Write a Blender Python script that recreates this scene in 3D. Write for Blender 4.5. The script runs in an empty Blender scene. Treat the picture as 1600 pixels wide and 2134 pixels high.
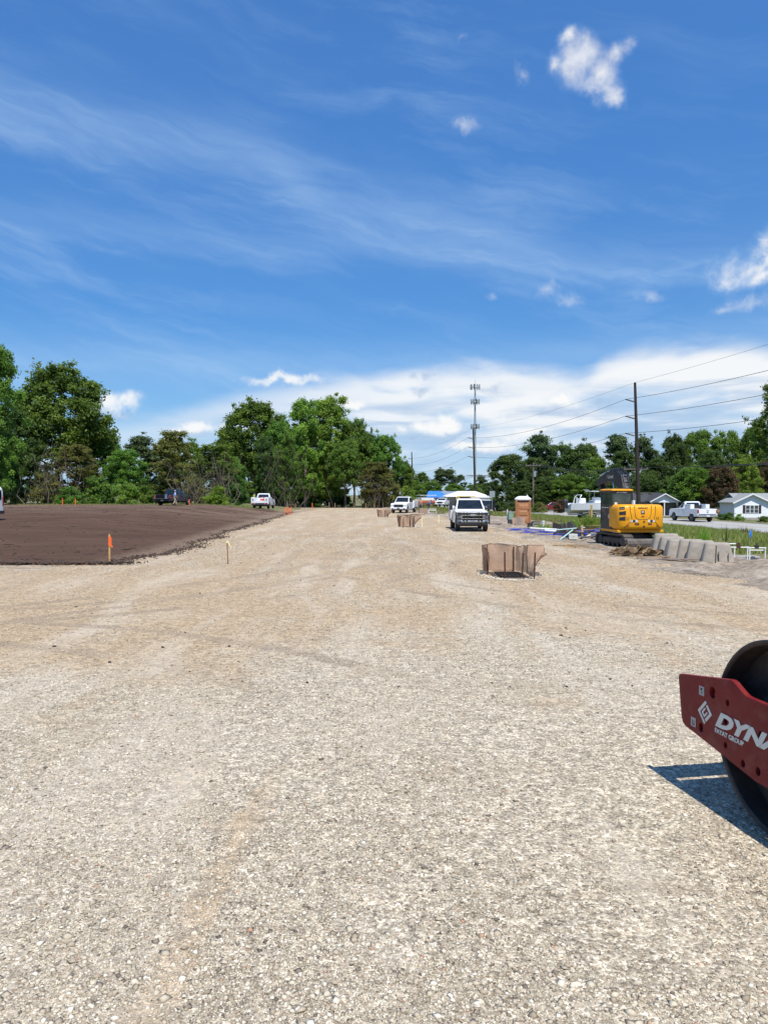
import bpy, bmesh, math, random
import numpy as np
from mathutils import Vector, Matrix, Euler
R = math.radians
sc = bpy.context.scene
col = sc.collection

# ------------------------------------------------------------------ camera
CAM_H = 2.27
cd = bpy.data.cameras.new('camera')
cam = bpy.data.objects.new('camera', cd)
col.objects.link(cam)
cam.location = (0, 0, CAM_H)
cam.rotation_euler = (R(90) - math.atan(36 / 1600), 0, 0)
cd.sensor_fit = 'VERTICAL'
cd.sensor_height = 36
cd.lens = 36 * 1600 / 2134
cd.clip_start = 0.1
cd.clip_end = 6000
sc.camera = cam

# ------------------------------------------------------------------ sun, exposure
SUN_AZ, SUN_EL = R(166), R(63)          # azimuth clockwise from +Y
sd = bpy.data.lights.new('sun', 'SUN')
sd.energy = 3.9
sd.angle = R(0.53)
sd.color = (1.0, 0.955, 0.88)
sun = bpy.data.objects.new('sun', sd)
col.objects.link(sun)
sdir = Vector((math.sin(SUN_AZ) * math.cos(SUN_EL), math.cos(SUN_AZ) * math.cos(SUN_EL), math.sin(SUN_EL)))
sun.rotation_euler = sdir.to_track_quat('Z', 'Y').to_euler()
sun.location = sdir * 60
vs = sc.view_settings
vs.view_transform = 'Standard'
vs.look = 'None'
EXPO = 0.5
vs.exposure = EXPO
vs.gamma = 1.0
vs.use_curve_mapping = False
sc.render.engine = 'CYCLES'
sc.cycles.use_denoising = True
sc.cycles.max_bounces = 6
sc.cycles.transparent_max_bounces = 8
sc.cycles.caustics_reflective = False
sc.cycles.caustics_refractive = False


# ------------------------------------------------------------------ node helper
class NT:
    def __init__(self, tree):
        self.t = tree
        self.n = tree.nodes
        self.l = tree.links

    def new(self, kind, **kw):
        nd = self.n.new(kind)
        for k, v in kw.items():
            setattr(nd, k, v)
        return nd

    def put(self, sock, v):
        if isinstance(v, bpy.types.NodeSocket):
            self.l.new(v, sock)
        elif v is not None:
            if hasattr(sock.default_value, '__len__') and not hasattr(v, '__len__'):
                sock.default_value = [v] * len(sock.default_value)
            else:
                if hasattr(sock.default_value, '__len__') and len(sock.default_value) == 4 and len(v) == 3:
                    v = (*v, 1)
                sock.default_value = v

    def m(self, op, a, b=None, c=None, clamp=False):
        nd = self.new('ShaderNodeMath', operation=op, use_clamp=clamp)
        self.put(nd.inputs[0], a)
        if b is not None: self.put(nd.inputs[1], b)
        if c is not None: self.put(nd.inputs[2], c)
        return nd.outputs[0]

    def vm(self, op, a, b=None, c=None):
        nd = self.new('ShaderNodeVectorMath', operation=op)
        self.put(nd.inputs[0], a)
        if b is not None: self.put(nd.inputs[1], b)
        if c is not None: self.put(nd.inputs[2], c)
        return nd.outputs['Value'] if op in ('LENGTH', 'DISTANCE', 'DOT_PRODUCT') else nd.outputs[0]

    def ss(self, x, lo, hi, to0=0.0, to1=1.0):
        nd = self.new('ShaderNodeMapRange', interpolation_type='SMOOTHSTEP')
        self.put(nd.inputs[0], x); self.put(nd.inputs[1], lo); self.put(nd.inputs[2], hi)
        self.put(nd.inputs[3], to0); self.put(nd.inputs[4], to1)
        return nd.outputs[0]

    def mix(self, f, a, b, blend='MIX'):
        nd = self.new('ShaderNodeMix', data_type='RGBA', blend_type=blend)
        self.put(nd.inputs[0], f); self.put(nd.inputs[6], a); self.put(nd.inputs[7], b)
        return nd.outputs[2]

    def noise(self, vec, scale, detail=4, rough=0.55, dist=0.0, out=0):
        nd = self.new('ShaderNodeTexNoise')
        if vec is not None: self.l.new(vec, nd.inputs['Vector'])
        nd.inputs['Scale'].default_value = scale
        nd.inputs['Detail'].default_value = detail
        nd.inputs['Roughness'].default_value = rough
        nd.inputs['Distortion'].default_value = dist
        return nd.outputs[out]

    def voro(self, vec, scale, feature='F1', out='Distance', rnd=1.0):
        nd = self.new('ShaderNodeTexVoronoi', feature=feature)
        if vec is not None: self.l.new(vec, nd.inputs['Vector'])
        nd.inputs['Scale'].default_value = scale
        nd.inputs['Randomness'].default_value = rnd
        return nd.outputs[out]

    def ramp(self, x, stops):
        nd = self.new('ShaderNodeValToRGB')
        self.put(nd.inputs[0], x)
        cr = nd.color_ramp
        while len(cr.elements) < len(stops):
            cr.elements.new(0.5)
        for e, (p, c) in zip(cr.elements, stops):
            e.position = p
            e.color = (*c, 1) if len(c) == 3 else c
        return nd.outputs[0]

    def comb(self, x, y, z=0.0):
        nd = self.new('ShaderNodeCombineXYZ')
        self.put(nd.inputs[0], x); self.put(nd.inputs[1], y); self.put(nd.inputs[2], z)
        return nd.outputs[0]

    def curve(self, x, pts):
        nd = self.new('ShaderNodeFloatCurve')
        self.put(nd.inputs['Value'], x)
        c = nd.mapping.curves[0]
        nd.mapping.extend = 'HORIZONTAL'
        while len(c.points) < len(pts):
            c.points.new(0.5, 0.5)
        for p, (a, b) in zip(c.points, sorted(pts)):
            p.location = (a, b)
        nd.mapping.update()
        return nd.outputs[0]


# ------------------------------------------------------------------ world: sky, cirrus, cloud bank, cumulus
def ae(px, py):
    """direction of a point of the sky as azimuth, elevation"""
    p = math.atan(36 / 1600)
    x, y, z = (px - 800) / 1600, math.cos(p) + math.sin(p) * (1067 - py) / 1600, -math.sin(p) + math.cos(p) * (1067 - py) / 1600
    return math.atan2(x, y), math.atan2(z, math.hypot(x, y))


world = bpy.data.worlds.new('World')
sc.world = world
world.use_nodes = True
w = NT(world.node_tree)
w.n.clear()
sky = w.new('ShaderNodeTexSky', sky_type='NISHITA')
sky.sun_disc = False
sky.sun_elevation = SUN_EL
sky.sun_rotation = SUN_AZ
sky.altitude = 0
sky.air_density = 1.0
sky.dust_density = 0.15
sky.ozone_density = 1.6
tc = w.new('ShaderNodeTexCoord').outputs['Generated']
sp = w.new('ShaderNodeSeparateXYZ')
w.l.new(tc, sp.inputs[0])
AZ = w.m('ARCTAN2', sp.outputs[0], sp.outputs[1])
EL = w.m('ARCSINE', sp.outputs[2])
AE = w.comb(AZ, EL)
SKYS = 0.145
SC = SKYS * 2 ** EXPO
base = w.mix(1.0, sky.outputs[0], (SC * 0.32, SC * 0.585, SC * 0.91), 'MULTIPLY')
flat_ = w.ss(EL, 0.0, 0.62, 0.60, 1.0)
base = w.mix(1.0, base, w.comb(flat_, w.m('MULTIPLY', flat_, 1.05), flat_), 'MULTIPLY')
# gentle lift of the low sky, hazy white
warp = w.noise(tc, 3.0, 5, 0.6, 0.0, 1)
warp_v = w.vm('MULTIPLY_ADD', warp, (0.10, 0.10, 0.0), (-0.05, -0.05, 0.0))
AEw = w.vm('ADD', AE, warp_v)
# cirrus: streaks running down to the right
rot = w.new('ShaderNodeVectorRotate', rotation_type='Z_AXIS')
w.l.new(AEw, rot.inputs['Vector'])
rot.inputs['Angle'].default_value = 0.22
st = w.vm('MULTIPLY', rot.outputs[0], (2.3, 13.0, 1.0))
streak = w.noise(st, 1.6, 7, 0.58, 0.35)
st2 = w.vm('MULTIPLY', rot.outputs[0], (6.0, 40.0, 1.0))
fine = w.noise(st2, 1.5, 6, 0.6, 0.6)
big = w.noise(AE, 3.1, 3, 0.5)
sm = w.ss(w.m('ADD', w.m('MULTIPLY', streak, 0.75), w.m('MULTIPLY', fine, 0.25)), 0.44, 0.74)
bigm = w.ss(big, 0.36, 0.66)
cirrus = w.m('MULTIPLY', w.m('MULTIPLY', sm, w.m('ADD', 0.3, bigm)), 0.36)
azn = w.m('MULTIPLY_ADD', AZ, 1 / 0.94, 0.5)


def band(pts, width, amp, tear):
    c = w.curve(azn, [(ae(x, y)[0] / 0.94 + 0.5, ae(x, y)[1]) for x, y in pts])
    d = w.m('DIVIDE', w.m('SUBTRACT', w.m('ADD', EL, w.m('MULTIPLY_ADD', streak, tear, -tear / 2)), c), width)
    g = w.m('EXPONENT', w.m('MULTIPLY', w.m('MULTIPLY', d, d), -1.0))
    tex = w.m('MULTIPLY_ADD', fine, 0.9, 0.15)
    return w.m('MULTIPLY', w.m('MULTIPLY', g, tex), amp)


b1 = band([(0, 215), (150, 265), (400, 315), (560, 350), (700, 430), (870, 468), (1050, 500), (1250, 560)], 0.034, 0.60, 0.12)
b1 = w.m('MULTIPLY', b1, w.ss(AZ, 0.08, 0.30, 1.0, 0.25))
b2 = band([(0, 455), (200, 480), (420, 505), (800, 530), (1600, 590)], 0.022, 0.34, 0.09)
b3 = band([(0, 760), (300, 760), (620, 775), (800, 770), (1600, 700)], 0.026, 0.5, 0.06)
cir = w.m('ADD', w.m('ADD', cirrus, b1), w.m('ADD', b2, b3), clamp=True)
skyc = w.mix(w.m('MULTIPLY', cir, 0.72), base, (0.46, 0.66, 0.92))
# low haze, whitish blue towards the horizon
hz = w.ss(EL, 0.0, 0.24, 0.45, 0.0)
skyc = w.mix(hz, skyc, (0.44, 0.64, 0.92))
# the layered cloud bank, low on the right
top = w.curve(azn, [(ae(x, y)[0] / 0.94 + 0.5, ae(x, y)[1]) for x, y in
                    [(-100, 900), (250, 860), (420, 830), (520, 795), (640, 778), (780, 762), (1000, 748), (1140, 754), (1215, 766), (1265, 735), (1390, 706), (1530, 696), (1610, 712)]])
bn = w.noise(w.vm('MULTIPLY', AEw, (4.0, 16.0, 1.0)), 2.0, 6, 0.52, 0.2)
bn2 = w.noise(w.vm('MULTIPLY', AE, (3.6, 14.0, 1.0)), 2.2, 5, 0.5, 0.3)
bh = w.m('SUBTRACT', w.m('MULTIPLY_ADD', bn, 0.035, top), w.m('ADD', EL, 0.0175))
bmask = w.m('MULTIPLY', w.ss(bh, -0.003, 0.030), w.ss(AZ, -0.30, 0.10, 0.45, 1.0))
deep = w.ss(bh, 0.05, 0.17, 0.98, 0.62)
bmask = w.m('MULTIPLY', bmask, w.m('MULTIPLY', deep, w.ss(bn2, 0.30, 0.55, 0.75, 1.0)))
bcol = w.mix(w.ss(w.m('ADD', bn2, w.ss(bh, 0.02, 0.12, 0.16, -0.04)), 0.38, 0.62), (0.56, 0.71, 0.89), (0.93, 0.95, 0.97))
lay = w.ss(w.noise(w.vm('MULTIPLY', AE, (2.6, 26.0, 1.0)), 1.6, 5, 0.55, 0.4), 0.42, 0.62)
bcol = w.mix(w.m('MULTIPLY', lay, w.ss(bh, 0.015, 0.07, 0.0, 0.85)), bcol, (0.44, 0.59, 0.80))
skyc = w.mix(bmask, skyc, bcol)


# heaped clouds: ellipses pulled apart by turbulence
NZ1 = w.noise(tc, 26, 7, 0.62, 0.3)
NZ2 = w.noise(tc, 9, 4, 0.6, 0.4)
NV = w.noise(tc, 17, 4, 0.6, 0.0, 1)
AEp = w.vm('ADD', AE, w.vm('MULTIPLY_ADD', NV, (0.055, 0.045, 0.0), (-0.0275, -0.0225, 0.0)))


def puffs(lst, wob=1.0, soft=0.42, amp=1.0, white=(1.0, 0.995, 0.98), shade=(0.50, 0.64, 0.85), grow=1.0):
    global skyc
    off = w.m('MULTIPLY_ADD', NZ1, wob * 4.2, -wob * 2.1)
    dm = None
    for (x, y, rx, ry) in lst:
        a, e = ae(x, y)
        kx, ky = 1600 / rx / grow, 1600 / ry / grow
        d = w.vm('LENGTH', w.vm('MULTIPLY_ADD', AEp, (kx, ky, 0), (-a * kx, -e * ky, 0)))
        dm = d if dm is None else w.m('SMOOTH_MIN', dm, d, 0.35)
    dens = w.m('SUBTRACT', 1.05, w.m('ADD', dm, off))
    mask = w.m('MULTIPLY', w.ss(dens, 0.0, soft), amp)
    lit = w.ss(w.m('ADD', dens, w.m('MULTIPLY_ADD', NZ2, 1.6, -0.8)), 0.05, 0.85)
    skyc = w.mix(mask, skyc, w.mix(lit, shade, white))


# grey undersides and small dark scud first
puffs([(1160, 852, 95, 22), (1235, 838, 45, 14), (1000, 812, 45, 11), (890, 780, 22, 9), (845, 785, 16, 8), (870, 815, 22, 9),
       (260, 862, 62, 12), (905, 905, 90, 12), (1030, 945, 80, 14), (420, 905, 60, 10)],
      0.8, 1.2, 0.60, (0.38, 0.52, 0.74), (0.44, 0.58, 0.80), 1.15)
puffs([(1205, 122, 46, 42), (1245, 160, 48, 32), (1284, 116, 26, 22), (1165, 135, 28, 20), (1275, 192, 30, 20), (1185, 82, 18, 16)], 0.36, 1.5, 0.95, shade=(0.42, 0.62, 0.88), grow=1.30)
puffs([(1560, 560, 58, 36), (1600, 530, 40, 36), (1585, 582, 45, 20)], 0.46, 1.4, 0.92, shade=(0.42, 0.62, 0.88), grow=1.38)
puffs([(978, 255, 24, 14), (1150, 608, 34, 20), (1185, 622, 26, 13), (1020, 620, 18, 12), (1355, 620, 20, 12), (1565, 642, 56, 20), (1085, 158, 20, 14), (970, 78, 14, 8), (1510, 648, 30, 14)], 0.7, 1.8, 0.42, grow=1.3)
puffs([(262, 838, 46, 27), (230, 830, 28, 18), (420, 892, 44, 17), (465, 898, 30, 12), (930, 884, 52, 22), (835, 893, 22, 16), (1165, 832, 55, 20),
       (1030, 928, 70, 20), (880, 878, 30, 15), (960, 930, 60, 14), (1110, 905, 60, 14), (380, 900, 26, 12), (590, 788, 90, 12), (730, 840, 40, 14)],
      0.42, 0.95, 0.86, shade=(0.60, 0.73, 0.89), grow=1.25)
bg = w.new('ShaderNodeBackground')
w.l.new(w.vm('SCALE', skyc), bg.inputs[0])
bg.inputs[0].links[0].from_node.inputs['Scale'].default_value = 1 / SC
bg.inputs[1].default_value = SKYS
wo = w.new('ShaderNodeOutputWorld')
w.l.new(bg.outputs[0], wo.inputs[0])
world.cycles.sampling_method = 'MANUAL'
world.cycles.sample_map_resolution = 256


# ------------------------------------------------------------------ mesh helpers
class MB:
    def __init__(self):
        self.v, self.f = [], []

    def add(self, vs, fs):
        o = len(self.v)
        self.v += [tuple(p) for p in vs]
        self.f += [tuple(i + o for i in f) for f in fs]
        return self

    def box(self, x0, x1, y0, y1, z0, z1):
        return self.add([(x0, y0, z0), (x1, y0, z0), (x1, y1, z0), (x0, y1, z0), (x0, y0, z1), (x1, y0, z1), (x1, y1, z1), (x0, y1, z1)],
                        [(0, 3, 2, 1), (4, 5, 6, 7), (0, 1, 5, 4), (1, 2, 6, 5), (2, 3, 7, 6), (3, 0, 4, 7)])

    def obox(self, c, size, rot=(0, 0, 0)):
        m = Matrix.Translation(c) @ Euler(rot).to_matrix().to_4x4()
        x, y, z = size[0] / 2, size[1] / 2, size[2] / 2
        vs = [m @ Vector(p) for p in [(-x, -y, -z), (x, -y, -z), (x, y, -z), (-x, y, -z), (-x, -y, z), (x, -y, z), (x, y, z), (-x, y, z)]]
        return self.add(vs, [(0, 3, 2, 1), (4, 5, 6, 7), (0, 1, 5, 4), (1, 2, 6, 5), (2, 3, 7, 6), (3, 0, 4, 7)])

    def prism(self, poly, axis, a, b):
        """poly: list of 2D points; extruded along axis from a to b"""
        def pt(u, v, t):
            return {'x': (t, u, v), 'y': (u, t, v), 'z': (u, v, t)}[axis]
        n = len(poly)
        vs = [pt(u, v, a) for u, v in poly] + [pt(u, v, b) for u, v in poly]
        fs = [tuple(range(n)), tuple(range(2 * n - 1, n - 1, -1))]
        fs += [(i, i + n, (i + 1) % n + n, (i + 1) % n) for i in range(n)]
        return self.add(vs, fs)

    def loft(self, rings, caps=True, closed=True):
        n = len(rings[0])
        vs = [p for r in rings for p in r]
        fs = []
        for k in range(len(rings) - 1):
            for i in range(n if closed else n - 1):
                j = (i + 1) % n
                fs.append((k * n + i, k * n + j, (k + 1) * n + j, (k + 1) * n + i))
        if caps:
            fs.append(tuple(range(n - 1, -1, -1)))
            fs.append(tuple(range((len(rings) - 1) * n, len(rings) * n)))
        return self.add(vs, fs)

    def tube(self, pts, rad, n=8, caps=True):
        pts = [Vector(p) for p in pts]
        rs = rad if isinstance(rad, (list, tuple)) else [rad] * len(pts)
        rings = []
        prev = None
        for i, p in enumerate(pts):
            t = (pts[min(i + 1, len(pts) - 1)] - pts[max(i - 1, 0)]).normalized()
            if prev is None:
                a = t.cross(Vector((0, 0, 1)))
                if a.length < 1e-3: a = t.cross(Vector((1, 0, 0)))
            else:
                a = prev - t * prev.dot(t)
            a.normalize()
            prev = a
            b = t.cross(a)
            rings.append([p + (a * math.cos(2 * math.pi * k / n) + b * math.sin(2 * math.pi * k / n)) * rs[i] for k in range(n)])
        return self.loft(rings, caps)

    def cyl(self, p0, p1, r, n=16, r1=None, caps=True):
        return self.tube([p0, p1], [r, r if r1 is None else r1], n, caps)

    def lathe(self, prof, axis_o, axis_d, n=24):
        """prof: list of (radius, along)"""
        d = Vector(axis_d).normalized()
        a = d.cross(Vector((0, 0, 1)))
        if a.length < 1e-3: a = Vector((1, 0, 0))
        a.normalize()
        b = d.cross(a)
        o = Vector(axis_o)
        rings = [[o + d * t + (a * math.cos(2 * math.pi * k / n) + b * math.sin(2 * math.pi * k / n)) * r for k in range(n)] for r, t in prof]
        return self.loft(rings, True)

    def quad(self, a, b, c, d):
        return self.add([a, b, c, d], [(0, 1, 2, 3)])

    def build(self, name, mat, parent=None, smooth=False, bevel=0, seg=2, loc=None, rot=None):
        me = bpy.data.meshes.new(name)
        me.from_pydata(self.v, [], self.f)
        bm = bmesh.new()
        bm.from_mesh(me)
        bmesh.ops.recalc_face_normals(bm, faces=bm.faces)
        bm.to_mesh(me)
        bm.free()
        return link(name, me, mat, parent, smooth, bevel, seg, loc, rot)


def link(name, me, mat, parent=None, smooth=False, bevel=0, seg=2, loc=None, rot=None):
    if mat is not None:
        me.materials.append(mat)
    if smooth:
        me.polygons.foreach_set('use_smooth', [True] * len(me.polygons))
        me.set_sharp_from_angle(angle=R(38))
    o = bpy.data.objects.new(name, me)
    col.objects.link(o)
    if parent: o.parent = parent
    if loc: o.location = loc
    if rot: o.rotation_euler = rot
    if bevel:
        md = o.modifiers.new('bevel', 'BEVEL')
        md.width = bevel
        md.segments = seg
        md.limit_method = 'ANGLE'
        md.angle_limit = R(40)
    return o


def mesh_np(name, V, F, attrs=None):
    """V (n,3), F (m,k) all the same k"""
    me = bpy.data.meshes.new(name)
    V = np.ascontiguousarray(V, dtype=np.float32)
    F = np.ascontiguousarray(F, dtype=np.int32)
    m, k = F.shape
    me.vertices.add(len(V))
    me.vertices.foreach_set('co', V.ravel())
    me.loops.add(m * k)
    me.loops.foreach_set('vertex_index', F.ravel())
    me.polygons.add(m)
    me.polygons.foreach_set('loop_start', np.arange(0, m * k, k, dtype=np.int32))
    me.polygons.foreach_set('loop_total', np.full(m, k, dtype=np.int32))
    me.update(calc_edges=True)
    for nm, arr in (attrs or {}).items():
        a = me.attributes.new(nm, 'FLOAT', 'POINT')
        a.data.foreach_set('value', np.ascontiguousarray(arr, dtype=np.float32))
    return me


def tag(o, label=None, cat=None, group=None, kind=None):
    if label: o['label'] = label
    if cat:
        o['category'] = cat
        if not kind: o['kind'] = 'thing'
    if group: o['group'] = group
    if kind: o['kind'] = kind
    return o


def thing(name, label, cat, loc=(0, 0, 0), rz=0, group=None):
    o = bpy.data.objects.new(name, None)
    o.empty_display_size = 0.3
    col.objects.link(o)
    o.location = loc
    o.rotation_euler = (0, 0, rz)
    return tag(o, label, cat, group)


def copy_tree(o, parent=None):
    c = o.copy()
    col.objects.link(c)
    c.parent = parent
    for ch in o.children:
        copy_tree(ch, c)
    return c


def PX(px, Y):
    return (px - 800) / 1600 * Y


def HT(ytop, Y, z0):
    return CAM_H + (1031 - ytop) * Y / 1600 - z0


_fontcache = {}


def text_mesh(s, size, offset=0.0, extrude=0.002, shear=0.0, sx=1.0):
    cu = bpy.data.curves.new('txt', 'FONT')
    cu.body = s
    cu.size = size
    cu.offset = offset
    cu.extrude = extrude
    cu.shear = shear
    cu.resolution_u = 3
    o = bpy.data.objects.new('txt', cu)
    col.objects.link(o)
    dg = bpy.context.evaluated_depsgraph_get()
    me = bpy.data.meshes.new_from_object(o.evaluated_get(dg))
    bpy.data.objects.remove(o)
    bpy.data.curves.remove(cu)
    for v in me.vertices:
        v.co.x *= sx
    return me


# ------------------------------------------------------------------ materials
def mat(name, c, rough=0.6, metal=0.0, var=0.18, scale=5.0, bump=0.0, bscale=40.0, spec=0.5, dirt=None, coat=0.0):
    m = bpy.data.materials.new(name)
    m.use_nodes = True
    t = NT(m.node_tree)
    b = t.n['Principled BSDF']
    g = t.new('ShaderNodeTexCoord').outputs['Object']
    n1 = t.noise(g, scale, 5, 0.6)
    lo = tuple(x * (1 - var) for x in c)
    hi = tuple(min(1, x * (1 + var)) for x in c)
    cc = t.ramp(n1, [(0.3, lo), (0.7, hi)])
    if dirt:
        geo = t.new('ShaderNodeNewGeometry')
        sep = t.new('ShaderNodeSeparateXYZ')
        t.l.new(g, sep.inputs[0])
        nd = t.noise(g, scale * 2.3, 6, 0.65)
        k = t.m('MULTIPLY', t.ss(nd, 0.45, 0.75), dirt[1])
        cc = t.mix(k, cc, dirt[0])
    t.l.new(cc, b.inputs['Base Color'])
    b.inputs['Metallic'].default_value = metal
    b.inputs['Specular IOR Level'].default_value = spec
    b.inputs['Coat Weight'].default_value = coat
    n2 = t.noise(g, scale * 3, 4, 0.6)
    t.l.new(t.ss(n2, 0.2, 0.8, max(0.02, rough - 0.08), min(1, rough + 0.1)), b.inputs['Roughness'])
    if bump:
        bp = t.new('ShaderNodeBump')
        bp.inputs['Strength'].default_value = 1.0
        bp.inputs['Distance'].default_value = bump
        t.l.new(t.noise(g, bscale, 5, 0.65), bp.inputs['Height'])
        t.l.new(bp.outputs[0], b.inputs['Normal'])
    return m


def glass_mat(name, c=(0.012, 0.016, 0.02), rough=0.05):
    m = bpy.data.materials.new(name)
    m.use_nodes = True
    t = NT(m.node_tree)
    b = t.n['Principled BSDF']
    g = t.new('ShaderNodeTexCoord').outputs['Object']
    n = t.noise(g, 3, 3)
    t.l.new(t.ramp(n, [(0.3, tuple(x * 0.7 for x in c)), (0.7, tuple(x * 1.5 for x in c))]), b.inputs['Base Color'])
    b.inputs['Roughness'].default_value = rough
    b.inputs['Specular IOR Level'].default_value = 0.6
    return m


DUST = (0.42, 0.34, 0.25)
W_WHITE = mat('white_paint', (0.78, 0.79, 0.80), 0.28, 0, 0.03, 2, dirt=(DUST, 0.10), coat=0.3)
W_BLACK = mat('black_paint', (0.015, 0.016, 0.020), 0.25, 0, 0.2, 2, dirt=(DUST, 0.10), coat=0.4)
W_SILVER = mat('dark_blue_grey_paint', (0.035, 0.045, 0.07), 0.25, 0.3, 0.2, 2, coat=0.4)
W_RED = mat('dark_red_paint', (0.16, 0.02, 0.02), 0.3, 0, 0.2, 2)
M_GLASS = glass_mat('vehicle_glass')
M_GLASS2 = glass_mat('house_glass', (0.05, 0.06, 0.07), 0.08)
M_TYRE = mat('tyre_rubber', (0.022, 0.021, 0.020), 0.85, 0, 0.25, 9, dirt=(DUST, 0.25))
M_RIM = mat('rim_steel', (0.42, 0.42, 0.43), 0.4, 0.6, 0.1, 8, dirt=(DUST, 0.3))
M_DARK = mat('black_plastic', (0.018, 0.018, 0.019), 0.55, 0, 0.25, 6, dirt=(DUST, 0.12))
M_CHROME = mat('chrome', (0.6, 0.6, 0.61), 0.22, 0.9, 0.05, 4)
M_LAMP = mat('headlamp_lens', (0.55, 0.57, 0.60), 0.12, 0.2, 0.15, 12)
M_TAIL = mat('tail_lamp', (0.35, 0.012, 0.010), 0.2, 0, 0.2, 9)
M_UNDER = mat('underbody', (0.02, 0.019, 0.018), 0.9, 0, 0.3, 5)
M_YELLOWBAR = mat('yellow_bar', (0.72, 0.52, 0.06), 0.45, 0, 0.1, 5)
M_RUST = mat('rusty_rebar', (0.085, 0.032, 0.018), 0.85, 0.1, 0.4, 30, bump=0.002, bscale=120)
M_WOOD = mat('weathered_wood', (0.30, 0.20, 0.11), 0.8, 0, 0.35, 9, bump=0.002, bscale=60)
M_LATH = mat('stake_wood', (0.52, 0.32, 0.11), 0.75, 0, 0.25, 10)
M_ORANGE = mat('orange_tape', (0.95, 0.13, 0.02), 0.5, 0, 0.1, 20)
M_YTAPE = mat('yellow_tape', (0.85, 0.80, 0.35), 0.5, 0, 0.1, 20)
M_PVC = mat('pvc_white', (0.78, 0.79, 0.76), 0.35, 0, 0.06, 8, dirt=(DUST, 0.15))
M_BLUE = mat('blue_pipe', (0.035, 0.06, 0.42), 0.4, 0, 0.25, 6, dirt=(DUST, 0.12))
M_AQUA = mat('pale_aqua_pipe', (0.42, 0.66, 0.62), 0.4, 0, 0.1, 6)
M_CONC = mat('grey_concrete', (0.36, 0.34, 0.31), 0.85, 0, 0.2, 4, bump=0.003, bscale=50)
M_PALE = mat('pale_wall', (0.72, 0.72, 0.70), 0.7, 0, 0.06, 3)
M_ALU = mat('sign_back', (0.42, 0.45, 0.45), 0.45, 0.6, 0.1, 4)


# ------------------------------------------------------------------ terrain
def smooth(t):
    t = np.clip(t, 0, 1)
    return t * t * (3 - 2 * t)


def vnoise(x, y, seed=0):
    """cheap smooth value noise on arrays"""
    x = np.asarray(x, float); y = np.asarray(y, float)
    def h(i, j):
        n = (i.astype(np.int64) * 374761393 + j.astype(np.int64) * 668265263 + seed * 982451653) & 0x7fffffff
        n = ((n ^ (n >> 13)) * 1274126177) & 0x7fffffff
        return (n & 0xffff) / 65535.0
    xi, yi = np.floor(x), np.floor(y)
    fx, fy = smooth(x - xi), smooth(y - yi)
    a, b, c, d = h(xi, yi), h(xi + 1, yi), h(xi, yi + 1), h(xi + 1, yi + 1)
    return (a * (1 - fx) + b * fx) * (1 - fy) + (c * (1 - fx) + d * fx) * fy


def fbm(x, y, seed=0, o=4):
    s = 0; a = 0.5; t = 0
    for k in range(o):
        s = s + a * vnoise(np.asarray(x) * 2 ** k, np.asarray(y) * 2 ** k, seed + k * 17)
        t += a; a *= 0.5
    return s / t


ROADW = 4.2


def xroad(y):
    return 27.4 - 0.116 * (np.asarray(y, float) - 55) + ROADW


def xpad(y):
    return np.interp(y, [25, 29, 33, 45, 61, 82, 100, 125, 160], [-8.8, -8.4, -8.5, -9.2, -10.0, -11.0, -12.0, -14.2, -16])


def xright(y):
    return np.interp(y, [-40, 12, 20, 29, 37, 49, 61, 88, 134], [13, 12.2, 10.4, 9.3, 8.8, 8.6, 8.4, 6.0, 0.5])


def zpad(x, y):
    x = np.asarray(x, float); y = np.asarray(y, float)
    return 0.84 * smooth((xpad(y) - x) / 11.0) * smooth((y - 25) / 36.0) + 0.12 * smooth((xpad(y) - x) / 3.0) * smooth((y - 40) / 40.0)


def zt(x, y):
    x = np.asarray(x, float); y = np.asarray(y, float)
    s = x - xroad(y)
    z = -0.4 * smooth((s + 17) / 11.0)
    z = z - 0.9 * smooth((s - 5) / 20.0)
    zp = zpad(x, y)
    return z + zp


# base ground sheet, denser near the site
xs = np.unique(np.concatenate([np.linspace(-3000, -160, 14), np.arange(-160, 160, 4.0), np.linspace(160, 3000, 14)]))
ys = np.unique(np.concatenate([np.linspace(-400, -60, 8), np.arange(-60, 240, 4.0), np.linspace(240, 5000, 16)]))
gx, gy = np.meshgrid(xs, ys)
inlot = (gx > xpad(gy) - 20) & (gx < xright(gy) + 2) & (gy < 134)
gz = zt(gx, gy) - 0.06
nx, ny = len(xs), len(ys)
idx = np.arange(nx * ny).reshape(ny, nx)
F = np.stack([idx[:-1, :-1], idx[:-1, 1:], idx[1:, 1:], idx[1:, :-1]], -1).reshape(-1, 4)


def ground_material():
    m = bpy.data.materials.new('field_grass')
    m.use_nodes = True
    t = NT(m.node_tree)
    b = t.n['Principled BSDF']
    p = t.new('ShaderNodeNewGeometry').outputs['Position']
    n1 = t.noise(p, 0.12, 5, 0.6)
    n2 = t.noise(p, 1.7, 6, 0.65)
    n3 = t.noise(p, 14, 4, 0.6)
    green = t.mix(t.ss(n3, 0.3, 0.7), (0.055, 0.085, 0.018), (0.13, 0.15, 0.035))
    dry = t.mix(t.ss(n3, 0.3, 0.7), (0.22, 0.17, 0.08), (0.34, 0.28, 0.16))
    c = t.mix(t.ss(t.m('ADD', t.m('MULTIPLY', n1, 0.6), t.m('MULTIPLY', n2, 0.4)), 0.42, 0.62), green, dry)
    t.l.new(c, b.inputs['Base Color'])
    b.inputs['Roughness'].default_value = 0.95
    bp = t.new('ShaderNodeBump')
    bp.inputs['Distance'].default_value = 0.08
    t.l.new(n3, bp.inputs['Height'])
    t.l.new(bp.outputs[0], b.inputs['Normal'])
    return m


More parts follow.
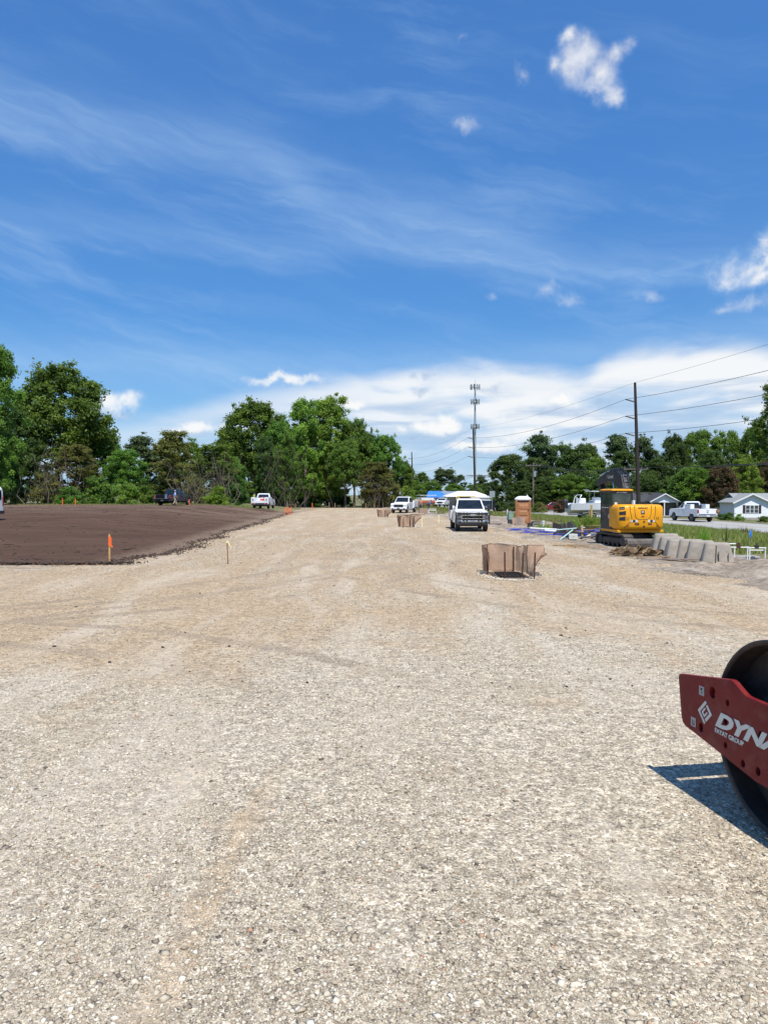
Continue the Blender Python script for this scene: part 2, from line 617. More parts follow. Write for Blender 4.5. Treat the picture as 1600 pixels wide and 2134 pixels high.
g = link('ground', mesh_np('ground', np.stack([gx, gy, gz], -1).reshape(-1, 3), F), ground_material(), smooth=True)
tag(g, kind='structure')


def gravel_material():
    m = bpy.data.materials.new('crushed_stone')
    m.use_nodes = True
    t = NT(m.node_tree)
    b = t.n['Principled BSDF']
    p = t.new('ShaderNodeNewGeometry').outputs['Position']
    s = t.new('ShaderNodeSeparateXYZ')
    t.l.new(p, s.inputs[0])
    X, Y = s.outputs[0], s.outputs[1]
    flat = t.vm('MULTIPLY', p, (1, 1, 0))
    # how worn / fine the surface is
    long_ = t.vm('MULTIPLY', flat, (0.55, 0.085, 0))
    n_long = t.noise(long_, 1.0, 5, 0.55, 0.4)
    n_mid = t.noise(flat, 0.33, 6, 0.6, 0.5)
    n_sm = t.noise(flat, 2.1, 6, 0.65)
    tracks = t.noise(t.vm('MULTIPLY', flat, (3.2, 0.10, 0)), 1.0, 4, 0.6, 0.25)
    fine = t.m('ADD', t.m('MULTIPLY', n_long, 0.45), t.m('ADD', t.m('MULTIPLY', n_mid, 0.35), t.m('MULTIPLY', n_sm, 0.20)))
    farness = t.ss(Y, 6.5, 16.0, -0.09, 0.10)
    left = t.m('MULTIPLY', t.ss(X, -7, 0.5, 1, 0), t.m('MULTIPLY', t.ss(Y, 8.6, 10.4), t.ss(Y, 15, 19, 1, 0)))
    fine = t.m('ADD', fine, t.m('ADD', farness, t.m('MULTIPLY', left, 0.12)))
    fine = t.m('ADD', fine, t.m('MULTIPLY_ADD', tracks, 0.16, -0.08))
    sand = t.m('MULTIPLY', t.ss(t.m('ABSOLUTE', t.m('ADD', t.m('ADD', X, t.m('MULTIPLY_ADD', n_sm, 0.24, -0.12)), t.m('MULTIPLY_ADD', Y, -0.05, 1.2))), 0.17, 0.05), t.ss(Y, 7.5, 5.5))
    fine = t.m('ADD', fine, t.m('MULTIPLY', sand, 0.11))
    f = t.ss(fine, 0.42, 0.66)
    # stone chips
    warp = t.vm('ADD', flat, t.vm('MULTIPLY_ADD', t.noise(flat, 30, 2, 0.5, 0, 1), (0.02, 0.02, 0), (-0.01, -0.01, 0)))
    v1 = t.voro(warp, 62, 'F1', 'Color')
    v2 = t.voro(warp, 150, 'F1', 'Color')
    d1 = t.voro(warp, 62, 'F1', 'Distance')
    s1 = t.new('ShaderNodeSeparateColor'); t.l.new(v1, s1.inputs[0])
    s2 = t.new('ShaderNodeSeparateColor'); t.l.new(v2, s2.inputs[0])
    v3 = t.noise(flat, 11, 5, 0.7)
    chip = t.ramp(s1.outputs[0], [(0.0, (0.163, 0.136, 0.104)), (0.18, (0.326, 0.269, 0.190)), (0.55, (0.478, 0.405, 0.293)), (0.85, (0.651, 0.573, 0.433)), (1.0, (0.799, 0.730, 0.580))])
    dust = t.ramp(s2.outputs[1], [(0.0, (0.238, 0.166, 0.098)), (0.5, (0.436, 0.319, 0.191)), (1.0, (0.622, 0.480, 0.314))])
    pick = t.ss(t.m('ADD', t.m('MULTIPLY', s2.outputs[0], 0.6), t.m('MULTIPLY', f, 0.75)), 0.35, 0.85)
    c = t.mix(pick, chip, dust)
    spk = t.m('MULTIPLY', t.ss(v3, 0.33, 0.66, 0.66, 1.24), t.ss(t.noise(flat, 3.7, 7, 0.8), 0.3, 0.7, 0.74, 1.20))
    c = t.mix(1.0, c, t.comb(spk, spk, spk), 'MULTIPLY')
    pale = t.ss(t.noise(t.vm('MULTIPLY', flat, (0.8, 0.16, 0)), 1.0, 5, 0.6, 0.8), 0.46, 0.70, 0.0, 0.5)
    c = t.mix(pale, c, (0.582, 0.504, 0.391))
    stain = t.ss(t.noise(t.vm('MULTIPLY', flat, (0.5, 1.3, 0)), 1.0, 6, 0.66, 0.6), 0.54, 0.74, 0.0, 0.5)
    c = t.mix(stain, c, (0.281, 0.209, 0.133))
    # wheel tracks: straight lanes and wide turning arcs
    brk = t.ss(t.noise(t.vm('MULTIPLY', flat, (1.0, 1.0, 0)), 0.45, 4, 0.6), 0.36, 0.60)

    def ring(cx, cy, rad, hw_):
        d = t.vm('DISTANCE', flat, (cx, cy, 0))
        return t.ss(t.m('ABSOLUTE', t.m('SUBTRACT', t.m('ADD', d, t.m('MULTIPLY_ADD', n_mid, 0.5, -0.25)), rad)), hw_, hw_ * 0.55)
    arcs = None
    for (cx, cy, rad) in ((-16.0, 30.0, 17.2), (-16.0, 30.0, 18.9), (14.0, 27.0, 14.4), (14.0, 27.0, 16.1), (-9.0, 2.0, 10.2), (-9.0, 2.0, 11.9), (6.0, 40.0, 9.0), (6.0, 40.0, 10.7), (-30.0, 34.0, 29.0), (-30.0, 34.0, 30.8)):
        r_ = ring(cx, cy, rad, 0.21)
        arcs = r_ if arcs is None else t.m('MAXIMUM', arcs, r_)
    lanes = t.ss(t.m('SINE', t.m('MULTIPLY_ADD', t.m('ADD', X, t.m('MULTIPLY_ADD', n_long, 1.2, -0.6)), 3.3, 0.4)), 0.55, 0.85)
    lanes = t.m('MULTIPLY', lanes, t.ss(Y, 12, 26))
    trk = t.m('MULTIPLY', t.m('MAXIMUM', t.m('MULTIPLY', arcs, t.ss(Y, 8.2, 9.8)), t.m('MULTIPLY', lanes, 0.55)), brk)
    c = t.mix(t.m('MULTIPLY', trk, 0.55), c, (0.33, 0.255, 0.175))
    # dark soil smeared out of the pad at its near edge
    sx = t.m('MULTIPLY', t.ss(X, -9.5, -11.3), t.m('MULTIPLY', t.ss(Y, 21.5, 24.5), t.ss(t.noise(t.vm('MULTIPLY', flat, (0.5, 2.2, 0)), 1.3, 5, 0.65), 0.44, 0.60)))
    c = t.mix(t.m('MULTIPLY', sx, 0.8), c, (0.10, 0.066, 0.052))
    t.l.new(c, b.inputs['Base Color'])
    b.inputs['Roughness'].default_value = 0.92
    b.inputs['Specular IOR Level'].default_value = 0.25
    # relief: chips, ruts, tread prints, grader seam
    wob = t.m('MULTIPLY_ADD', t.noise(flat, 0.8, 3), 0.5, -0.25)
    xw = t.m('ADD', X, wob)
    seam = t.ss(t.m('SUBTRACT', t.m('ADD', X, t.m('MULTIPLY_ADD', t.noise(flat, 2.5, 3), 0.06, -0.03)), t.m('MULTIPLY_ADD', t.m('SUBTRACT', Y, 9.0), -0.055, 3.62)), -0.02, 0.02, 0.0, 0.010)
    seam = t.m('MULTIPLY', seam, t.m('MULTIPLY', t.ss(Y, 8.0, 9.5), t.ss(Y, 18, 27, 1, 0)))
    lug = t.m('SINE', t.m('MULTIPLY', t.m('ADD', Y, t.m('ABSOLUTE', t.m('MULTIPLY', t.m('SUBTRACT', xw, 0.72), 0.9))), 46))

    def strip(x0, hw):
        d = t.m('ABSOLUTE', t.m('SUBTRACT', xw, x0))
        return t.ss(d, hw, hw * 0.7)
    tr = t.m('MAXIMUM', strip(0.72, 0.24), t.m('MAXIMUM', strip(-1.05, 0.24), strip(4.4, 0.22)))
    tr = t.m('MULTIPLY', tr, t.ss(t.noise(flat, 0.55, 3), 0.42, 0.58))
    tr = t.m('MULTIPLY', tr, t.m('MULTIPLY', t.ss(Y, 8.5, 10.0), t.ss(Y, 26, 40, 1, 0)))
    lugh = t.m('MULTIPLY', t.m('MULTIPLY', lug, 0.007), tr)
    h = t.m('ADD', t.m('MULTIPLY', d1, -0.008), t.m('MULTIPLY', n_sm, 0.05))
    h = t.m('ADD', h, t.m('ADD', t.m('MULTIPLY', v3, 0.022), t.m('ADD', seam, lugh)))
    h = t.m('ADD', h, t.m('MULTIPLY', tracks, 0.05))
    h = t.m('ADD', h, t.m('MULTIPLY', trk, t.m('MULTIPLY_ADD', v3, 0.05, -0.045)))
    bp = t.new('ShaderNodeBump')
    bp.inputs['Distance'].default_value = 1.0
    bp.inputs['Strength'].default_value = 0.85
    t.l.new(h, bp.inputs['Height'])
    t.l.new(bp.outputs[0], b.inputs['Normal'])
    return m


M_GRAVEL = gravel_material()
# gravel lot: strips between the soil pad and the right edge
yy = np.concatenate([np.arange(-60, 16, 4.0), np.arange(16, 60, 0.6), np.arange(60, 134, 1.5)])
V = []
NS = 30
for y in yy:
    xl = float(xpad(y)) - 1.2 if y > 24.5 else -60.0
    xr = float(xright(y)) + 0.5 * (float(fbm(y * 0.55, 3.1, 5)) - 0.5) * (2.2 if y > 14 else 0) + 0.25 * (float(vnoise(y * 2.1, 0, 9)) - 0.5)
    for k in range(NS + 1):
        x = xl + (xr - xl) * k / NS
        V.append((x, y, 0.0 if k < NS else -0.05))
n = NS + 1
idx = np.arange(len(V)).reshape(len(yy), n)
F = np.stack([idx[:-1, :-1], idx[:-1, 1:], idx[1:, 1:], idx[1:, :-1]], -1).reshape(-1, 4)
tag(link('gravel_lot', mesh_np('gravel_lot', np.array(V), F), M_GRAVEL, smooth=True), kind='structure')


# bare soil strip along the right edge of the lot, lumpy
def soil_material():
    m = bpy.data.materials.new('grey_soil')
    m.use_nodes = True
    t = NT(m.node_tree)
    b = t.n['Principled BSDF']
    p = t.new('ShaderNodeNewGeometry').outputs['Position']
    n1 = t.noise(p, 0.6, 6, 0.65, 0.5)
    n2 = t.noise(p, 5, 6, 0.7)
    n3 = t.noise(p, 28, 4, 0.7)
    c = t.ramp(t.m('ADD', t.m('MULTIPLY', n1, 0.5), t.m('MULTIPLY', n2, 0.5)), [(0.34, (0.10, 0.075, 0.052)), (0.45, (0.22, 0.17, 0.12)), (0.54, (0.35, 0.285, 0.21)), (0.66, (0.50, 0.44, 0.36))])
    t.l.new(c, b.inputs['Base Color'])
    b.inputs['Roughness'].default_value = 0.95
    bp = t.new('ShaderNodeBump')
    bp.inputs['Distance'].default_value = 0.05
    t.l.new(t.m('ADD', n2, t.m('MULTIPLY', n3, 0.5)), bp.inputs['Height'])
    t.l.new(bp.outputs[0], b.inputs['Normal'])
    return m


M_SOIL = soil_material()
yy = np.arange(14, 132, 0.5)
V = []
NS = 26
for y in yy:
    xl = float(xright(y)) - 2.2
    wid = float(np.interp(y, [14, 24, 35, 50, 70, 100, 132], [6.5, 6.2, 6.4, 7.0, 7.5, 7, 5]))
    for k in range(NS + 1):
        x = xl + (wid + 1.4 * (float(vnoise(y * 0.5, 1, 3)) - 0.5)) * k / NS
        lump = (float(fbm(x * 1.1, y * 1.1, 21)) - 0.42)
        e = min(1, k / 9) * min(1, (NS - k) / 4)
        V.append((x, y, float(zt(x, y)) - 0.03 + e * (0.35 if 27 < y < 39 else 0.75) * max(-0.02, lump * 0.75 + 0.16 * (float(fbm(x * 4.3, y * 4.3, 23)) - 0.5))))
n = NS + 1
idx = np.arange(len(V)).reshape(len(yy), n)
F = np.stack([idx[:-1, :-1], idx[:-1, 1:], idx[1:, 1:], idx[1:, :-1]], -1).reshape(-1, 4)
tag(link('soil_strip', mesh_np('soil_strip', np.array(V), F), M_SOIL, smooth=True), kind='structure')


# road
def road_material():
    m = bpy.data.materials.new('worn_road')
    m.use_nodes = True
    t = NT(m.node_tree)
    b = t.n['Principled BSDF']
    p = t.new('ShaderNodeNewGeometry').outputs['Position']
    n1 = t.noise(t.vm('MULTIPLY', p, (1.2, 0.06, 1)), 1, 5, 0.6)
    n2 = t.noise(p, 9, 5, 0.7)
    crack = t.ss(t.voro(p, 0.5, 'DISTANCE_TO_EDGE'), 0.0, 0.012, 0.72, 1.0)
    k = t.m('MULTIPLY', t.ss(t.m('ADD', t.m('MULTIPLY', n1, 0.6), t.m('MULTIPLY', n2, 0.4)), 0.3, 0.7, 0.30, 0.44), crack)
    t.l.new(t.mix(1.0, t.comb(k, k, k), (1.0, 0.96, 0.89), 'MULTIPLY'), b.inputs['Base Color'])
    b.inputs['Roughness'].default_value = 0.85
    return m


yy = np.concatenate([np.arange(-60, 320, 4.0)])
V = []
offs = [-ROADW - 0.25, -ROADW, -1.4, 1.4, ROADW, ROADW + 0.25]
for y in yy:
    for k, o in enumerate(offs):
        x = float(xroad(y)) + o
        V.append((x, y, float(zt(xroad(y), y)) + (0.02 if 0 < k < 5 else -0.12)))
idx = np.arange(len(V)).reshape(len(yy), len(offs))
F = np.stack([idx[:-1, :-1], idx[:-1, 1:], idx[1:, 1:], idx[1:, :-1]], -1).reshape(-1, 4)
tag(link('road', mesh_np('road', np.array(V), F), road_material()), kind='structure')
M_MARK = mat('road_paint', (0.62, 0.47, 0.10), 0.7, 0, 0.15, 3)
for sgn in (-1, 1):
    b = MB()
    for y in range(20, 260, 12):
        x0, x1 = float(xroad(y)) + sgn * 0.13, float(xroad(y + 12)) + sgn * 0.13
        z = float(zt(xroad(y), y)) + 0.025
        b.quad((x0 - .05, y, z), (x0 + .05, y, z), (x1 + .05, y + 12, z), (x1 - .05, y + 12, z))
    tag(b.build('centre_line', M_MARK, bpy.data.objects['road']))


# dark soil pad on the left
def pad_material():
    m = bpy.data.materials.new('dark_topsoil')
    m.use_nodes = True
    t = NT(m.node_tree)
    b = t.n['Principled BSDF']
    p = t.new('ShaderNodeNewGeometry').outputs['Position']
    flat = t.vm('MULTIPLY', p, (1, 1, 0))
    n1 = t.noise(t.vm('MULTIPLY', flat, (0.16, 0.34, 0)), 1, 6, 0.65, 0.9)
    n2 = t.noise(flat, 2.2, 6, 0.7, 0.4)
    n3 = t.noise(flat, 24, 4, 0.7)
    s = t.new('ShaderNodeSeparateXYZ')
    t.l.new(p, s.inputs[0])
    k = t.m('ADD', t.m('MULTIPLY', n1, 0.5), t.m('ADD', t.m('MULTIPLY', n2, 0.3), t.m('MULTIPLY', n3, 0.2)))
    c = t.ramp(k, [(0.30, (0.045, 0.024, 0.014)), (0.46, (0.081, 0.044, 0.027)), (0.60, (0.113, 0.063, 0.038)), (0.75, (0.172, 0.106, 0.063))])
    dry = t.ss(t.noise(t.vm('MULTIPLY', flat, (0.10, 0.9, 0)), 1.3, 6, 0.7, 0.8), 0.50, 0.75, 0.0, 0.35)
    c = t.mix(dry, c, (0.170, 0.109, 0.074))
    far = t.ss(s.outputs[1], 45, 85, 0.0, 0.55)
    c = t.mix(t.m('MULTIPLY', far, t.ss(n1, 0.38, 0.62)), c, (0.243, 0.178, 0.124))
    # sand and stone trodden in along the right edge
    ed = t.m('SUBTRACT', t.m('MULTIPLY_ADD', s.outputs[1], -0.056, -6.9), s.outputs[0])
    spill = t.m('MULTIPLY', t.ss(t.m('ADD', ed, t.m('MULTIPLY_ADD', n2, 2.4, -1.2)), 1.6, 0.2), t.ss(n3, 0.40, 0.58))
    c = t.mix(t.m('MULTIPLY', spill, 0.75), c, (0.30, 0.225, 0.155))
    t.l.new(c, b.inputs['Base Color'])
    b.inputs['Roughness'].default_value = 0.95
    b.inputs['Specular IOR Level'].default_value = 0.2
    bp = t.new('ShaderNodeBump')
    bp.inputs['Distance'].default_value = 0.045
    t.l.new(t.m('ADD', n2, t.m('MULTIPLY', n3, 0.6)), bp.inputs['Height'])
    t.l.new(bp.outputs[0], b.inputs['Normal'])
    return m


M_PAD = pad_material()
yy = np.concatenate([np.arange(24.6, 40, 0.22), np.arange(40, 70, 0.45), np.arange(70, 99.5, 0.9)])
ss_ = np.concatenate([np.arange(0, 2.0, 0.18), np.arange(2.0, 12, 0.7), np.arange(12, 75, 4.0)])
V = []
for y in yy:
    for k, s in enumerate(ss_):
        jag = 1.7 * (float(fbm(y * 0.45, 2.0, 31)) - 0.5) + 0.35 * (float(vnoise(y * 3.1, 5, 33)) - 0.5)
        x = float(xpad(y)) + jag * max(0, 1 - s / 3) - s
        yv = y
        if y < 26.2:    # near edge slants away to the left
            yv = y + (s * 0.02 if s < 30 else 0.6) * (26.2 - y) / 1.6 + 0.25 * (float(fbm(x * 0.9, 7, 41)) - 0.5) * (26.2 - y) / 1.6
        edge = min(1.0, s / 0.36) * min(1.0, (yv - 24.6) / 0.4 + (0 if y > 24.65 else -1))
        lip = 0.05 + 0.13 * (float(fbm(x * 1.6, yv * 1.6, 51))) * math.exp(-min(s, max(0, (yv - 24.7) * 1.5)) / 0.9)
        rough_ = 0.05 * (float(fbm(x * 0.8, yv * 0.8, 61)) - 0.5)
        z = float(zpad(x, yv)) + (lip + rough_) * max(0.0, edge) - (0.06 if edge <= 0 else 0)
        V.append((x, yv, z + (0.012 if edge > 0 else 0)))
idx = np.arange(len(V)).reshape(len(yy), len(ss_))
F = np.stack([idx[:-1, :-1], idx[1:, :-1], idx[1:, 1:], idx[:-1, 1:]], -1).reshape(-1, 4)
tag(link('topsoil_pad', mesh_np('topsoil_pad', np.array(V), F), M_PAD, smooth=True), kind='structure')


# ------------------------------------------------------------------ loose stone in the foreground
def oct_stones(rng, x, y, z, size, tint, flat=0.55):
    n = len(x)
    base = np.array([(1, 0, 0), (0, 1, 0), (-1, 0, 0), (0, -1, 0), (0, 0, 1), (0, 0, -1)], float)
    P = base[None] * (1 + 0.45 * (rng.random((n, 6, 1)) - 0.5)) + 0.38 * (rng.random((n, 6, 3)) - 0.5)
    P[..., 0] *= (0.75 + 0.6 * rng.random((n, 1)))
    P[..., 2] *= flat * (0.7 + 0.6 * rng.random((n, 1)))
    tl = (rng.random((n, 2)) - 0.5) * 0.9
    cx_, sx_ = np.cos(tl[:, :1]), np.sin(tl[:, :1])
    yv = P[..., 1] * cx_ - P[..., 2] * sx_
    zv = P[..., 1] * sx_ + P[..., 2] * cx_
    P[..., 1], P[..., 2] = yv, zv
    a = rng.random((n, 1)) * 2 * np.pi
    xv = P[..., 0] * np.cos(a) - P[..., 1] * np.sin(a)
    yv = P[..., 0] * np.sin(a) + P[..., 1] * np.cos(a)
    P[..., 0], P[..., 1] = xv, yv
    P *= size[:, None, None]
    P += np.stack([x, y, z], -1)[:, None]
    fb = np.array([(0, 1, 4), (1, 2, 4), (2, 3, 4), (3, 0, 4), (1, 0, 5), (2, 1, 5), (3, 2, 5), (0, 3, 5)])
    F = (fb[None] + 6 * np.arange(n)[:, None, None]).reshape(-1, 3)
    return P.reshape(-1, 3), F, np.repeat(tint, 6)


def stone_material():
    m = bpy.data.materials.new('stone_chips')
    m.use_nodes = True
    t = NT(m.node_tree)
    b = t.n['Principled BSDF']
    a = t.new('ShaderNodeAttribute', attribute_name='tint')
    g = t.new('ShaderNodeNewGeometry').outputs['Position']
    c = t.ramp(a.outputs['Fac'], [(0.0, (0.105, 0.089, 0.069)), (0.05, (0.211, 0.172, 0.127)), (0.14, (0.359, 0.290, 0.204)), (0.5, (0.476, 0.399, 0.284)), (0.80, (0.613, 0.533, 0.395)), (0.985, (0.781, 0.709, 0.568)), (0.992, (0.486, 0.265, 0.162)), (1.0, (0.422, 0.265, 0.170))])
    sp = t.ss(t.noise(g, 160, 3, 0.6), 0.3, 0.7, 0.82, 1.1)
    t.l.new(t.mix(1.0, c, t.comb(sp, sp, sp), 'MULTIPLY'), b.inputs['Base Color'])
    b.inputs['Roughness'].default_value = 0.85
    b.inputs['Specular IOR Level'].default_value = 0.3
    return m


rng = np.random.default_rng(7)
M_STONE = stone_material()
N = 400000
u = rng.random(N)
y = 2.6 * (13.5 / 2.6) ** (u ** 0.92)                       # denser towards the camera
x = (rng.random(N) - 0.5) * (1.35 * y + 2.2)
dens = 0.16 + 1.4 * smooth((fbm(x * 0.8, y * 0.5, 71) - 0.40) / 0.20) * (0.6 + 0.8 * fbm(x * 3, y * 3, 73))
dens *= 1 - 0.6 * np.exp(-((x + 1.2 - 0.05 * y) / 0.13) ** 2) * smooth((7.3 - y) / 2.0)
dens *= np.where(y > 9.2, 1 - 0.85 * smooth((-0.5 - x) / 2.5) * smooth((y - 9.2) / 1.2), 1)
dens *= 1 - 0.9 * smooth((y - 8.5) / 5)
keep = rng.random(N) < dens * 0.62
x, y = x[keep], y[keep]
sz = np.clip(rng.lognormal(math.log(0.0052), 0.55, len(x)), 0.0024, 0.028)
V, F, T = oct_stones(rng, x, y, sz * 0.10, sz, rng.random(len(x)) ** 0.9, 0.42)
tag(link('loose_gravel', mesh_np('loose_gravel', V, F, {'tint': T}), M_STONE),
    'pale angular stone chips strewn over the lot in front', 'gravel', kind='stuff')

# sparse bigger chips farther out
N = 46000
y = 8.0 * (46 / 8.0) ** (rng.random(N) ** 0.8)
x = xpad(np.maximum(y, 25)) * (y > 24.5) + (-0.62 * y - 1) * (y <= 24.5)
x = x + (np.minimum(xright(y), 0.62 * y + 1) - x) * rng.random(N)
keep = rng.random(N) < 0.25 + 1.2 * smooth((fbm(x * 0.5, y * 0.25, 77) - 0.4) / 0.2)
x, y = x[keep], y[keep]
sz = rng.uniform(0.005, 0.013, len(x)) * (1 + 0.03 * y)
tn = np.where(rng.random(len(x)) < 0.4, 0.04 + rng.random(len(x)) * 0.14, 0.45 + 0.5 * rng.random(len(x)))
V, F, T = oct_stones(rng, x, y, sz * 0.2, sz, tn)
tag(link('scattered_stones', mesh_np('scattered_stones', V, F, {'tint': T}), M_STONE),
    'stones and chips scattered thinly over the middle of the lot', 'gravel', kind='stuff')

# clods and bark bits on the gravel, sticks on the pad
M_BARK = mat('dark_bark', (0.045, 0.032, 0.024), 0.9, 0, 0.4, 20)
N = 170
x = rng.uniform(-12, 9, N); y = 9 + 40 * rng.random(N) ** 1.6
ok = (x > xpad(y) + 0.5) & (x < xright(y))
x, y = x[ok], y[ok]
V, F, T = oct_stones(rng, x, y, np.full(len(x), 0.01), rng.uniform(0.008, 0.032, len(x)), rng.random(len(x)), 0.45)
tag(link('soil_crumbs', mesh_np('soil_crumbs', V, F), M_BARK), 'small dark clods scattered on the pale gravel', 'clods', kind='stuff')
N = 1500
y = 25.5 + 66 * rng.random(N) ** 1.5
x = xpad(y) - 0.15 - 34 * rng.random(N) ** 1.4
size = rng.uniform(0.015, 0.06, N)
V, F, T = oct_stones(rng, x, y, zpad(x, y) + 0.075, size, rng.random(N), 0.4)
big = rng.random(N) < 0.14
V = V.reshape(N, 6, 3); c = V.mean(1, keepdims=True)
V[big] = c[big] + (V[big] - c[big]) * np.array([5.0, 0.9, 0.8])
tag(link('soil_clods', mesh_np('soil_clods', V.reshape(-1, 3), F), M_BARK), 'dark sticks and clods lying over the brown soil pad', 'clods', kind='stuff')
M_LUMP = mat('soil_lumps', (0.075, 0.050, 0.036), 0.95, 0, 0.4, 6)
# dark crumbly lip along the pad edge
N = 5200
y = np.concatenate([24.75 + 75 * rng.random(3000) ** 2.0, 24.95 + rng.normal(0, 0.2, 2200)])
x = np.concatenate([xpad(y[:3000]) + rng.normal(-0.02, 0.30, 3000) + 1.7 * (fbm(y[:3000] * 0.45, np.full(3000, 2.0), 31) - 0.5), rng.uniform(-17, -8.9, 2200)])
V, F, T = oct_stones(rng, x, y, zpad(x, y) + 0.05 + 0.05 * rng.random(N), rng.uniform(0.012, 0.055, N), rng.random(N), 0.6)
tag(link('soil_edge_lumps', mesh_np('soil_edge_lumps', V, F), M_LUMP), 'crumbly dark lumps along the edge of the soil pad', 'soil', kind='stuff')


# ------------------------------------------------------------------ trees
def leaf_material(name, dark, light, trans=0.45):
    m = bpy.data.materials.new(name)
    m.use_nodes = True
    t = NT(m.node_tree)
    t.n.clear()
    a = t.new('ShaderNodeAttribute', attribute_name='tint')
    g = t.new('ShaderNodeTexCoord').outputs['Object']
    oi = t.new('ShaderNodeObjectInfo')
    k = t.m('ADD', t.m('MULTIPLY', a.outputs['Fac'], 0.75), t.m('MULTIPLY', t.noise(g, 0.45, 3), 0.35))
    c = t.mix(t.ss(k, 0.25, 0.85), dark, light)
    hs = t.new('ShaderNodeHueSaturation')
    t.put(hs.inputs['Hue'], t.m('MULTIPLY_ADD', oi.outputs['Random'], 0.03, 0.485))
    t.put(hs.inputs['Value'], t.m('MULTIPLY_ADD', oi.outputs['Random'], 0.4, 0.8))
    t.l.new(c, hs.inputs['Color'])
    d = t.new('ShaderNodeBsdfPrincipled')
    t.l.new(hs.outputs[0], d.inputs['Base Color'])
    d.inputs['Roughness'].default_value = 0.55
    d.inputs['Specular IOR Level'].default_value = 0.3
    tr = t.new('ShaderNodeBsdfTranslucent')
    hs2 = t.new('ShaderNodeHueSaturation')
    hs2.inputs['Value'].default_value = 1.5
    hs2.inputs['Hue'].default_value = 0.49
    t.l.new(hs.outputs[0], hs2.inputs['Color'])
    t.l.new(hs2.outputs[0], tr.inputs[0])
    mx = t.new('ShaderNodeMixShader')
    mx.inputs[0].default_value = trans
    t.l.new(d.outputs[0], mx.inputs[1])
    t.l.new(tr.outputs[0], mx.inputs[2])
    o = t.new('ShaderNodeOutputMaterial')
    t.l.new(mx.outputs[0], o.inputs[0])
    return m


LM = {
    'mid': leaf_material('leaf_mid', (0.067, 0.139, 0.023), (0.194, 0.317, 0.048)),
    'light': leaf_material('leaf_light', (0.110, 0.206, 0.029), (0.278, 0.412, 0.064)),
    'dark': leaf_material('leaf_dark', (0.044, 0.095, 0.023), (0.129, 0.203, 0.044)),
    'pine': leaf_material('needle_dark', (0.044, 0.081, 0.029), (0.124, 0.176, 0.053), 0.2),
    'olive': leaf_material('leaf_olive', (0.093, 0.117, 0.026), (0.256, 0.264, 0.068)),
    'rust': leaf_material('leaf_rust', (0.052, 0.040, 0.019), (0.136, 0.083, 0.034), 0.2),
    'lime': leaf_material('leaf_lime', (0.127, 0.232, 0.027), (0.297, 0.434, 0.063)),
}
M_TRUNK = mat('tree_bark', (0.105, 0.082, 0.062), 0.9, 0, 0.4, 2.5, bump=0.03, bscale=9)
M_TRUNK_P = mat('pale_bark', (0.21, 0.18, 0.145), 0.9, 0, 0.35, 2.5, bump=0.02, bscale=9)
M_TWIG = mat('dry_twigs', (0.13, 0.10, 0.075), 0.9, 0, 0.35, 4)


def clump_leaves(rng, C, Rd, n, size, squash=0.72, up=0.5):
    """C (k,3), Rd (k,), n leaves in all; diamonds spread on and in each clump"""
    w_ = Rd ** 2
    ci = rng.choice(len(C), n, p=w_ / w_.sum())
    d = rng.normal(size=(n, 3))
    d /= np.linalg.norm(d, axis=1, keepdims=True)
    r = Rd[ci] * np.abs(rng.normal(0.62, 0.38, n))
    pos = C[ci] + d * r[:, None] * np.array([1, 1, squash])
    nm = d * 0.5 + rng.normal(size=(n, 3)) * 0.55 + np.array([0, 0, up])
    nm /= np.linalg.norm(nm, axis=1, keepdims=True)
    t = np.cross(nm, rng.normal(size=(n, 3)))
    t /= np.linalg.norm(t, axis=1, keepdims=True) + 1e-9
    b = np.cross(nm, t)
    s = size * (0.6 + 0.8 * rng.random(n))[:, None]
    V = np.stack([pos + t * s * 0.62, pos + b * s * 0.36 + nm * s * 0.08, pos - t * s * 0.62, pos - b * s * 0.36 + nm * s * 0.08], 1).reshape(-1, 3)
    F = np.arange(n * 4).reshape(-1, 4)
    ct = rng.random(len(C))
    tint = np.repeat(np.clip(0.55 * ct[ci] + 0.45 * rng.random(n), 0, 1), 4)
    return V, F, tint


def wood(rng, H, r0, tips, lean=0.02, fork=0.3, trunk_top=0.9, n_limbs=14):
    b = MB()
    k = 7
    px = np.cumsum(rng.normal(0, lean, k)) * H * 0.5
    py = np.cumsum(rng.normal(0, lean, k)) * H * 0.5
    px -= px[0]; py -= py[0]
    zs = np.linspace(0, H * trunk_top, k)
    pts = [(px[i], py[i], zs[i]) for i in range(k)]
    rad = [r0 * (1.35 if i == 0 else 1) * (1 - 0.86 * i / (k - 1)) for i in range(k)]
    b.tube([(px[0], py[0], -0.3)] + pts, [rad[0] * 1.15] + rad, 8)
    order = rng.permutation(len(tips))[:n_limbs]
    for j in order:
        T = tips[j]
        z0 = max(H * fork * 0.6, min(H * trunk_top * 0.9, T[2] - (0.25 + 0.35 * rng.random()) * math.hypot(T[0], T[1]) - 0.04 * H))
        i = z0 / (H * trunk_top) * (k - 1)
        q = int(min(k - 2, i)); f_ = i - q
        s = Vector((px[q] * (1 - f_) + px[q + 1] * f_, py[q] * (1 - f_) + py[q + 1] * f_, z0))
        r = (rad[q] * (1 - f_) + rad[q + 1] * f_) * 0.55
        e = Vector(T)
        mid = s.lerp(e, 0.5) + Vector((rng.normal() * 0.04 * H, rng.normal() * 0.04 * H, -0.02 * H))
        b.tube([s, mid, e], [r, r * 0.6, r * 0.18], 5)
    return b


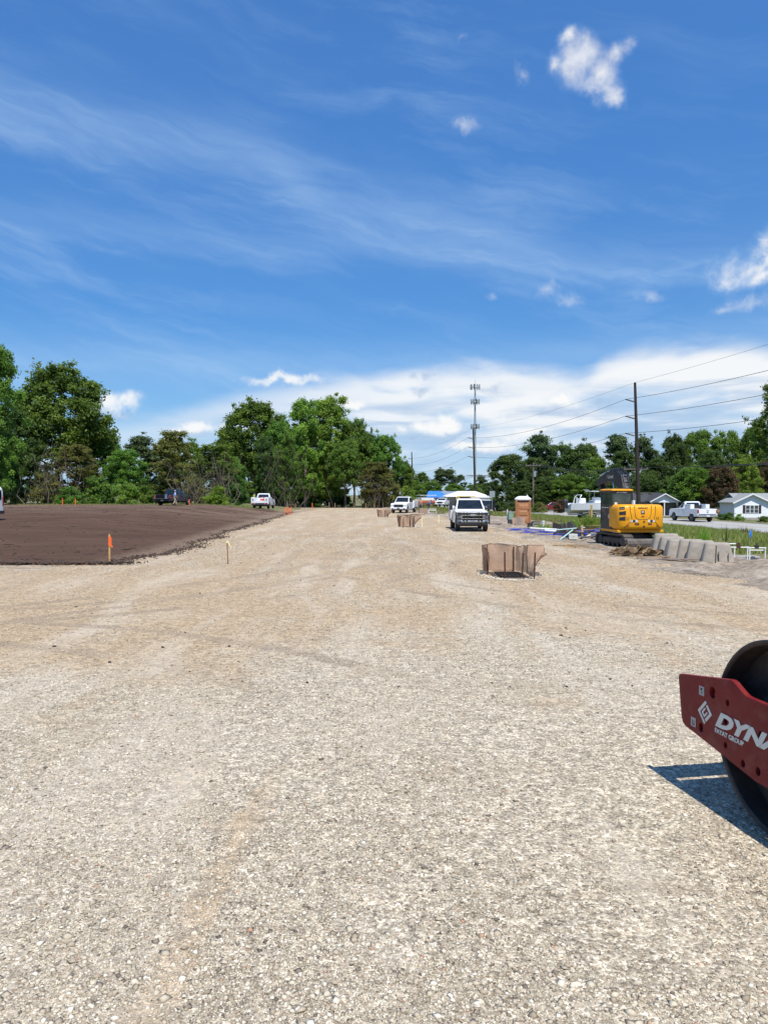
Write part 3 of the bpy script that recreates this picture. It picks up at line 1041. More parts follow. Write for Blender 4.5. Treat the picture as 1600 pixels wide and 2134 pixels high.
def make_tree(kind, seed, H, Rr, nleaf, lsize):
    """crown and trunk meshes, base at the origin"""
    rng = np.random.default_rng(seed)
    C, Rd = [], []
    if kind in ('broad', 'high'):
        nc = 210
        lob = rng.uniform(0.72, 1.12, 9)
        for i in range(nc):
            t = rng.random() ** 0.85
            a = rng.random() * 2 * math.pi
            prof = (math.sin(math.pi * (0.20 + 0.76 * t)) ** 0.6) * lob[int(a / (2 * math.pi) * 9) % 9]
            rr = Rr * prof * (0.35 + 0.6 * rng.random() ** 0.5)
            C.append((rr * math.cos(a), rr * math.sin(a), H * ((0.13 + 0.81 * t) if kind == 'broad' else (0.34 + 0.60 * t))))
            Rd.append(Rr * rng.uniform(0.09, 0.22) * (1 - 0.2 * t))
    elif kind == 'tall':            # lower branches down the trunk, feathery top
        nc = 170
        for i in range(nc):
            t = rng.random()
            a = rng.random() * 2 * math.pi
            prof = 0.55 + 0.45 * math.sin(math.pi * min(1, t * 1.15)) if t < 0.85 else 0.55
            rr = Rr * prof * rng.random() ** 0.6
            C.append((rr * math.cos(a), rr * math.sin(a), H * (0.10 + 0.86 * t)))
            Rd.append(Rr * rng.uniform(0.11, 0.24) * (0.85 if t < 0.45 else 1))
    elif kind == 'pine':
        nc = 38
        for i in range(nc):
            t = rng.random() ** 0.8
            a = rng.random() * 2 * math.pi
            prof = (1 - t) ** 0.5 * 0.9 + 0.16
            rr = Rr * prof * rng.uniform(0.25, 1.0)
            C.append((rr * math.cos(a), rr * math.sin(a), H * (0.36 + 0.60 * t)))
            Rd.append(Rr * rng.uniform(0.20, 0.36))
    elif kind == 'bush':
        nc = 40
        for i in range(nc):
            t = rng.random()
            a = rng.random() * 2 * math.pi
            prof = math.cos(t * 1.35) ** 0.6
            rr = Rr * prof * rng.random() ** 0.5 * rng.uniform(0.7, 1.05)
            C.append((rr * math.cos(a), rr * math.sin(a), H * (0.05 + 0.84 * t)))
            Rd.append(min(Rr, H) * rng.uniform(0.13, 0.27))
    C = np.array(C); Rd = np.array(Rd)
    C[:, 2] += np.where(C[:, 2] > H - Rd, H - Rd * 0.8 - C[:, 2], 0)
    V, F, T = clump_leaves(rng, C, Rd, nleaf, lsize, 0.5 if kind == 'pine' else 0.75, 0.6 if kind == 'pine' else 0.45)
    # stray sprigs break up the outline
    ns = nleaf // 9
    C2 = C[rng.integers(0, len(C), 60)] + rng.normal(size=(60, 3)) * Rr * 0.17
    C2[:, 2] = np.clip(C2[:, 2], 0.1 * H if kind == 'bush' else 0.2 * H, H * 1.02)
    V2, F2, T2 = clump_leaves(rng, C2, np.full(60, Rr * 0.10), ns, lsize * 0.9, 0.9)
    V = np.concatenate([V, V2]); F = np.concatenate([F, F2 + len(T)]); T = np.concatenate([T, T2])
    crown = mesh_np('crown', V, F, {'tint': T})
    b = wood(rng, H, {'broad': 0.020, 'high': 0.020, 'tall': 0.019, 'pine': 0.015, 'bush': 0.012}[kind] * H, C, 0.012 if kind in ('pine', 'tall') else 0.02,
             {'broad': 0.28, 'high': 0.4, 'tall': 0.2, 'pine': 0.55, 'bush': 0.05}[kind], 0.72 if kind in ('broad', 'high') else 0.92, 22 if kind != 'bush' else 12)
    tm = bpy.data.meshes.new('trunk')
    tm.from_pydata(b.v, [], b.f)
    tm.polygons.foreach_set('use_smooth', [True] * len(tm.polygons))
    return crown, tm


TLIB = {}
for kind, nv, H, Rr, nl, ls in (('broad', 6, 18, 6.5, 42000, 0.31), ('high', 4, 18, 6.5, 38000, 0.31), ('tall', 4, 19, 4.6, 34000, 0.28), ('pine', 3, 16, 4.0, 20000, 0.28), ('bush', 4, 4.0, 2.6, 10000, 0.18)):
    TLIB[kind] = (H, Rr, [make_tree(kind, 100 + 13 * k + len(kind), H, Rr, nl, ls) for k in range(nv)])
_tv = {k: 0 for k in TLIB}
_meshmat = {}


def tree(name, kind, px, ytop, hw, Y, leaf, label, z0=None, group=None, bark=None, cat='tree', seed=0):
    H0, R0, var = TLIB[kind]
    cr, tr = var[(_tv[kind]) % len(var)]
    _tv[kind] += 1
    X = PX(px, Y)
    if z0 is None: z0 = float(zt(X, Y))
    H = HT(ytop, Y, z0)
    sz = H / H0
    sxy = hw * Y / 1600 / R0
    e = thing(name, label, cat, (X, Y, z0 - 0.05), random.Random(int(px * 7 + Y)).random() * 6.28, group)
    sxy = max(sxy, 0.3)
    for nm, me, mt in (('trunk', tr, bark or M_TRUNK), ('crown', cr, LM[leaf])):
        if not me.materials: me.materials.append(mt)
        o = bpy.data.objects.new(nm, me)
        o.material_slots[0].link = 'OBJECT'
        o.material_slots[0].material = mt
        col.objects.link(o)
        o.parent = e
        o.scale = (sxy, sxy, sz)
    return e


TG = 'trees along the left edge of the site'
TC = 'trees of the middle wood behind the lot'
TF = 'far pines beyond the buildings'
TR = 'trees across the road'
B = 'bushes'
# left row
tree('broadleaf_tree', 'tall', -8, 712, 60, 96, 'mid', 'tall broadleaf tree cut off by the left edge of the photo', group=TG)
tree('broadleaf_tree', 'high', 128, 754, 108, 116, 'mid', 'largest dark green tree on the left, with full rounded crown', group=TG)
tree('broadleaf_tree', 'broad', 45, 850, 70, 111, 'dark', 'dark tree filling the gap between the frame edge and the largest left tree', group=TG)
tree('vine_covered_tree', 'tall', 160, 925, 50, 105, 'olive', 'vine-hung olive tree in front of the largest left tree', group=TG, bark=M_TRUNK_P)
tree('broadleaf_tree', 'broad', 218, 900, 60, 119, 'mid', 'mid green tree just right of the largest left tree', group=TG)
tree('pine_tree', 'pine', 296, 905, 42, 126, 'pine', 'round-topped pine standing above the left tree row', group=TG)
tree('broadleaf_tree', 'broad', 262, 930, 45, 114, 'mid', 'low tree in front of the round-topped left pine', group=TG)
tree('vine_covered_tree', 'tall', 362, 897, 50, 108, 'olive', 'pale-trunked leafy tree right behind the black pickup', group=TG, bark=M_TRUNK_P)
tree('broadleaf_tree', 'broad', 395, 918, 50, 121, 'mid', 'mid green tree between the pale-trunked tree and the middle wood', group=TG)
tree('vine_covered_tree', 'tall', 450, 922, 46, 111, 'mid', 'brown-vined tree left of the white service truck on the soil pad', group=TG)
tree('broadleaf_tree', 'broad', 335, 925, 45, 128, 'dark', 'dark tree behind the pale-trunked tree, seen on its left', group=TG)
tree('broadleaf_tree', 'broad', 5, 930, 50, 106, 'mid', 'low leafy tree above the white vehicle at the left edge', group=TG)
tree('broadleaf_tree', 'broad', 485, 948, 34, 126, 'mid', 'small tree closing the left row next to the middle wood', group=TG)
for px, yt, hw, Y, lf, lab in (
        (22, 1005, 32, 101, 'olive', 'olive bush right of the white vehicle at the left edge'),
        (95, 985, 42, 102, 'olive', 'brownish twiggy bush with pale stems under the largest left tree'),
        (150, 1012, 34, 101, 'mid', 'green bush behind the two left orange stakes'),
        (205, 990, 42, 103, 'mid', 'wide green bush right of the two left orange stakes'),
        (262, 1000, 36, 102, 'light', 'bright green bush left of the black pickup'),
        (300, 1010, 28, 104, 'mid', 'bush just behind the lowered tailgate of the black pickup'),
        (405, 985, 36, 104, 'olive', 'brown-green bush right of the black pickup'),
        (452, 1012, 32, 101, 'lime', 'bright leafy bush left of the white service truck on the pad'),
        (492, 1005, 30, 108, 'dark', 'dark bush right beside the white service truck on the pad'),
        (55, 1015, 34, 106, 'dark', 'dark bush between the olive bush and the twiggy bush'),
        (345, 1000, 40, 110, 'dark', 'dark bush behind the cab of the black pickup')):
    tree('bush', 'bush', px, yt, hw, Y, lf, lab, group='bushes along the left tree row', cat='bush')
# middle wood
tree('broadleaf_tree', 'high', 527, 832, 78, 140, 'mid', 'broad leftmost tree of the middle wood, with outreaching left limb', group=TC)
tree('broadleaf_tree', 'high', 480, 884, 36, 141, 'mid', 'small tree leaning out left of the middle wood', group=TC)
tree('broadleaf_tree', 'high', 585, 872, 46, 137, 'mid', 'tree between the broad left tree and the feathery tree in the middle wood', group=TC)
tree('tall_tree', 'tall', 636, 828, 46, 139, 'light', 'feathery light green tree with slim trunk in the middle wood', group=TC, bark=M_TRUNK_P)
tree('tall_tree', 'tall', 690, 823, 50, 141, 'light', 'tallest tree of the middle wood, with thick dark trunk', group=TC)
tree('broadleaf_tree', 'high', 738, 868, 46, 145, 'mid', 'round green tree just right of the tallest middle tree', group=TC)
tree('broadleaf_tree', 'high', 803, 903, 42, 143, 'mid', 'pointed green tree at the right end of the middle wood', group=TC)
tree('broadleaf_tree', 'high', 765, 897, 40, 150, 'dark', 'dark tree behind the right half of the middle wood', group=TC)
tree('vine_covered_tree', 'tall', 788, 962, 46, 134, 'olive', 'vine-smothered olive tree behind the white truck with the black grille', group=TC)
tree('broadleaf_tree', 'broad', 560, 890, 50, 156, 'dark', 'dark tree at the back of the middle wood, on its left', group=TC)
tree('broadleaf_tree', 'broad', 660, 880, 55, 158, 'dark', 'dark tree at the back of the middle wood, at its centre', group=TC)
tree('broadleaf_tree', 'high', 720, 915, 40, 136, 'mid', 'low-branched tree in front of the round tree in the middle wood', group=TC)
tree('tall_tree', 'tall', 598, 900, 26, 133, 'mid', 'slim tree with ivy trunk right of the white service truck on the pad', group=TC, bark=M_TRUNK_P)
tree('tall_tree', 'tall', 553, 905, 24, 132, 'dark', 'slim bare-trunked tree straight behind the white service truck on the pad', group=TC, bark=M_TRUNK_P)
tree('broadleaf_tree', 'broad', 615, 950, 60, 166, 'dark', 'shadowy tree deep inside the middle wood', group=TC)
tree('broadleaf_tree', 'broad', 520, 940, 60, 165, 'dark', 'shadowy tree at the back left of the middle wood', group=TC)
tree('broadleaf_tree', 'high', 835, 955, 30, 146, 'mid', 'outermost low tree on the right of the middle wood', group=TC)
for px, yt, hw, Y, lf, lab in (
        (512, 1000, 40, 133, 'mid', 'bush at the left foot of the middle wood'),
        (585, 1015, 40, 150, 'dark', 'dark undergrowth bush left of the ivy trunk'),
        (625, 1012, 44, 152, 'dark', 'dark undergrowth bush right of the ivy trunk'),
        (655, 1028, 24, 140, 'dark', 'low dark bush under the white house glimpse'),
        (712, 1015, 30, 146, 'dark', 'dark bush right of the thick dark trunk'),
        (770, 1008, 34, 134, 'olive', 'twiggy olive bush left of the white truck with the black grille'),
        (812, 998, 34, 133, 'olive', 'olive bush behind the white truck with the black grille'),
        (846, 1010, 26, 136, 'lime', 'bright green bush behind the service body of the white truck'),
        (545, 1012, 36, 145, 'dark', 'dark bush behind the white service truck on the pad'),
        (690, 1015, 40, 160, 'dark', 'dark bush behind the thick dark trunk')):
    tree('bush', 'bush', px, yt, hw, Y, lf, lab, group='bushes at the foot of the middle wood', cat='bush')
# far pines and hedge beyond the buildings
for px, yt, hw, Y, lf, kd, lab in (
        (852, 972, 22, 250, 'pine', 'pine', 'far pine just right of the middle wood'),
        (878, 982, 24, 255, 'mid', 'broad', 'far leafy tree above the blue roof, left side'),
        (915, 975, 22, 262, 'pine', 'pine', 'taller of the far pines, left of the cell tower'),
        (936, 976, 22, 262, 'pine', 'pine', 'flat-topped far pine close left of the cell tower'),
        (960, 988, 15, 258, 'pine', 'pine', 'slim far pine left beside the cell tower pole'),
        (1000, 990, 18, 262, 'pine', 'pine', 'far pine right beside the cell tower pole'),
        (1018, 1004, 24, 255, 'dark', 'broad', 'far dark tree left of the big oak'),
        (900, 1002, 28, 240, 'mid', 'broad', 'low far tree right above the blue roof'),
        (945, 1006, 28, 240, 'mid', 'broad', 'low far tree above the white roof, left side'),
        (985, 1008, 26, 240, 'mid', 'broad', 'low far tree above the white roof, right side'),
        (860, 998, 24, 235, 'mid', 'broad', 'low far tree right of the middle wood')):
    tree('far_tree', kd, px, yt, hw, Y, lf, lab, z0=-0.5, group=TF)
# across the road
tree('oak_tree', 'broad', 1062, 942, 50, 138, 'dark', 'big dark oak at the left end of the trees across the road', group=TR)
tree('pine_tree', 'pine', 1121, 902, 38, 146, 'pine', 'round-headed pine rising behind the big dark oak', group=TR)
for px, yt, hw, Y, lf, kd, lab in (
        (1112, 950, 46, 142, 'dark', 'broad', 'dark oak behind the portable toilet'),
        (1168, 922, 50, 148, 'dark', 'broad', 'dark round tree above and right of the wooden pole'),
        (1218, 918, 48, 146, 'dark', 'broad', 'dark tree left above the excavator'),
        (1284, 903, 38, 150, 'pine', 'pine', 'pine left beside the tall roadside pole'),
        (1340, 908, 36, 150, 'pine', 'pine', 'pine right beside the tall roadside pole'),
        (1300, 935, 46, 142, 'dark', 'broad', 'dark tree straight behind the excavator arm'),
        (1405, 902, 40, 150, 'dark', 'broad', 'dark tree above the grey-roofed house'),
        (1455, 890, 48, 152, 'mid', 'broad', 'mid green tree above the white pickup on the road'),
        (1512, 892, 46, 150, 'mid', 'broad', 'mid green tree left above the white house'),
        (1566, 884, 48, 148, 'mid', 'broad', 'mid green tree above the white house roof'),
        (1370, 950, 46, 140, 'dark', 'broad', 'dark tree left behind the grey-roofed house'),
        (1240, 950, 42, 132, 'mid', 'broad', 'brighter green tree left of the excavator arm'),
        (1185, 985, 46, 130, 'mid', 'broad', 'low green tree above the boat'),
        (1140, 990, 40, 132, 'dark', 'broad', 'low dark tree right of the portable toilet'),
        (1345, 985, 44, 134, 'dark', 'broad', 'low dark tree above the grey house porch'),
        (1438, 968, 56, 128, 'mid', 'broad', 'dome-shaped green tree behind the white pickup on the road'),
        (1502, 966, 38, 124, 'rust', 'broad', 'dark reddish tree left of the white house'),
        (1546, 952, 44, 126, 'lime', 'broad', 'bright lime green tree behind the white house'),
        (1598, 958, 36, 130, 'rust', 'broad', 'dark brownish tree behind the white house, at the frame edge'),
        (1480, 935, 46, 142, 'dark', 'broad', 'dark tree behind the dome-shaped green tree'),
        (1090, 1000, 40, 130, 'dark', 'broad', 'low dark tree left behind the portable toilet'),
        (1260, 985, 36, 128, 'dark', 'broad', 'low dark tree behind the excavator cab'),
        (1405, 990, 40, 136, 'dark', 'broad', 'low dark tree behind the grey roof ridge')):
    tree('broadleaf_tree' if kd == 'broad' else 'pine_tree', kd, px, yt, hw, Y, lf, lab, group=TR)
tree('broadleaf_tree', 'tall', 1622, 788, 56, 134, 'mid', 'tall tree cut off by the right edge of the photo', group=TR)
for px, yt, hw, Y, lf, lab in (
        (1170, 1040, 22, 112, 'rust', 'reddish shrub across the road left of the boat'),
        (1125, 1045, 20, 114, 'olive', 'olive shrub across the road right of the portable toilet'),
        (1205, 1040, 20, 114, 'dark', 'dark shrub behind the boat'),
        (1045, 1042, 20, 126, 'dark', 'dark shrub under the big oak'),
        (1066, 1046, 18, 122, 'dark', 'dark shrub left of the portable toilet across the road'),
        (1518, 1066, 16, 100, 'mid', 'leafy shrub at the left front corner of the white house'),
        (1540, 1070, 13, 101, 'light', 'light green shrub under the window of the white house'),
        (1592, 1073, 14, 100, 'mid', 'shrub at the right under the white house wall'),
        (1500, 1070, 14, 103, 'dark', 'dark shrub between the road pickup and the white house'),
        (1350, 1052, 20, 112, 'dark', 'dark shrub in front of the grey house, right of the excavator')):
    tree('shrub', 'bush', px, yt, hw, Y, lf, lab, group='shrubs across the road', cat='shrub')


# ------------------------------------------------------------------ road roller at the right edge
M_MAROON = mat('maroon_paint', (0.175, 0.014, 0.016), 0.5, 0, 0.12, 3, dirt=((0.33, 0.17, 0.13), 0.22), spec=0.2, bump=0.0006, bscale=22)
M_DRUM = mat('drum_steel', (0.040, 0.035, 0.031), 0.55, 0.2, 0.3, 4, bump=0.0008, bscale=60, dirt=((0.16, 0.13, 0.10), 0.35))
M_DECAL = mat('decal_white', (0.62, 0.64, 0.58), 0.5, 0, 0.05, 8)
M_DECALG = mat('decal_grey', (0.36, 0.36, 0.35), 0.5, 0, 0.15, 60)
M_DECALK = mat('decal_black', (0.02, 0.02, 0.02), 0.5, 0, 0.1, 8)
TH = R(10)
DR = 0.654
# local frame: +x forward (away from the camera), +y left, origin on the ground under the drum's left end
roller = thing('road_roller', 'maroon road roller with black drum, cut off by the right edge', 'road roller', (2.568, 5.013, 0), R(90) + TH)
DW = 1.68


def holed_plate(outline, holes, y0, y1, name, material, parent):
    bm = bmesh.new()
    def loop(pts):
        vs = [bm.verts.new((p[0], y0, p[1])) for p in pts]
        return [bm.edges.new((vs[i], vs[(i + 1) % len(vs)])) for i in range(len(vs))]
    es = loop(outline)
    for (hx, hz, rx, rz) in holes:
        es += loop([(hx + rx * math.cos(2 * math.pi * k / 20), hz + rz * math.sin(2 * math.pi * k / 20)) for k in range(20)])
    r = bmesh.ops.triangle_fill(bm, use_beauty=True, use_dissolve=False, edges=es)
    fs = [f for f in bm.faces]
    ex = bmesh.ops.extrude_face_region(bm, geom=fs)
    for v in ex['geom']:
        if isinstance(v, bmesh.types.BMVert):
            v.co.y = y1
    bmesh.ops.recalc_face_normals(bm, faces=bm.faces)
    me = bpy.data.meshes.new(name)
    bm.to_mesh(me)
    bm.free()
    return link(name, me, material, parent, bevel=0.004, seg=2)


side = [(0.988, 0.838), (0.983, 0.866), (0.965, 0.877), (0.36, 0.977), (0.325, 0.981), (0.292, 0.974), (0.255, 0.955), (0.194, 0.924), (0.165, 0.913), (0.13, 0.909),
        (-1.25, 0.905), (-1.25, 0.42), (-0.95, 0.385), (-0.35, 0.366), (0.06, 0.368), (0.123, 0.378), (0.449, 0.428), (0.895, 0.494), (0.925, 0.512), (0.942, 0.545)]
holes = [(0.543, 0.837, 0.036, 0.042), (0.367, 0.810, 0.019, 0.021), (0.389, 0.673, 0.022, 0.024), (0.682, 0.540, 0.026, 0.036), (0.385, 0.506, 0.019, 0.022),
         (0.189, 0.442, 0.022, 0.026), (0.032, 0.444, 0.024, 0.028), (0.003, 0.686, 0.030, 0.034), (-0.28, 0.46, 0.03, 0.03), (-0.6, 0.7, 0.03, 0.03)]
pl = holed_plate(side, holes, 0.060, 0.100, 'side_plate', M_MAROON, roller)
tag(pl, 'maroon side plate with white lettering and bolt holes')
holed_plate(side, holes, -DW - 0.10, -DW - 0.06, 'side_plate', M_MAROON, roller)
# hollow behind bolt holes: mounting pads
MB().box(-0.22, 0.22, 0.005, 0.058, 0.50, 0.80).build('drum_mount', M_DRUM, roller, bevel=0.01)
MB().box(0.765, 0.980, -DW - 0.058, 0.058, 0.67, 0.795).build('front_crossbar', M_MAROON, roller, bevel=0.01)
MB().box(-0.95, 0.76, 0.012, 0.058, 0.815, 0.885).build('shadow_filler', M_MAROON, roller, bevel=0.006)  # added unseen strip, closes the light slit between plate and drum shadows
MB().box(-1.25, -0.98, -DW - 0.058, 0.058, 0.46, 0.88).build('rear_crossbar', M_MAROON, roller, bevel=0.01)
# drum: shell with recessed end
prof = [(DR - 0.05, -0.16), (DR - 0.035, -0.012), (DR - 0.022, 0.0), (DR - 0.004, 0.0), (DR, -0.006), (DR, -DW + 0.006), (DR - 0.004, -DW), (DR - 0.022, -DW), (DR - 0.035, -DW + 0.012), (DR - 0.05, -DW + 0.16)]
b = MB()
nseg = 96
rings = []
for r, t in prof:
    rings.append([(r * math.cos(2 * math.pi * k / nseg), t, DR + r * math.sin(2 * math.pi * k / nseg)) for k in range(nseg)])
b.loft(rings, True)
dr = b.build('drum', M_DRUM, roller, smooth=True)
b = MB()
b.lathe([(0.30, 0), (0.30, 0.10), (0.26, 0.13), (0.12, 0.13)], (0, -0.165, DR), (0, 1, 0), 28)
b.build('hub', M_DRUM, dr, smooth=True)
# lettering on the left plate, read from the outside: text x runs towards the rear
def plate_text(s, size, x_front, z, off, shear, sx, name='lettering', m=M_DECAL, fit=None):
    me = text_mesh(s, size, off, 0.0012, shear, sx)
    if fit:
        w0 = max(v.co.x for v in me.vertices) - min(v.co.x for v in me.vertices)
        for v in me.vertices: v.co.x *= fit / w0
    o = link(name, me, m, pl)
    # local text x -> -x (rear), text y -> z, text normal -> +y
    o.matrix_local = Matrix.Translation((x_front, 0.1025, z)) @ Matrix(((-1, 0, 0, 0), (0, 0, 1, 0), (0, 1, 0, 0), (0, 0, 0, 1)))
    return o


plate_text('DYNAPAC', 0.142, 0.500, 0.617, 0.0078, 0.36, 1.0, fit=1.16)
plate_text('FAYAT GROUP', 0.046, 0.505, 0.563, 0.0014, 0.0, 1.0, fit=0.325)
# diamond emblem: two interlocking brackets
lg = MB()
cx_, cz_ = 0.627, 0.668


def lp(u, v):
    # u along top-left edge direction, v along top-right edge direction, unit diamond -1..1
    top, left, bot, right = Vector((0.626, 0.757)), Vector((0.714, 0.666)), Vector((0.640, 0.579)), Vector((0.540, 0.674))
    c = (top + left + bot + right) / 4
    a = ((left - top) + (bot - right)) / 4
    d = ((right - top) + (bot - left)) / 4
    p = c + a * u + d * v
    return p


def poly(pts):
    lg.prism([tuple(lp(u, v)) for u, v in pts], 'y', 0.1005, 0.1030)


poly([(-1, -1), (1, -1), (1, 1.0), (0.72, 1.0), (0.72, -0.62), (-1, -0.62)])
poly([(-1, -0.42), (-1, 1), (0.52, 1), (0.52, 0.62), (-0.66, 0.62), (-0.66, -0.42)])
poly([(-0.38, -0.42), (0.50, -0.42), (0.50, 0.40), (-0.38, 0.40), (-0.38, 0.18), (0.26, 0.18), (0.26, -0.20), (-0.38, -0.20)])
lg.build('emblem', M_DECAL, pl)
for (sx, szz) in ((0.674, 0.817), (0.778, 0.555)):
    s_ = MB().box(sx - 0.031, sx + 0.031, 0.1005, 0.1025, szz - 0.034, szz + 0.034).build('sticker', M_DECALG, pl)
    if szz > 0.7:
        MB().tube([(sx + 0.012, 0.1035, szz + 0.02), (sx - 0.008, 0.1035, szz + 0.018), (sx - 0.012, 0.1035, szz), (sx, 0.1035, szz - 0.006), (sx - 0.006, 0.1035, szz - 0.02), (sx + 0.01, 0.1035, szz - 0.022)], 0.003, 4).build('symbol', M_DECALK, s_) if False else None
    b = MB()
    if szz > 0.7:
        b.box(sx - 0.012, sx + 0.014, 0.103, 0.1034, szz + 0.004, szz + 0.022).box(sx - 0.006, sx + 0.004, 0.103, 0.1034, szz - 0.024, szz - 0.002)
    else:
        b.box(sx - 0.014, sx - 0.006, 0.103, 0.1034, szz - 0.018, szz + 0.016).box(sx + 0.006, sx + 0.014, 0.103, 0.1034, szz - 0.018, szz + 0.016).box(sx - 0.014, sx + 0.014, 0.103, 0.1034, szz - 0.024, szz - 0.016)
    b.build('symbol', M_DECALK, pl)
# rear half: hitch, platform, hood, tyres, canopy (outside the frame, kept plain)
MB().box(-1.65, -1.25, -1.1, -0.6, 0.45, 0.80).build('hitch', M_DARK, roller, bevel=0.02)
MB().box(-2.7, -1.62, -DW + 0.05, -0.05, 0.55, 1.05).build('platform', M_MAROON, roller, bevel=0.03)
b = MB()
b.loft([[(-2.7, -1.45, 0.6), (-2.7, -0.25, 0.6), (-2.7, -0.25, 1.55), (-2.7, -0.35, 1.65), (-2.7, -1.35, 1.65), (-2.7, -1.45, 1.55)],
        [(-4.2, -1.45, 0.6), (-4.2, -0.25, 0.6), (-4.25, -0.25, 1.35), (-4.25, -0.35, 1.45), (-4.25, -1.35, 1.45), (-4.25, -1.45, 1.35)]])
b.build('engine_hood', M_MAROON, roller, bevel=0.03)
for yy_ in (-0.02, -DW + 0.02):
    b = MB().lathe([(0.30, -0.18), (0.62, -0.21), (0.70, -0.16), (0.72, 0), (0.70, 0.16), (0.62, 0.21), (0.30, 0.18)], (-3.2, yy_, 0.72), (0, 1, 0), 32)
    wl = b.build('wheel', M_TYRE, roller, smooth=True)
    MB().lathe([(0.31, -0.185), (0.31, 0.185)], (-3.2, yy_, 0.72), (0, 1, 0), 24).build('rim', M_MAROON, wl, smooth=True)
for (x_, y_) in ((-1.72, -0.15), (-1.72, -DW + 0.15), (-2.62, -0.15), (-2.62, -DW + 0.15)):
    MB().box(x_ - 0.04, x_ + 0.04, y_ - 0.04, y_ + 0.04, 1.05, 2.75).build('canopy_post', M_DARK, roller)
MB().box(-2.85, -1.55, -DW + 0.0, 0.0, 2.75, 2.83).build('canopy', M_DARK, roller, bevel=0.03)
MB().box(-2.5, -2.1, -1.1, -0.6, 1.051, 1.35).box(-2.6, -2.48, -1.1, -0.6, 1.34, 1.8).build('seat', M_DARK, roller, bevel=0.04)


# ------------------------------------------------------------------ excavator
M_EY = mat('machine_yellow', (0.80, 0.350, 0.008), 0.42, 0, 0.07, 2, dirt=((0.45, 0.28, 0.10), 0.12), spec=0.35)
M_EK = mat('machine_black', (0.020, 0.021, 0.024), 0.45, 0, 0.25, 4, dirt=((0.20, 0.17, 0.13), 0.18))
M_TRACK = mat('track_steel', (0.095, 0.082, 0.070), 0.7, 0.3, 0.3, 7, dirt=((0.27, 0.21, 0.16), 0.55), bump=0.004, bscale=30)
M_CABGL = glass_mat('cab_glass', (0.045, 0.06, 0.055), 0.04)
M_BLADE = mat('dusty_blade', (0.12, 0.105, 0.09), 0.75, 0.1, 0.35, 3, dirt=((0.30, 0.25, 0.19), 0.4))
M_HOSE = mat('hose_black', (0.012, 0.012, 0.012), 0.5, 0, 0.2, 8)
M_ROD = mat('cylinder_rod', (0.6, 0.6, 0.6), 0.15, 1.0, 0.05, 8)
EX, EYY = 11.15, 34.6
ex = thing('excavator', 'yellow excavator with black folded arm parked among the building debris', 'excavator', (EX, EYY, -0.06), R(90) + R(5))
ex.scale = (0.93, 0.93, 0.94)
# local: +x forward (away from camera), +y left. undercarriage turned a little further left
UR = R(7)
um = Matrix.Rotation(UR, 4, 'Z')


def turned(b, m):
    b.v = [tuple(m @ Vector(p)) for p in b.v]
    return b


def track_path(n_arc=8, L=2.2, r=0.29):
    pts = []
    for k in range(n_arc + 1):
        a = math.pi / 2 - math.pi * k / n_arc
        pts.append((L / 2 + r * math.cos(a), r + r * math.sin(a)))
    for k in range(n_arc + 1):
        a = -math.pi / 2 - math.pi * k / n_arc
        pts.append((-L / 2 + r * math.cos(a), r + r * math.sin(a)))
    return pts


for s in (1, -1):
    y0, y1 = s * 0.70, s * 1.15
    ya, yb = min(y0, y1), max(y0, y1)
    outer = track_path(8, 2.2, 0.31)
    inner = track_path(8, 2.2, 0.265)
    inner = [(x, z + 0.045) for x, z in inner]
    b = MB()
    n = len(outer)
    b.add([(x, ya, z) for x, z in outer] + [(x, yb, z) for x, z in outer] + [(x, ya, z) for x, z in inner] + [(x, yb, z) for x, z in inner],
          [f for i in range(n) for f in ((i, (i + 1) % n, n + (i + 1) % n, n + i), (2 * n + i, 3 * n + i, 3 * n + (i + 1) % n, 2 * n + (i + 1) % n),
                                        (i, 2 * n + i, 2 * n + (i + 1) % n, (i + 1) % n), (n + i, n + (i + 1) % n, 3 * n + (i + 1) % n, 3 * n + i))])
    tr = turned(b, um).build('track', M_TRACK, ex)
    # shoes
    per = []
    dense = track_path(14, 2.2, 0.325)
    seglen = [0]
    for i in range(len(dense)):
        p, q = dense[i], dense[(i + 1) % len(dense)]
        seglen.append(seglen[-1] + math.dist(p, q))
    NSH = 40
    shoe = MB().box(-0.065, 0.065, ya - 0.01, yb + 0.01, -0.012, 0.018).box(-0.012, 0.012, ya - 0.005, yb + 0.005, 0.018, 0.042)
    sme = None
    for k in range(NSH):
        d = seglen[-1] * k / NSH
        i = max(j for j in range(len(dense)) if seglen[j] <= d)
        p, q = dense[i], dense[(i + 1) % len(dense)]
        f_ = (d - seglen[i]) / max(1e-6, seglen[i + 1] - seglen[i])
        x, z = p[0] + (q[0] - p[0]) * f_, p[1] + (q[1] - p[1]) * f_
        ang = math.atan2(q[1] - p[1], q[0] - p[0])
        if sme is None:
            o = shoe.build('track_shoe', M_TRACK, tr)
            sme = o.data
        else:
            o = bpy.data.objects.new('track_shoe', sme)
            col.objects.link(o)
            o.parent = tr
        o.matrix_local = um @ Matrix.Translation((x, 0, z - 0.012)) @ Matrix.Rotation(-ang + math.pi, 4, 'Y')
    yo = s * 0.93
    fr = turned(MB().box(-1.0, 1.0, yo - 0.13, yo + 0.13, 0.17, 0.46), um).build('track_frame', M_EK, ex, bevel=0.03)
    for x in (-1.1, 1.1):
        b = MB().lathe([(0.10, -0.17), (0.23, -0.15), (0.25, 0), (0.23, 0.15), (0.10, 0.17)], (x, yo, 0.32), (0, 1, 0), 20)
        turned(b, um).build('sprocket' if x > 0 else 'idler', M_EK, ex, smooth=True)
    for x in (-0.62, -0.2, 0.22, 0.64):
        b = MB().cyl((x, yo - 0.17, 0.15), (x, yo + 0.17, 0.15), 0.085, 14)
        turned(b, um).build('roller', M_EK, ex, smooth=True)
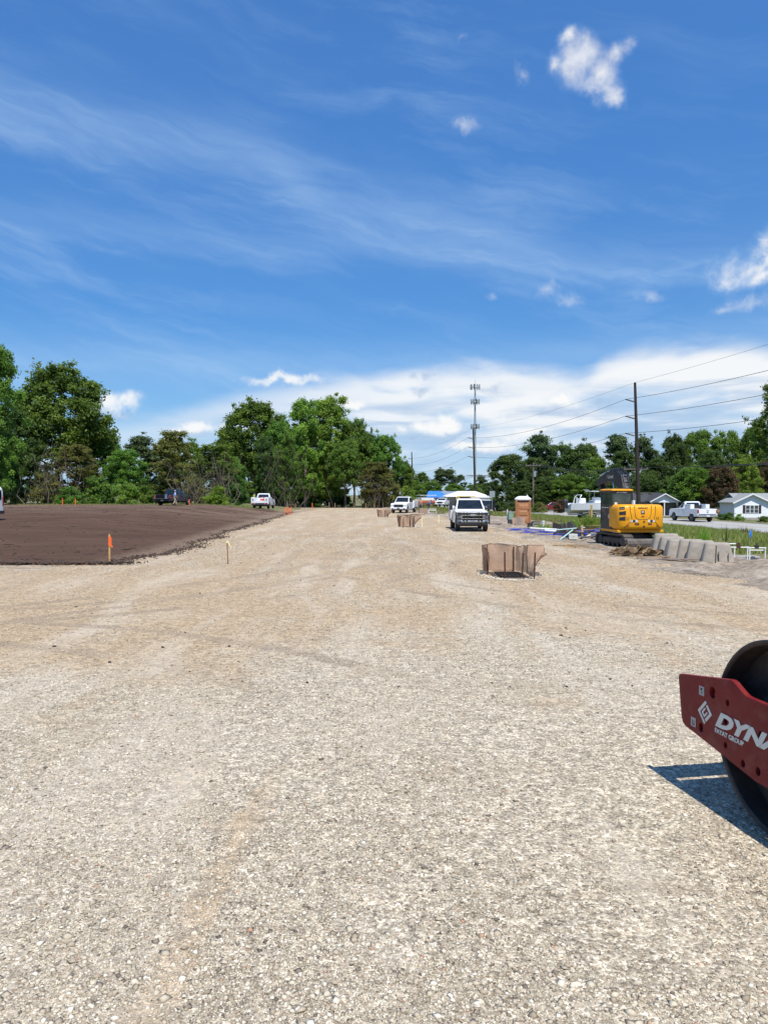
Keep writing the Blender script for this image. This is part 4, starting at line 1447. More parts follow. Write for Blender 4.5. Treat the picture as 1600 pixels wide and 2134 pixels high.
turned(MB().box(-0.55, 0.55, -0.80, 0.80, 0.28, 0.60), um).build('car_body', M_EK, ex, bevel=0.04)
MB().cyl((0, 0, 0.58), (0, 0, 0.72), 0.50, 32).build('slew_ring', M_EK, ex, smooth=True)
# blade at the near end
prof = [(-1.62, 0.04), (-1.66, 0.10), (-1.70, 0.24), (-1.68, 0.38), (-1.62, 0.46), (-1.58, 0.45), (-1.64, 0.36), (-1.655, 0.24), (-1.62, 0.12), (-1.58, 0.05)]
turned(MB().prism(prof, 'y', -1.16, 1.16), um).build('blade', M_BLADE, ex)
for y in (-0.45, 0.45):
    turned(MB().obox((-1.1, y, 0.30), (1.1, 0.12, 0.14), (0, 0, 0)), um).build('blade_arm', M_EK, ex, bevel=0.02)
# upper deck
MB().box(-1.05, 1.15, -1.12, 1.12, 0.72, 0.84).build('deck', M_EY, ex, bevel=0.02)
# counterweight and engine cover: rounded plan
def rear_ring(z, rr, yh, inset=0.0, xf=-0.05):
    """plan outline: straight front, rounded back"""
    pts = []
    pts.append((xf, yh - inset, z))
    for k in range(0, 15):
        a = math.pi / 2 + math.pi * k / 14
        cx = -rr + 0.62
        x = -0.70 + (rr - 0.70) * math.copysign(abs(math.cos(a)) ** 0.62, math.cos(a)) if False else -0.60 - (rr - 0.60 - inset) * abs(math.cos(a)) ** 0.55
        y = (yh - inset) * math.copysign(abs(math.sin(a)) ** 0.42, math.sin(a))
        pts.append((x, y, z))
    pts.append((xf, -(yh - inset), z))
    return pts


def cw(z0, z1, name, m, bev=0.05, rr=1.28, yh=1.14, t=0.0):
    b = MB()
    hs = [(z0, 0.10), (z0 + 0.06, 0.035), (z0 + 0.16, 0.0), (z1 - 0.20, 0.0), (z1 - 0.09, 0.03 + t), (z1 - 0.03, 0.09 + t), (z1, 0.20 + t)]
    b.loft([rear_ring(z, rr, yh, i) for z, i in hs], True)
    return b.build(name, m, ex, smooth=True)


counter = cw(0.86, 2.02, 'counterweight', M_EY)
tag(counter, 'rounded yellow rear counterweight with black trim lines')


def on_rear(y, z, out=0.004, rr=1.28, yh=1.14):
    """point on the rounded rear skin at lateral y, height z (local), plus outward offset"""
    s_ = min(1.0, abs(y) / yh)
    sa = s_ ** (1 / 0.42)
    ca = math.sqrt(max(0, 1 - sa * sa))
    x = -0.60 - (rr - 0.60) * ca ** 0.55
    return Vector((x - out, y, z))


def line_on_rear(pts, r, name, m, out=0.0):
    MB().tube([on_rear(y, z, out) for y, z in pts], r, 6).build(name, m, counter)


def dens(pts, k=5):
    o = []
    for a, b_ in zip(pts[:-1], pts[1:]):
        for i in range(k):
            o.append((a[0] + (b_[0] - a[0]) * i / k, a[1] + (b_[1] - a[1]) * i / k))
    return o + [pts[-1]]


# panel gaps (y left +): left S line, middle hood panel, right S line
line_on_rear(dens([(0.62, 1.98), (0.60, 1.70), (0.52, 1.35), (0.58, 1.22), (0.85, 0.98), (0.87, 0.90)]), 0.012, 'panel_gap', M_EK)
line_on_rear(dens([(-0.62, 1.98), (-0.62, 1.70), (-0.56, 1.35), (-0.60, 1.22), (-0.80, 1.02), (-0.83, 0.90)]), 0.012, 'panel_gap', M_EK)
line_on_rear(dens([(0.40, 1.99), (0.38, 1.60), (0.33, 1.42), (0.22, 1.33), (-0.22, 1.33), (-0.34, 1.42), (-0.40, 1.60), (-0.42, 1.99)]), 0.010, 'panel_gap', M_EK)


def patch(y0, y1, z0, z1, name, m, out=0.006, parent=None, skew=0.0, n=6):
    b = MB()
    rings = []
    for k in range(n + 1):
        y = y0 + (y1 - y0) * k / n
        rings.append([on_rear(y, z0, out), on_rear(y, z1 + skew * k / n, out), on_rear(y, z1 + skew * k / n, -0.02), on_rear(y, z0, -0.02)])
    b.loft(rings, True)
    return b.build(name, m, parent or counter)


# grille slots on the left corner
patch(1.06, 0.80, 1.54, 1.68, 'vent', M_EK, 0.008, skew=0.05)
patch(1.06, 0.82, 1.28, 1.42, 'vent', M_EK, 0.008, skew=0.06)
patch(1.05, 0.86, 1.80, 1.90, 'model_plate', M_EK, 0.008, skew=0.03)
for y in (0.42, -0.42):
    for dy, m in ((-0.12, M_DECAL), (0.0, M_EK), (0.12, M_DECAL)):
        patch(y + dy + 0.055, y + dy - 0.055, 1.21, 1.31, 'warning_label', m, 0.007 + abs(dy) * 0.01, n=2)
for y, z, r_ in ((0.34, 1.12, 0.05), (0.23, 1.12, 0.055), (-0.06, 1.22, 0.05), (-0.06, 1.00, 0.055), (-0.30, 1.12, 0.045), (-0.40, 1.12, 0.045)):
    p = on_rear(y, z, -0.02)
    MB().cyl(p, p + Vector((-0.028, 0, 0)), r_, 16).build('bolt_hole', M_RUST, counter)
for y in (0.72, -0.72):
    patch(y + 0.07, y - 0.07, 1.03, 1.06, 'reflector', M_TAIL, 0.008, n=2)
    b = MB()
    p0, p1 = on_rear(y + 0.05, 1.46, 0.004), on_rear(y - 0.05, 1.46, 0.004)
    b.tube([p0 + Vector((0, 0, 0)), p0 + Vector((-0.02, 0, -0.09)), p1 + Vector((-0.02, 0, -0.09)), p1], 0.009, 6)
    b.build('latch', M_EK, counter)
for y in (0.86, -0.02, -0.86):
    pass


def rear_text(s, size, yc, z, m, off=0.001, fit=None, shear=0):
    me = text_mesh(s, size, off, 0.002, shear)
    xs_ = [v.co.x for v in me.vertices]
    w0, x0 = max(xs_) - min(xs_), min(xs_)
    k = (fit / w0) if fit else 1
    for v in me.vertices:
        u = (v.co.x - x0 - w0 / 2) * k
        p = on_rear(yc - u, z + v.co.y, 0.006 + v.co.z)
        v.co = p
    link('lettering', me, m, counter)


rear_text('000632', 0.11, 0.0, 1.83, M_EK, fit=0.46)
rear_text('75 V.F', 0.085, 0.955, 1.815, M_DECAL, fit=0.15)
# leaping emblem: dark badge with pale figure
patch(0.085, -0.085, 1.58, 1.75, 'badge', M_EK, 0.009, n=3)
b = MB()
fig = [(-0.06, 0.02), (-0.03, 0.055), (0.0, 0.05), (0.02, 0.075), (0.03, 0.05), (0.055, 0.03), (0.05, 0.015), (0.02, 0.01), (0.05, -0.04), (0.035, -0.045), (0.0, -0.01), (-0.03, -0.02), (-0.055, -0.05), (-0.065, -0.04), (-0.04, 0.0)]
b.prism([(-u, 1.665 + v) for u, v in fig], 'x', on_rear(0, 1.66).x - 0.012, on_rear(0, 1.66).x - 0.008)
b.build('emblem', M_DECAL, counter)
patch(0.07, -0.07, 1.44, 1.49, 'warning_label', M_TAIL, 0.007, n=2)
# cab on the left front
cabx0, cabx1, caby0, caby1, cz0, cz1 = -0.32, 1.15, 0.12, 1.12, 0.84, 2.66
cab = MB()
post = 0.07
for (x, y) in ((cabx0, caby0), (cabx0, caby1), (cabx1, caby0), (cabx1, caby1), (0.42, caby1)):
    cab.box(x - (post if x > 0.5 else 0), x + (post if x < 0.5 else 0), y - (post if y > 0.5 else 0), y + (post if y < 0.5 else 0), cz0, cz1)
cab.box(cabx0, cabx1, caby0, caby0 + 0.06, cz0, 1.5)
cab.box(cabx0, cabx0 + 0.05, caby0, caby1, cz0, 1.90)
cab.box(cabx0 + 0.4, cabx1, caby1 - 0.05, caby1 - 0.002, cz0, 1.25)
cab.box(cabx0, 0.42, caby1 - 0.05, caby1 - 0.001, cz0, 1.80)
cab.box(cabx0 - 0.002, cabx1, caby0, caby1, cz1 - 0.08, cz1)
cabo = cab.build('cab', M_EK, ex, bevel=0.015)
MB().box(cabx0 + 0.02, cabx0 + 0.028, caby0 + 0.07, caby1 - 0.07, 1.90, cz1 - 0.08).build('rear_window', M_CABGL, cabo)
MB().box(cabx0 + 0.07, 0.42, caby1 - 0.03, caby1 - 0.022, 1.80, cz1 - 0.08).build('side_window', M_CABGL, cabo)
MB().box(0.42, cabx1 - 0.07, caby1 - 0.03, caby1 - 0.022, 1.25, cz1 - 0.08).build('door_window', M_CABGL, cabo)
MB().box(cabx0 + 0.05, cabx1 - 0.07, caby0 + 0.02, caby0 + 0.028, 1.5, cz1 - 0.08).build('side_window', M_CABGL, cabo)
MB().box(cabx1 - 0.03, cabx1 - 0.022, caby0 + 0.07, caby1 - 0.07, 1.0, cz1 - 0.08).build('windscreen', M_CABGL, cabo)
rf = MB()
rf.loft([[(cabx0 - 0.06, caby0 - 0.03, cz1), (cabx1 + 0.05, caby0 - 0.03, cz1), (cabx1 + 0.05, caby1 + 0.03, cz1), (cabx0 - 0.06, caby1 + 0.03, cz1)],
         [(cabx0 - 0.06, caby0 - 0.03, cz1 + 0.06), (cabx1 + 0.05, caby0 - 0.03, cz1 + 0.06), (cabx1 + 0.05, caby1 + 0.03, cz1 + 0.06), (cabx0 - 0.06, caby1 + 0.03, cz1 + 0.06)],
         [(cabx0 + 0.10, caby0 + 0.1, cz1 + 0.10), (cabx1 - 0.1, caby0 + 0.1, cz1 + 0.10), (cabx1 - 0.1, caby1 - 0.1, cz1 + 0.10), (cabx0 + 0.10, caby1 - 0.1, cz1 + 0.10)]])
rf.build('cab_roof', M_EY, ex, bevel=0.015)
MB().box(0.0, 0.10, caby1 - 0.012, caby1 + 0.006, 1.35, 1.55).build('notice_sheet', M_DECAL, cabo)
MB().box(0.10, 1.0, caby1 - 0.018, caby1 + 0.004, 1.84, 1.88).build('grab_rail', M_DECAL, cabo)
MB().box(cabx0 + 0.25, cabx0 + 0.4, 0.7, 0.9, 1.9, 2.15).build('seat', M_DARK, cabo)
MB().box(cabx0 + 0.008, cabx0 + 0.014, 0.85, 0.98, 1.98, 2.12).build('notice_sheet', M_DECAL, cabo)
me = text_mesh('JOHN DEERE', 0.085, 0.002, 0.002)
xs_ = [v.co.x for v in me.vertices]
k_ = 0.50 / (max(xs_) - min(xs_))
for v in me.vertices:
    v.co = (cabx0 - 0.006 - v.co.z, 0.88 - v.co.x * k_, 2.585 + v.co.y * 0.8 - 0.02)
link('lettering', me, M_DECAL, cabo)
# hood to the right of the boom
MB().box(-0.3, 0.75, -1.10, -0.45, 0.84, 1.45).build('side_housing', M_EY, ex, bevel=0.05)
MB().cyl((-0.55, -0.45, 1.98), (-0.55, -0.45, 2.12), 0.05, 12).build('exhaust', M_EK, ex)
# arm: swing post, boom (bent), stick folded down, cylinders, hoses
BY = -0.22
MB().box(1.10, 1.65, BY - 0.28, BY + 0.28, 0.75, 1.15).build('swing_post', M_EK, ex, bevel=0.04)
def limb(path, wid, hts, name, m=M_EK):
    rings = []
    for i, (x, z) in enumerate(path):
        a, c = path[max(0, i - 1)], path[min(len(path) - 1, i + 1)]
        d = Vector((c[0] - a[0], c[1] - a[1])).normalized()
        nx, nz = -d.y, d.x
        h = hts[i] / 2
        rings.append([(x + nx * h, BY - wid / 2, z + nz * h), (x + nx * h, BY + wid / 2, z + nz * h), (x - nx * h, BY + wid / 2, z - nz * h), (x - nx * h, BY - wid / 2, z - nz * h)])
    return MB().loft(rings).build(name, m, ex, bevel=0.02)


boom = limb([(1.45, 1.0), (1.30, 1.7), (1.32, 2.5), (1.62, 3.10), (2.30, 3.42), (3.3, 3.42), (4.7, 3.1)], 0.44, [0.26, 0.40, 0.56, 0.64, 0.60, 0.50, 0.34], 'boom')
limb([(4.75, 3.25), (4.1, 2.1), (3.55, 1.0)], 0.24, [0.36, 0.30, 0.22], 'stick')
b = MB()
bp_ = [(3.55, 1.05), (3.2, 0.85), (2.95, 0.5), (3.1, 0.12), (3.6, 0.08), (3.95, 0.35), (3.7, 0.75)]
b.prism(bp_, 'y', BY - 0.38, BY + 0.38)
b.build('bucket', M_EK, ex, bevel=0.02)
for s in (-0.29, 0.29):
    MB().cyl((1.62, BY + s, 1.05), (1.95, BY + s, 2.2), 0.06, 12).build('boom_cylinder', M_EK, ex, smooth=True)
    MB().cyl((1.95, BY + s, 2.2), (2.2, BY + s, 3.1), 0.032, 10).build('cylinder_rod', M_ROD, ex, smooth=True)
MB().cyl((2.2, BY, 3.80), (3.3, BY, 3.74), 0.065, 12).build('stick_cylinder', M_EK, ex, smooth=True)
MB().cyl((3.3, BY, 3.74), (4.8, BY, 3.5), 0.035, 10).build('cylinder_rod', M_ROD, ex, smooth=True)
for k, (yo, zo) in enumerate(((0.12, 0.05), (-0.12, 0.09), (-0.2, 0.03), (0.2, 0.02))):
    MB().tube([(1.2, BY + yo, 1.2), (0.95, BY + yo * 1.2, 2.0), (1.0, BY + yo, 2.8), (1.35, BY + yo, 3.38 + zo), (2.0, BY + yo, 3.70 + zo), (2.8, BY + yo, 3.62 + zo)], 0.022, 6).build('hose', M_HOSE, boom)
MB().tube([(2.2, BY + 0.25, 3.5), (2.35, BY + 0.5, 3.4), (2.3, BY + 0.62, 3.0), (2.1, BY + 0.55, 2.6)], 0.018, 6).build('hose', M_HOSE, boom)
for z, x in ((2.85, 1.10), (3.15, 1.28), (3.45, 1.55)):
    MB().box(x - 0.03, x + 0.03, BY - 0.24, BY + 0.24, z - 0.015, z + 0.03).build('hose_clamp', M_ROD, boom)
me = text_mesh('DEERE', 0.24, 0.006, 0.004)
xs_ = [v.co.x for v in me.vertices]
k_ = 0.80 / (max(xs_) - min(xs_))
for v in me.vertices:
    # on the left face of the boom, reading from the tip back to the foot
    t_ = 3.15 - v.co.x * k_
    v.co = (t_, BY + 0.226 + v.co.z, 3.33 + v.co.y * 0.85)
link('lettering', me, M_DECAL, boom)


# ------------------------------------------------------------------ vehicles
_wheel_cache = {}


def wheel(parent, x, y, r, width, side, dual=False):
    key = (r, width, side)
    if key not in _wheel_cache:
        b = MB().lathe([(r * 0.56, -width / 2), (r * 0.9, -width / 2), (r * 0.985, -width * 0.36), (r, -width * 0.2), (r, width * 0.2), (r * 0.985, width * 0.36), (r * 0.9, width / 2), (r * 0.56, width / 2)], (0, 0, 0), (0, 1, 0), 28)
        t = b.build('wheel', M_TYRE, None, smooth=True)
        o = side * width / 2
        b = MB().lathe([(r * 0.58, o - side * 0.10), (r * 0.585, o - side * 0.005), (r * 0.54, o + side * 0.006), (r * 0.47, o - side * 0.05), (r * 0.20, o - side * 0.02), (r * 0.16, o + side * 0.03), (r * 0.05, o + side * 0.03)], (0, 0, 0), (0, 1, 0), 28)
        rim = b.build('rim', M_RIM, None, smooth=True)
        hb = MB()
        for k in range(8):
            a = 2 * math.pi * k / 8
            hb.cyl((r * 0.36 * math.cos(a), o - side * 0.02, r * 0.36 * math.sin(a)), (r * 0.36 * math.cos(a), o - side * 0.038, r * 0.36 * math.sin(a)), r * 0.075, 8)
        _wheel_cache[key] = (t.data, rim.data)
        bpy.data.objects.remove(t); bpy.data.objects.remove(rim)
    tm, rm = _wheel_cache[key]
    t = bpy.data.objects.new('wheel', tm); col.objects.link(t); t.parent = parent; t.location = (x, y, r)
    q = bpy.data.objects.new('rim', rm); col.objects.link(q); q.parent = t
    return t


def arch(x0, r, z0, n=9, up=True):
    """wheel-arch cut going from front to back along the lower edge"""
    return [(x0 + r * math.cos(math.pi * k / n), z0 + r * math.sin(math.pi * k / n)) for k in range(n + 1)]


def pickup(name, label, loc, heading, paint=None, bed='bed', crew=False, L=5.9, W=2.02, Hh=1.98, wr=0.40, guard=False, rack=False, grille='dark', tailgate='up', cargo=None, cat='pickup truck', group=None, toolbox=False, lightbar=False):
    paint = paint or W_WHITE
    e = thing(name, label, cat, loc, heading, group)
    hw = W / 2
    fx = L / 2
    ax_f = fx - 0.98
    cab_back = -0.62 if crew else -0.15
    if L > 6.1: cab_back -= 0.2
    ax_r = -fx + 1.25
    zb, belt, hood = 0.48, 1.24, 1.20
    hood_f, cowl = 1.14, 1.30
    aw = wr + 0.09
    # front clip and lower cab, with wheel-arch cut
    prof = [(cab_back, zb - 0.03), (cab_back, belt + 0.06), (1.02 + (fx - 2.95), cowl), (1.6 + (fx - 2.95), cowl - 0.04), (fx - 0.30, hood_f + 0.06), (fx - 0.12, hood_f), (fx - 0.05, 0.95), (fx - 0.03, 0.58), (fx - 0.08, zb)]
    prof += [(ax_f + aw, zb)] + arch(ax_f, aw, wr + 0.02)[1:-1] + [(ax_f - aw, zb)]
    body = MB().prism(prof, 'y', -hw, hw).build('body', paint, e, bevel=0.06, seg=3)
    MB().box(ax_r - 0.9, fx - 0.3, -hw + 0.27, hw - 0.27, 0.42, 0.72).build('chassis', M_UNDER, e)
    MB().box(ax_f - aw, ax_f + aw, -hw + 0.26, hw - 0.26, 0.5, 1.0).build('wheel_well', M_UNDER, e)
    # greenhouse
    c0 = cab_back + 0.03
    wx = 1.10 + (fx - 2.95)
    z1 = Hh - 0.06
    low = [(c0, -hw + 0.07, belt + 0.05), (wx, -hw + 0.07, cowl - 0.01), (wx, hw - 0.07, cowl - 0.01), (c0, hw - 0.07, belt + 0.05)]
    tx = wx - 0.80
    up = [(c0 + 0.10, -hw + 0.24, z1), (tx, -hw + 0.24, z1), (tx, hw - 0.24, z1), (c0 + 0.10, hw - 0.24, z1)]
    top = [(c0 + 0.20, -hw + 0.36, Hh), (tx - 0.16, -hw + 0.36, Hh), (tx - 0.16, hw - 0.36, Hh), (c0 + 0.20, hw - 0.36, Hh)]
    gh = MB().loft([low, up, top]).build('cab', paint, e, bevel=0.04, seg=2)

    def lerp(a, b_, t): return Vector(a).lerp(Vector(b_), t)

    def pane(nm, A, B, C_, D, u0, u1, v0, v1, parent, m=M_GLASS, out=0.008):
        """A,B bottom; D,C top; panel in the face"""
        bl, br, tr_, tl = (lerp(lerp(A, B, u), lerp(D, C_, u), v) for u, v in ((u0, v0), (u1, v0), (u1, v1), (u0, v1)))
        nn = (br - bl).cross(tl - bl).normalized() * out
        b = MB()
        b.loft([[p + nn for p in (bl, br, tr_, tl)], [p - nn * 2 for p in (bl, br, tr_, tl)]])
        return b.build(nm, m, parent)
    pane('windscreen', low[1], low[2], up[2], up[1], 0.05, 0.95, 0.10, 0.95, gh)
    pane('rear_window', low[3], low[0], up[0], up[3], 0.10, 0.90, 0.15, 0.90, gh)
    for s in (0, 1):
        A, B, C_, D = (low[0], low[1], up[1], up[0]) if s == 0 else (low[2], low[3], up[3], up[2])
        if crew:
            rngs = ((0.06, 0.47), (0.51, 0.84)) if s == 0 else ((0.16, 0.49), (0.53, 0.94))
        else:
            rngs = ((0.30, 0.80),) if s == 0 else ((0.20, 0.70),)
        for u0, u1 in rngs:
            pane('side_window', A, B, C_, D, u0, u1, 0.12, 0.90, gh)
        y = (-1 if s == 0 else 1) * hw
        sg = -1 if s == 0 else 1
        # door seams, handle, mirror
        xs_d = [wx - 0.15, (wx + c0) / 2 - 0.05] if crew else [wx - 0.15]
        for xd in xs_d:
            MB().box(xd - 1.02, xd - 1.008, y - 0.004, y + 0.004, 0.62, belt).build('door_seam', M_DARK, body)
            MB().box(xd - 0.98, xd - 0.80, y - 0.02, y + 0.02, 1.08, 1.12).build('door_handle', M_DARK, body, bevel=0.01)
        mir = MB().box(wx - 0.42, wx - 0.30, y + sg * 0.02 - 0.0, y + sg * 0.02 + 0.0001 + 0.0, 1.3, 1.3) if False else MB()
        ya, yb = sorted((y + sg * 0.10, y + sg * 0.30))
        mir.box(wx - 0.42, wx - 0.28, ya, yb, 1.30, 1.62)
        ya, yb = sorted((y - sg * 0.06, y + sg * 0.11))
        mir.box(wx - 0.38, wx - 0.33, ya, yb, 1.34, 1.39)
        mir.build('mirror', M_DARK, e, bevel=0.02)
    # nose
    gz0, gz1 = (0.72, 1.08)
    gr = MB().box(fx - 0.075, fx - 0.02, -hw + 0.42, hw - 0.42, gz0, gz1).build('grille', M_DARK if grille == 'dark' else M_CHROME, e, bevel=0.02)
    for k in range(3):
        z = gz0 + 0.07 + k * 0.11
        MB().box(fx - 0.021, fx - 0.008, -hw + 0.46, hw - 0.46, z, z + 0.035).build('grille_bar', M_CHROME if grille != 'dark' else M_DARK, gr)
    for s in (-1, 1):
        ya, yb = sorted((s * (hw - 0.40), s * (hw - 0.05)))
        MB().box(fx - 0.16, fx - 0.028 + (0.04 if guard else 0), ya, yb, 0.84, 1.04).build('headlight', M_LAMP, e, bevel=0.03)
    MB().box(fx - 0.14, fx + 0.06, -hw + 0.03, hw - 0.03, 0.50, 0.70).build('front_bumper', paint if grille != 'chrome' else M_CHROME, e, bevel=0.04)
    MB().box(fx - 0.13, fx + 0.045, -hw + 0.12, hw - 0.12, 0.34, 0.498).build('air_dam', M_DARK, e, bevel=0.03)
    MB().box(fx + 0.058, fx + 0.068, -0.16, 0.16, 0.54, 0.66).build('number_plate', M_DARK, e)
    for s in (-1, 1):
        MB().box(fx + 0.055, fx + 0.064, s * 0.72 - 0.09, s * 0.72 + 0.09, 0.55, 0.64).build('fog_lamp', M_DARK, e)
    if guard:
        MB().box(fx - 0.03, fx - 0.004, -hw + 0.06, hw - 0.06, 0.76, 1.13).build('grille_panel', M_DARK, e, bevel=0.01)
        b = MB()
        for z in (0.60, 0.80, 1.00, 1.16):
            b.tube([(fx + 0.06, -hw - 0.01, z), (fx + 0.16, -hw + 0.30, z), (fx + 0.16, hw - 0.30, z), (fx + 0.06, hw + 0.01, z)], 0.040, 6)
        for y in (-hw, -hw + 0.46, -0.36, 0.36, hw - 0.46, hw):
            x = fx + (0.06 if abs(y) > hw - 0.1 else 0.16)
            b.tube([(x, y, 0.46), (x, y, 1.20)], 0.042, 6)
        b.tube([(fx + 0.16, -0.36, 1.16), (fx + 0.16, -0.14, 0.98)], 0.025, 6)
        b.tube([(fx + 0.16, 0.36, 1.16), (fx + 0.16, 0.14, 0.98)], 0.025, 6)
        b.box(fx + 0.12, fx + 0.17, -hw + 0.1, hw - 0.1, 0.44, 0.56)
        b.build('grille_guard', M_EK, e)
        MB().box(fx + 0.195, fx + 0.20, -0.16, 0.16, 0.98, 1.09).build('badge', M_ALU, e)
    if lightbar:
        MB().box(0.15, 0.40, -0.5, 0.5, Hh + 0.0, Hh + 0.07).build('light_bar', M_DARK, e, bevel=0.02)
    # rear
    bx0 = cab_back - 0.06
    rx = -fx
    if bed == 'bed':
        sp = [(bx0, belt + 0.04), (rx + 0.02, belt + 0.04), (rx, 0.70), (rx + 0.05, zb + 0.06), (ax_r - aw, zb + 0.04)] + [(ax_r - aw * math.cos(math.pi * k / 9), wr + 0.02 + aw * math.sin(math.pi * k / 9)) for k in range(1, 9)] + [(ax_r + aw, zb + 0.04), (bx0, zb)]
        for s in (-1, 1):
            ya, yb = sorted((s * (hw - 0.13), s * hw))
            MB().prism(sp, 'y', ya, yb).build('bed_side', paint, e, bevel=0.03)
            yl, yr = sorted((s * (hw - 0.14), s * (hw + 0.004)))
            MB().box(rx - 0.012, rx + 0.05, yl, yr, 0.84, 1.20).build('tail_light', M_TAIL, e, bevel=0.015)
        MB().box(rx + 0.06, bx0, -hw + 0.13, hw - 0.13, 0.74, 0.80).box(bx0 - 0.05, bx0, -hw + 0.13, hw - 0.13, 0.80, belt + 0.02).build('bed_floor', paint, e)
        MB().box(ax_r - aw, ax_r + aw, -hw + 0.26, hw - 0.26, 0.5, 0.739).build('wheel_well', M_UNDER, e)
        if tailgate == 'up':
            tg = MB().box(rx - 0.01, rx + 0.05, -hw + 0.145, hw - 0.145, 0.76, belt + 0.03).build('tailgate', paint, e, bevel=0.02)
            MB().box(rx - 0.02, rx - 0.009, -0.12, 0.12, 1.06, 1.12).build('handle', M_DARK, tg)
            MB().box(rx - 0.02, rx - 0.009, -0.09, 0.09, 0.90, 0.96).build('badge', M_DARK, tg)
        else:
            tg = MB().box(rx - 0.52, rx - 0.01, -hw + 0.145, hw - 0.145, 0.75, 0.81).build('tailgate', paint, e, bevel=0.015)
            MB().box(rx - 0.50, rx - 0.03, -hw + 0.17, hw - 0.17, 0.812, 0.822).build('liner', M_ALU, tg)
            for s in (-1, 1):
                MB().tube([(rx - 0.40, s * (hw - 0.16), 0.82), (rx + 0.02, s * (hw - 0.14), 1.22)], 0.012, 5).build('cable', M_ALU, tg)
        if toolbox:
            for s in (-1, 1):
                ya, yb = sorted((s * (hw - 0.02), s * (hw - 0.42)))
                MB().box(bx0 - 1.30, bx0 - 0.12, ya, yb, belt + 0.045, belt + 0.47).build('toolbox', paint, e, bevel=0.015)
                for xq in (bx0 - 0.45, bx0 - 0.95):
                    yq = s * (hw - 0.02)
                    MB().box(xq - 0.04, xq + 0.04, min(yq, yq + s * 0.012), max(yq, yq + s * 0.012), belt + 0.33, belt + 0.40).build('latch', M_DARK, e)
            MB().box(bx0 - 0.5, bx0 - 0.12, -hw + 0.44, hw - 0.44, belt + 0.045, belt + 0.36).build('crate', M_DARK, e)
    else:   # service body with side lockers
        bw = hw + 0.10
        zt_, zl = 1.52, 0.62
        sp = [(bx0, zt_), (rx + 0.06, zt_), (rx + 0.02, zl), (ax_r - aw, zl)] + [(ax_r - aw * math.cos(math.pi * k / 9), wr + 0.05 + aw * math.sin(math.pi * k / 9)) for k in range(2, 8)] + [(ax_r + aw, zl), (bx0, zl - 0.04)]
        for s in (-1, 1):
            ya, yb = sorted((s * (bw - 0.46), s * bw))
            lk = MB().prism(sp, 'y', ya, yb).build('side_locker', paint, e, bevel=0.02)
            yo = s * bw
            for (x0, x1, z0, z1_) in ((bx0 - 0.72, bx0 - 0.06, 0.70, 1.46), (ax_r - 0.46, ax_r + 0.46, 1.06, 1.46), (rx + 0.12, ax_r - 0.56, 0.72, 1.46)):
                yi, yj = sorted((yo, yo + s * 0.022))
                dd = MB().box(x0, x1, yi, yj, z0, z1_).build('locker_door', paint, e, bevel=0.012)
                xm = (x0 + x1) / 2
                yi, yj = sorted((yo + s * 0.02, yo + s * 0.04))
                MB().box(xm - 0.05, xm + 0.05, yi, yj, (z0 + z1_) / 2 + 0.05, (z0 + z1_) / 2 + 0.14).build('latch', M_DARK, dd)
            # rear face of the locker with its latch
            yi, yj = sorted((s * (bw - 0.44), s * (bw - 0.03)))
            rd = MB().box(rx + 0.005, rx + 0.05, yi, yj, 0.80, 1.50).build('rear_locker_door', paint, e, bevel=0.01)
            MB().box(rx - 0.012, rx + 0.006, s * (bw - 0.24) - 0.06, s * (bw - 0.24) + 0.06, 1.06, 1.34).build('latch', M_DARK, rd)
            yi, yj = sorted((s * (bw - 0.40), s * (bw - 0.08)))
            MB().box(rx - 0.005, rx + 0.03, yi, yj, 0.66, 0.775).build('tail_light', M_TAIL, e)
        MB().box(rx + 0.06, bx0 - 0.001, -bw + 0.46, bw - 0.46, 0.74, 0.82).box(bx0 - 0.06, bx0 - 0.002, -bw + 0.462, bw - 0.462, 0.82, 1.45).build('bed_floor', paint, e)
        MB().box(rx + 0.01, rx + 0.055, -bw + 0.465, bw - 0.465, 0.78, 1.08).build('tailgate', paint, e, bevel=0.01)
        MB().box(ax_r - aw, ax_r + aw, -hw + 0.40, hw - 0.40, 0.5, 0.739).build('wheel_well', M_UNDER, e)
        MB().box(rx - 0.14, rx + 0.0, -bw + 0.05, bw - 0.05, 0.50, 0.66).build('rear_bumper', M_DARK, e, bevel=0.02)
        if rack:
            for xr_ in (bx0 - 0.15, rx + 0.3):
                b = MB()
                b.tube([(xr_, -0.62, 1.50), (xr_, -0.58, 2.12), (xr_, -0.50, 2.17), (xr_, 0.50, 2.17), (xr_, 0.58, 2.12), (xr_, 0.62, 1.50)], 0.035, 6)
                b.build('ladder_rack', M_YELLOWBAR, e)
            MB().tube([(bx0 - 0.15, -0.40, 2.19), (rx + 0.3, -0.40, 2.19)], 0.03, 6).tube([(bx0 - 0.15, 0.40, 2.19), (rx + 0.3, 0.40, 2.19)], 0.03, 6).build('rack_rail', M_YELLOWBAR, e)
    if bed == 'bed':
        MB().box(rx - 0.14, rx - 0.0, -hw + 0.04, hw - 0.04, 0.50, 0.70).build('rear_bumper', M_DARK if paint is W_BLACK else M_CHROME, e, bevel=0.03)
        MB().box(rx - 0.15, rx - 0.138, -0.16, 0.16, 0.53, 0.67).build('number_plate', M_DECAL, e)
    # wheels
    for s in (-1, 1):
        wheel(e, ax_f, s * (hw - 0.15), wr, 0.27, s)
        wheel(e, ax_r, s * (hw - 0.15 + (0.06 if bed != 'bed' else 0)), wr, 0.27, s)
    for xw_ in (ax_f, ax_r):
        MB().cyl((xw_, -hw + 0.3, wr), (xw_, hw - 0.3, wr), 0.07, 10).build('axle', M_UNDER, e)
    return e


def face(dx, dy):
    return math.atan2(dy, dx)


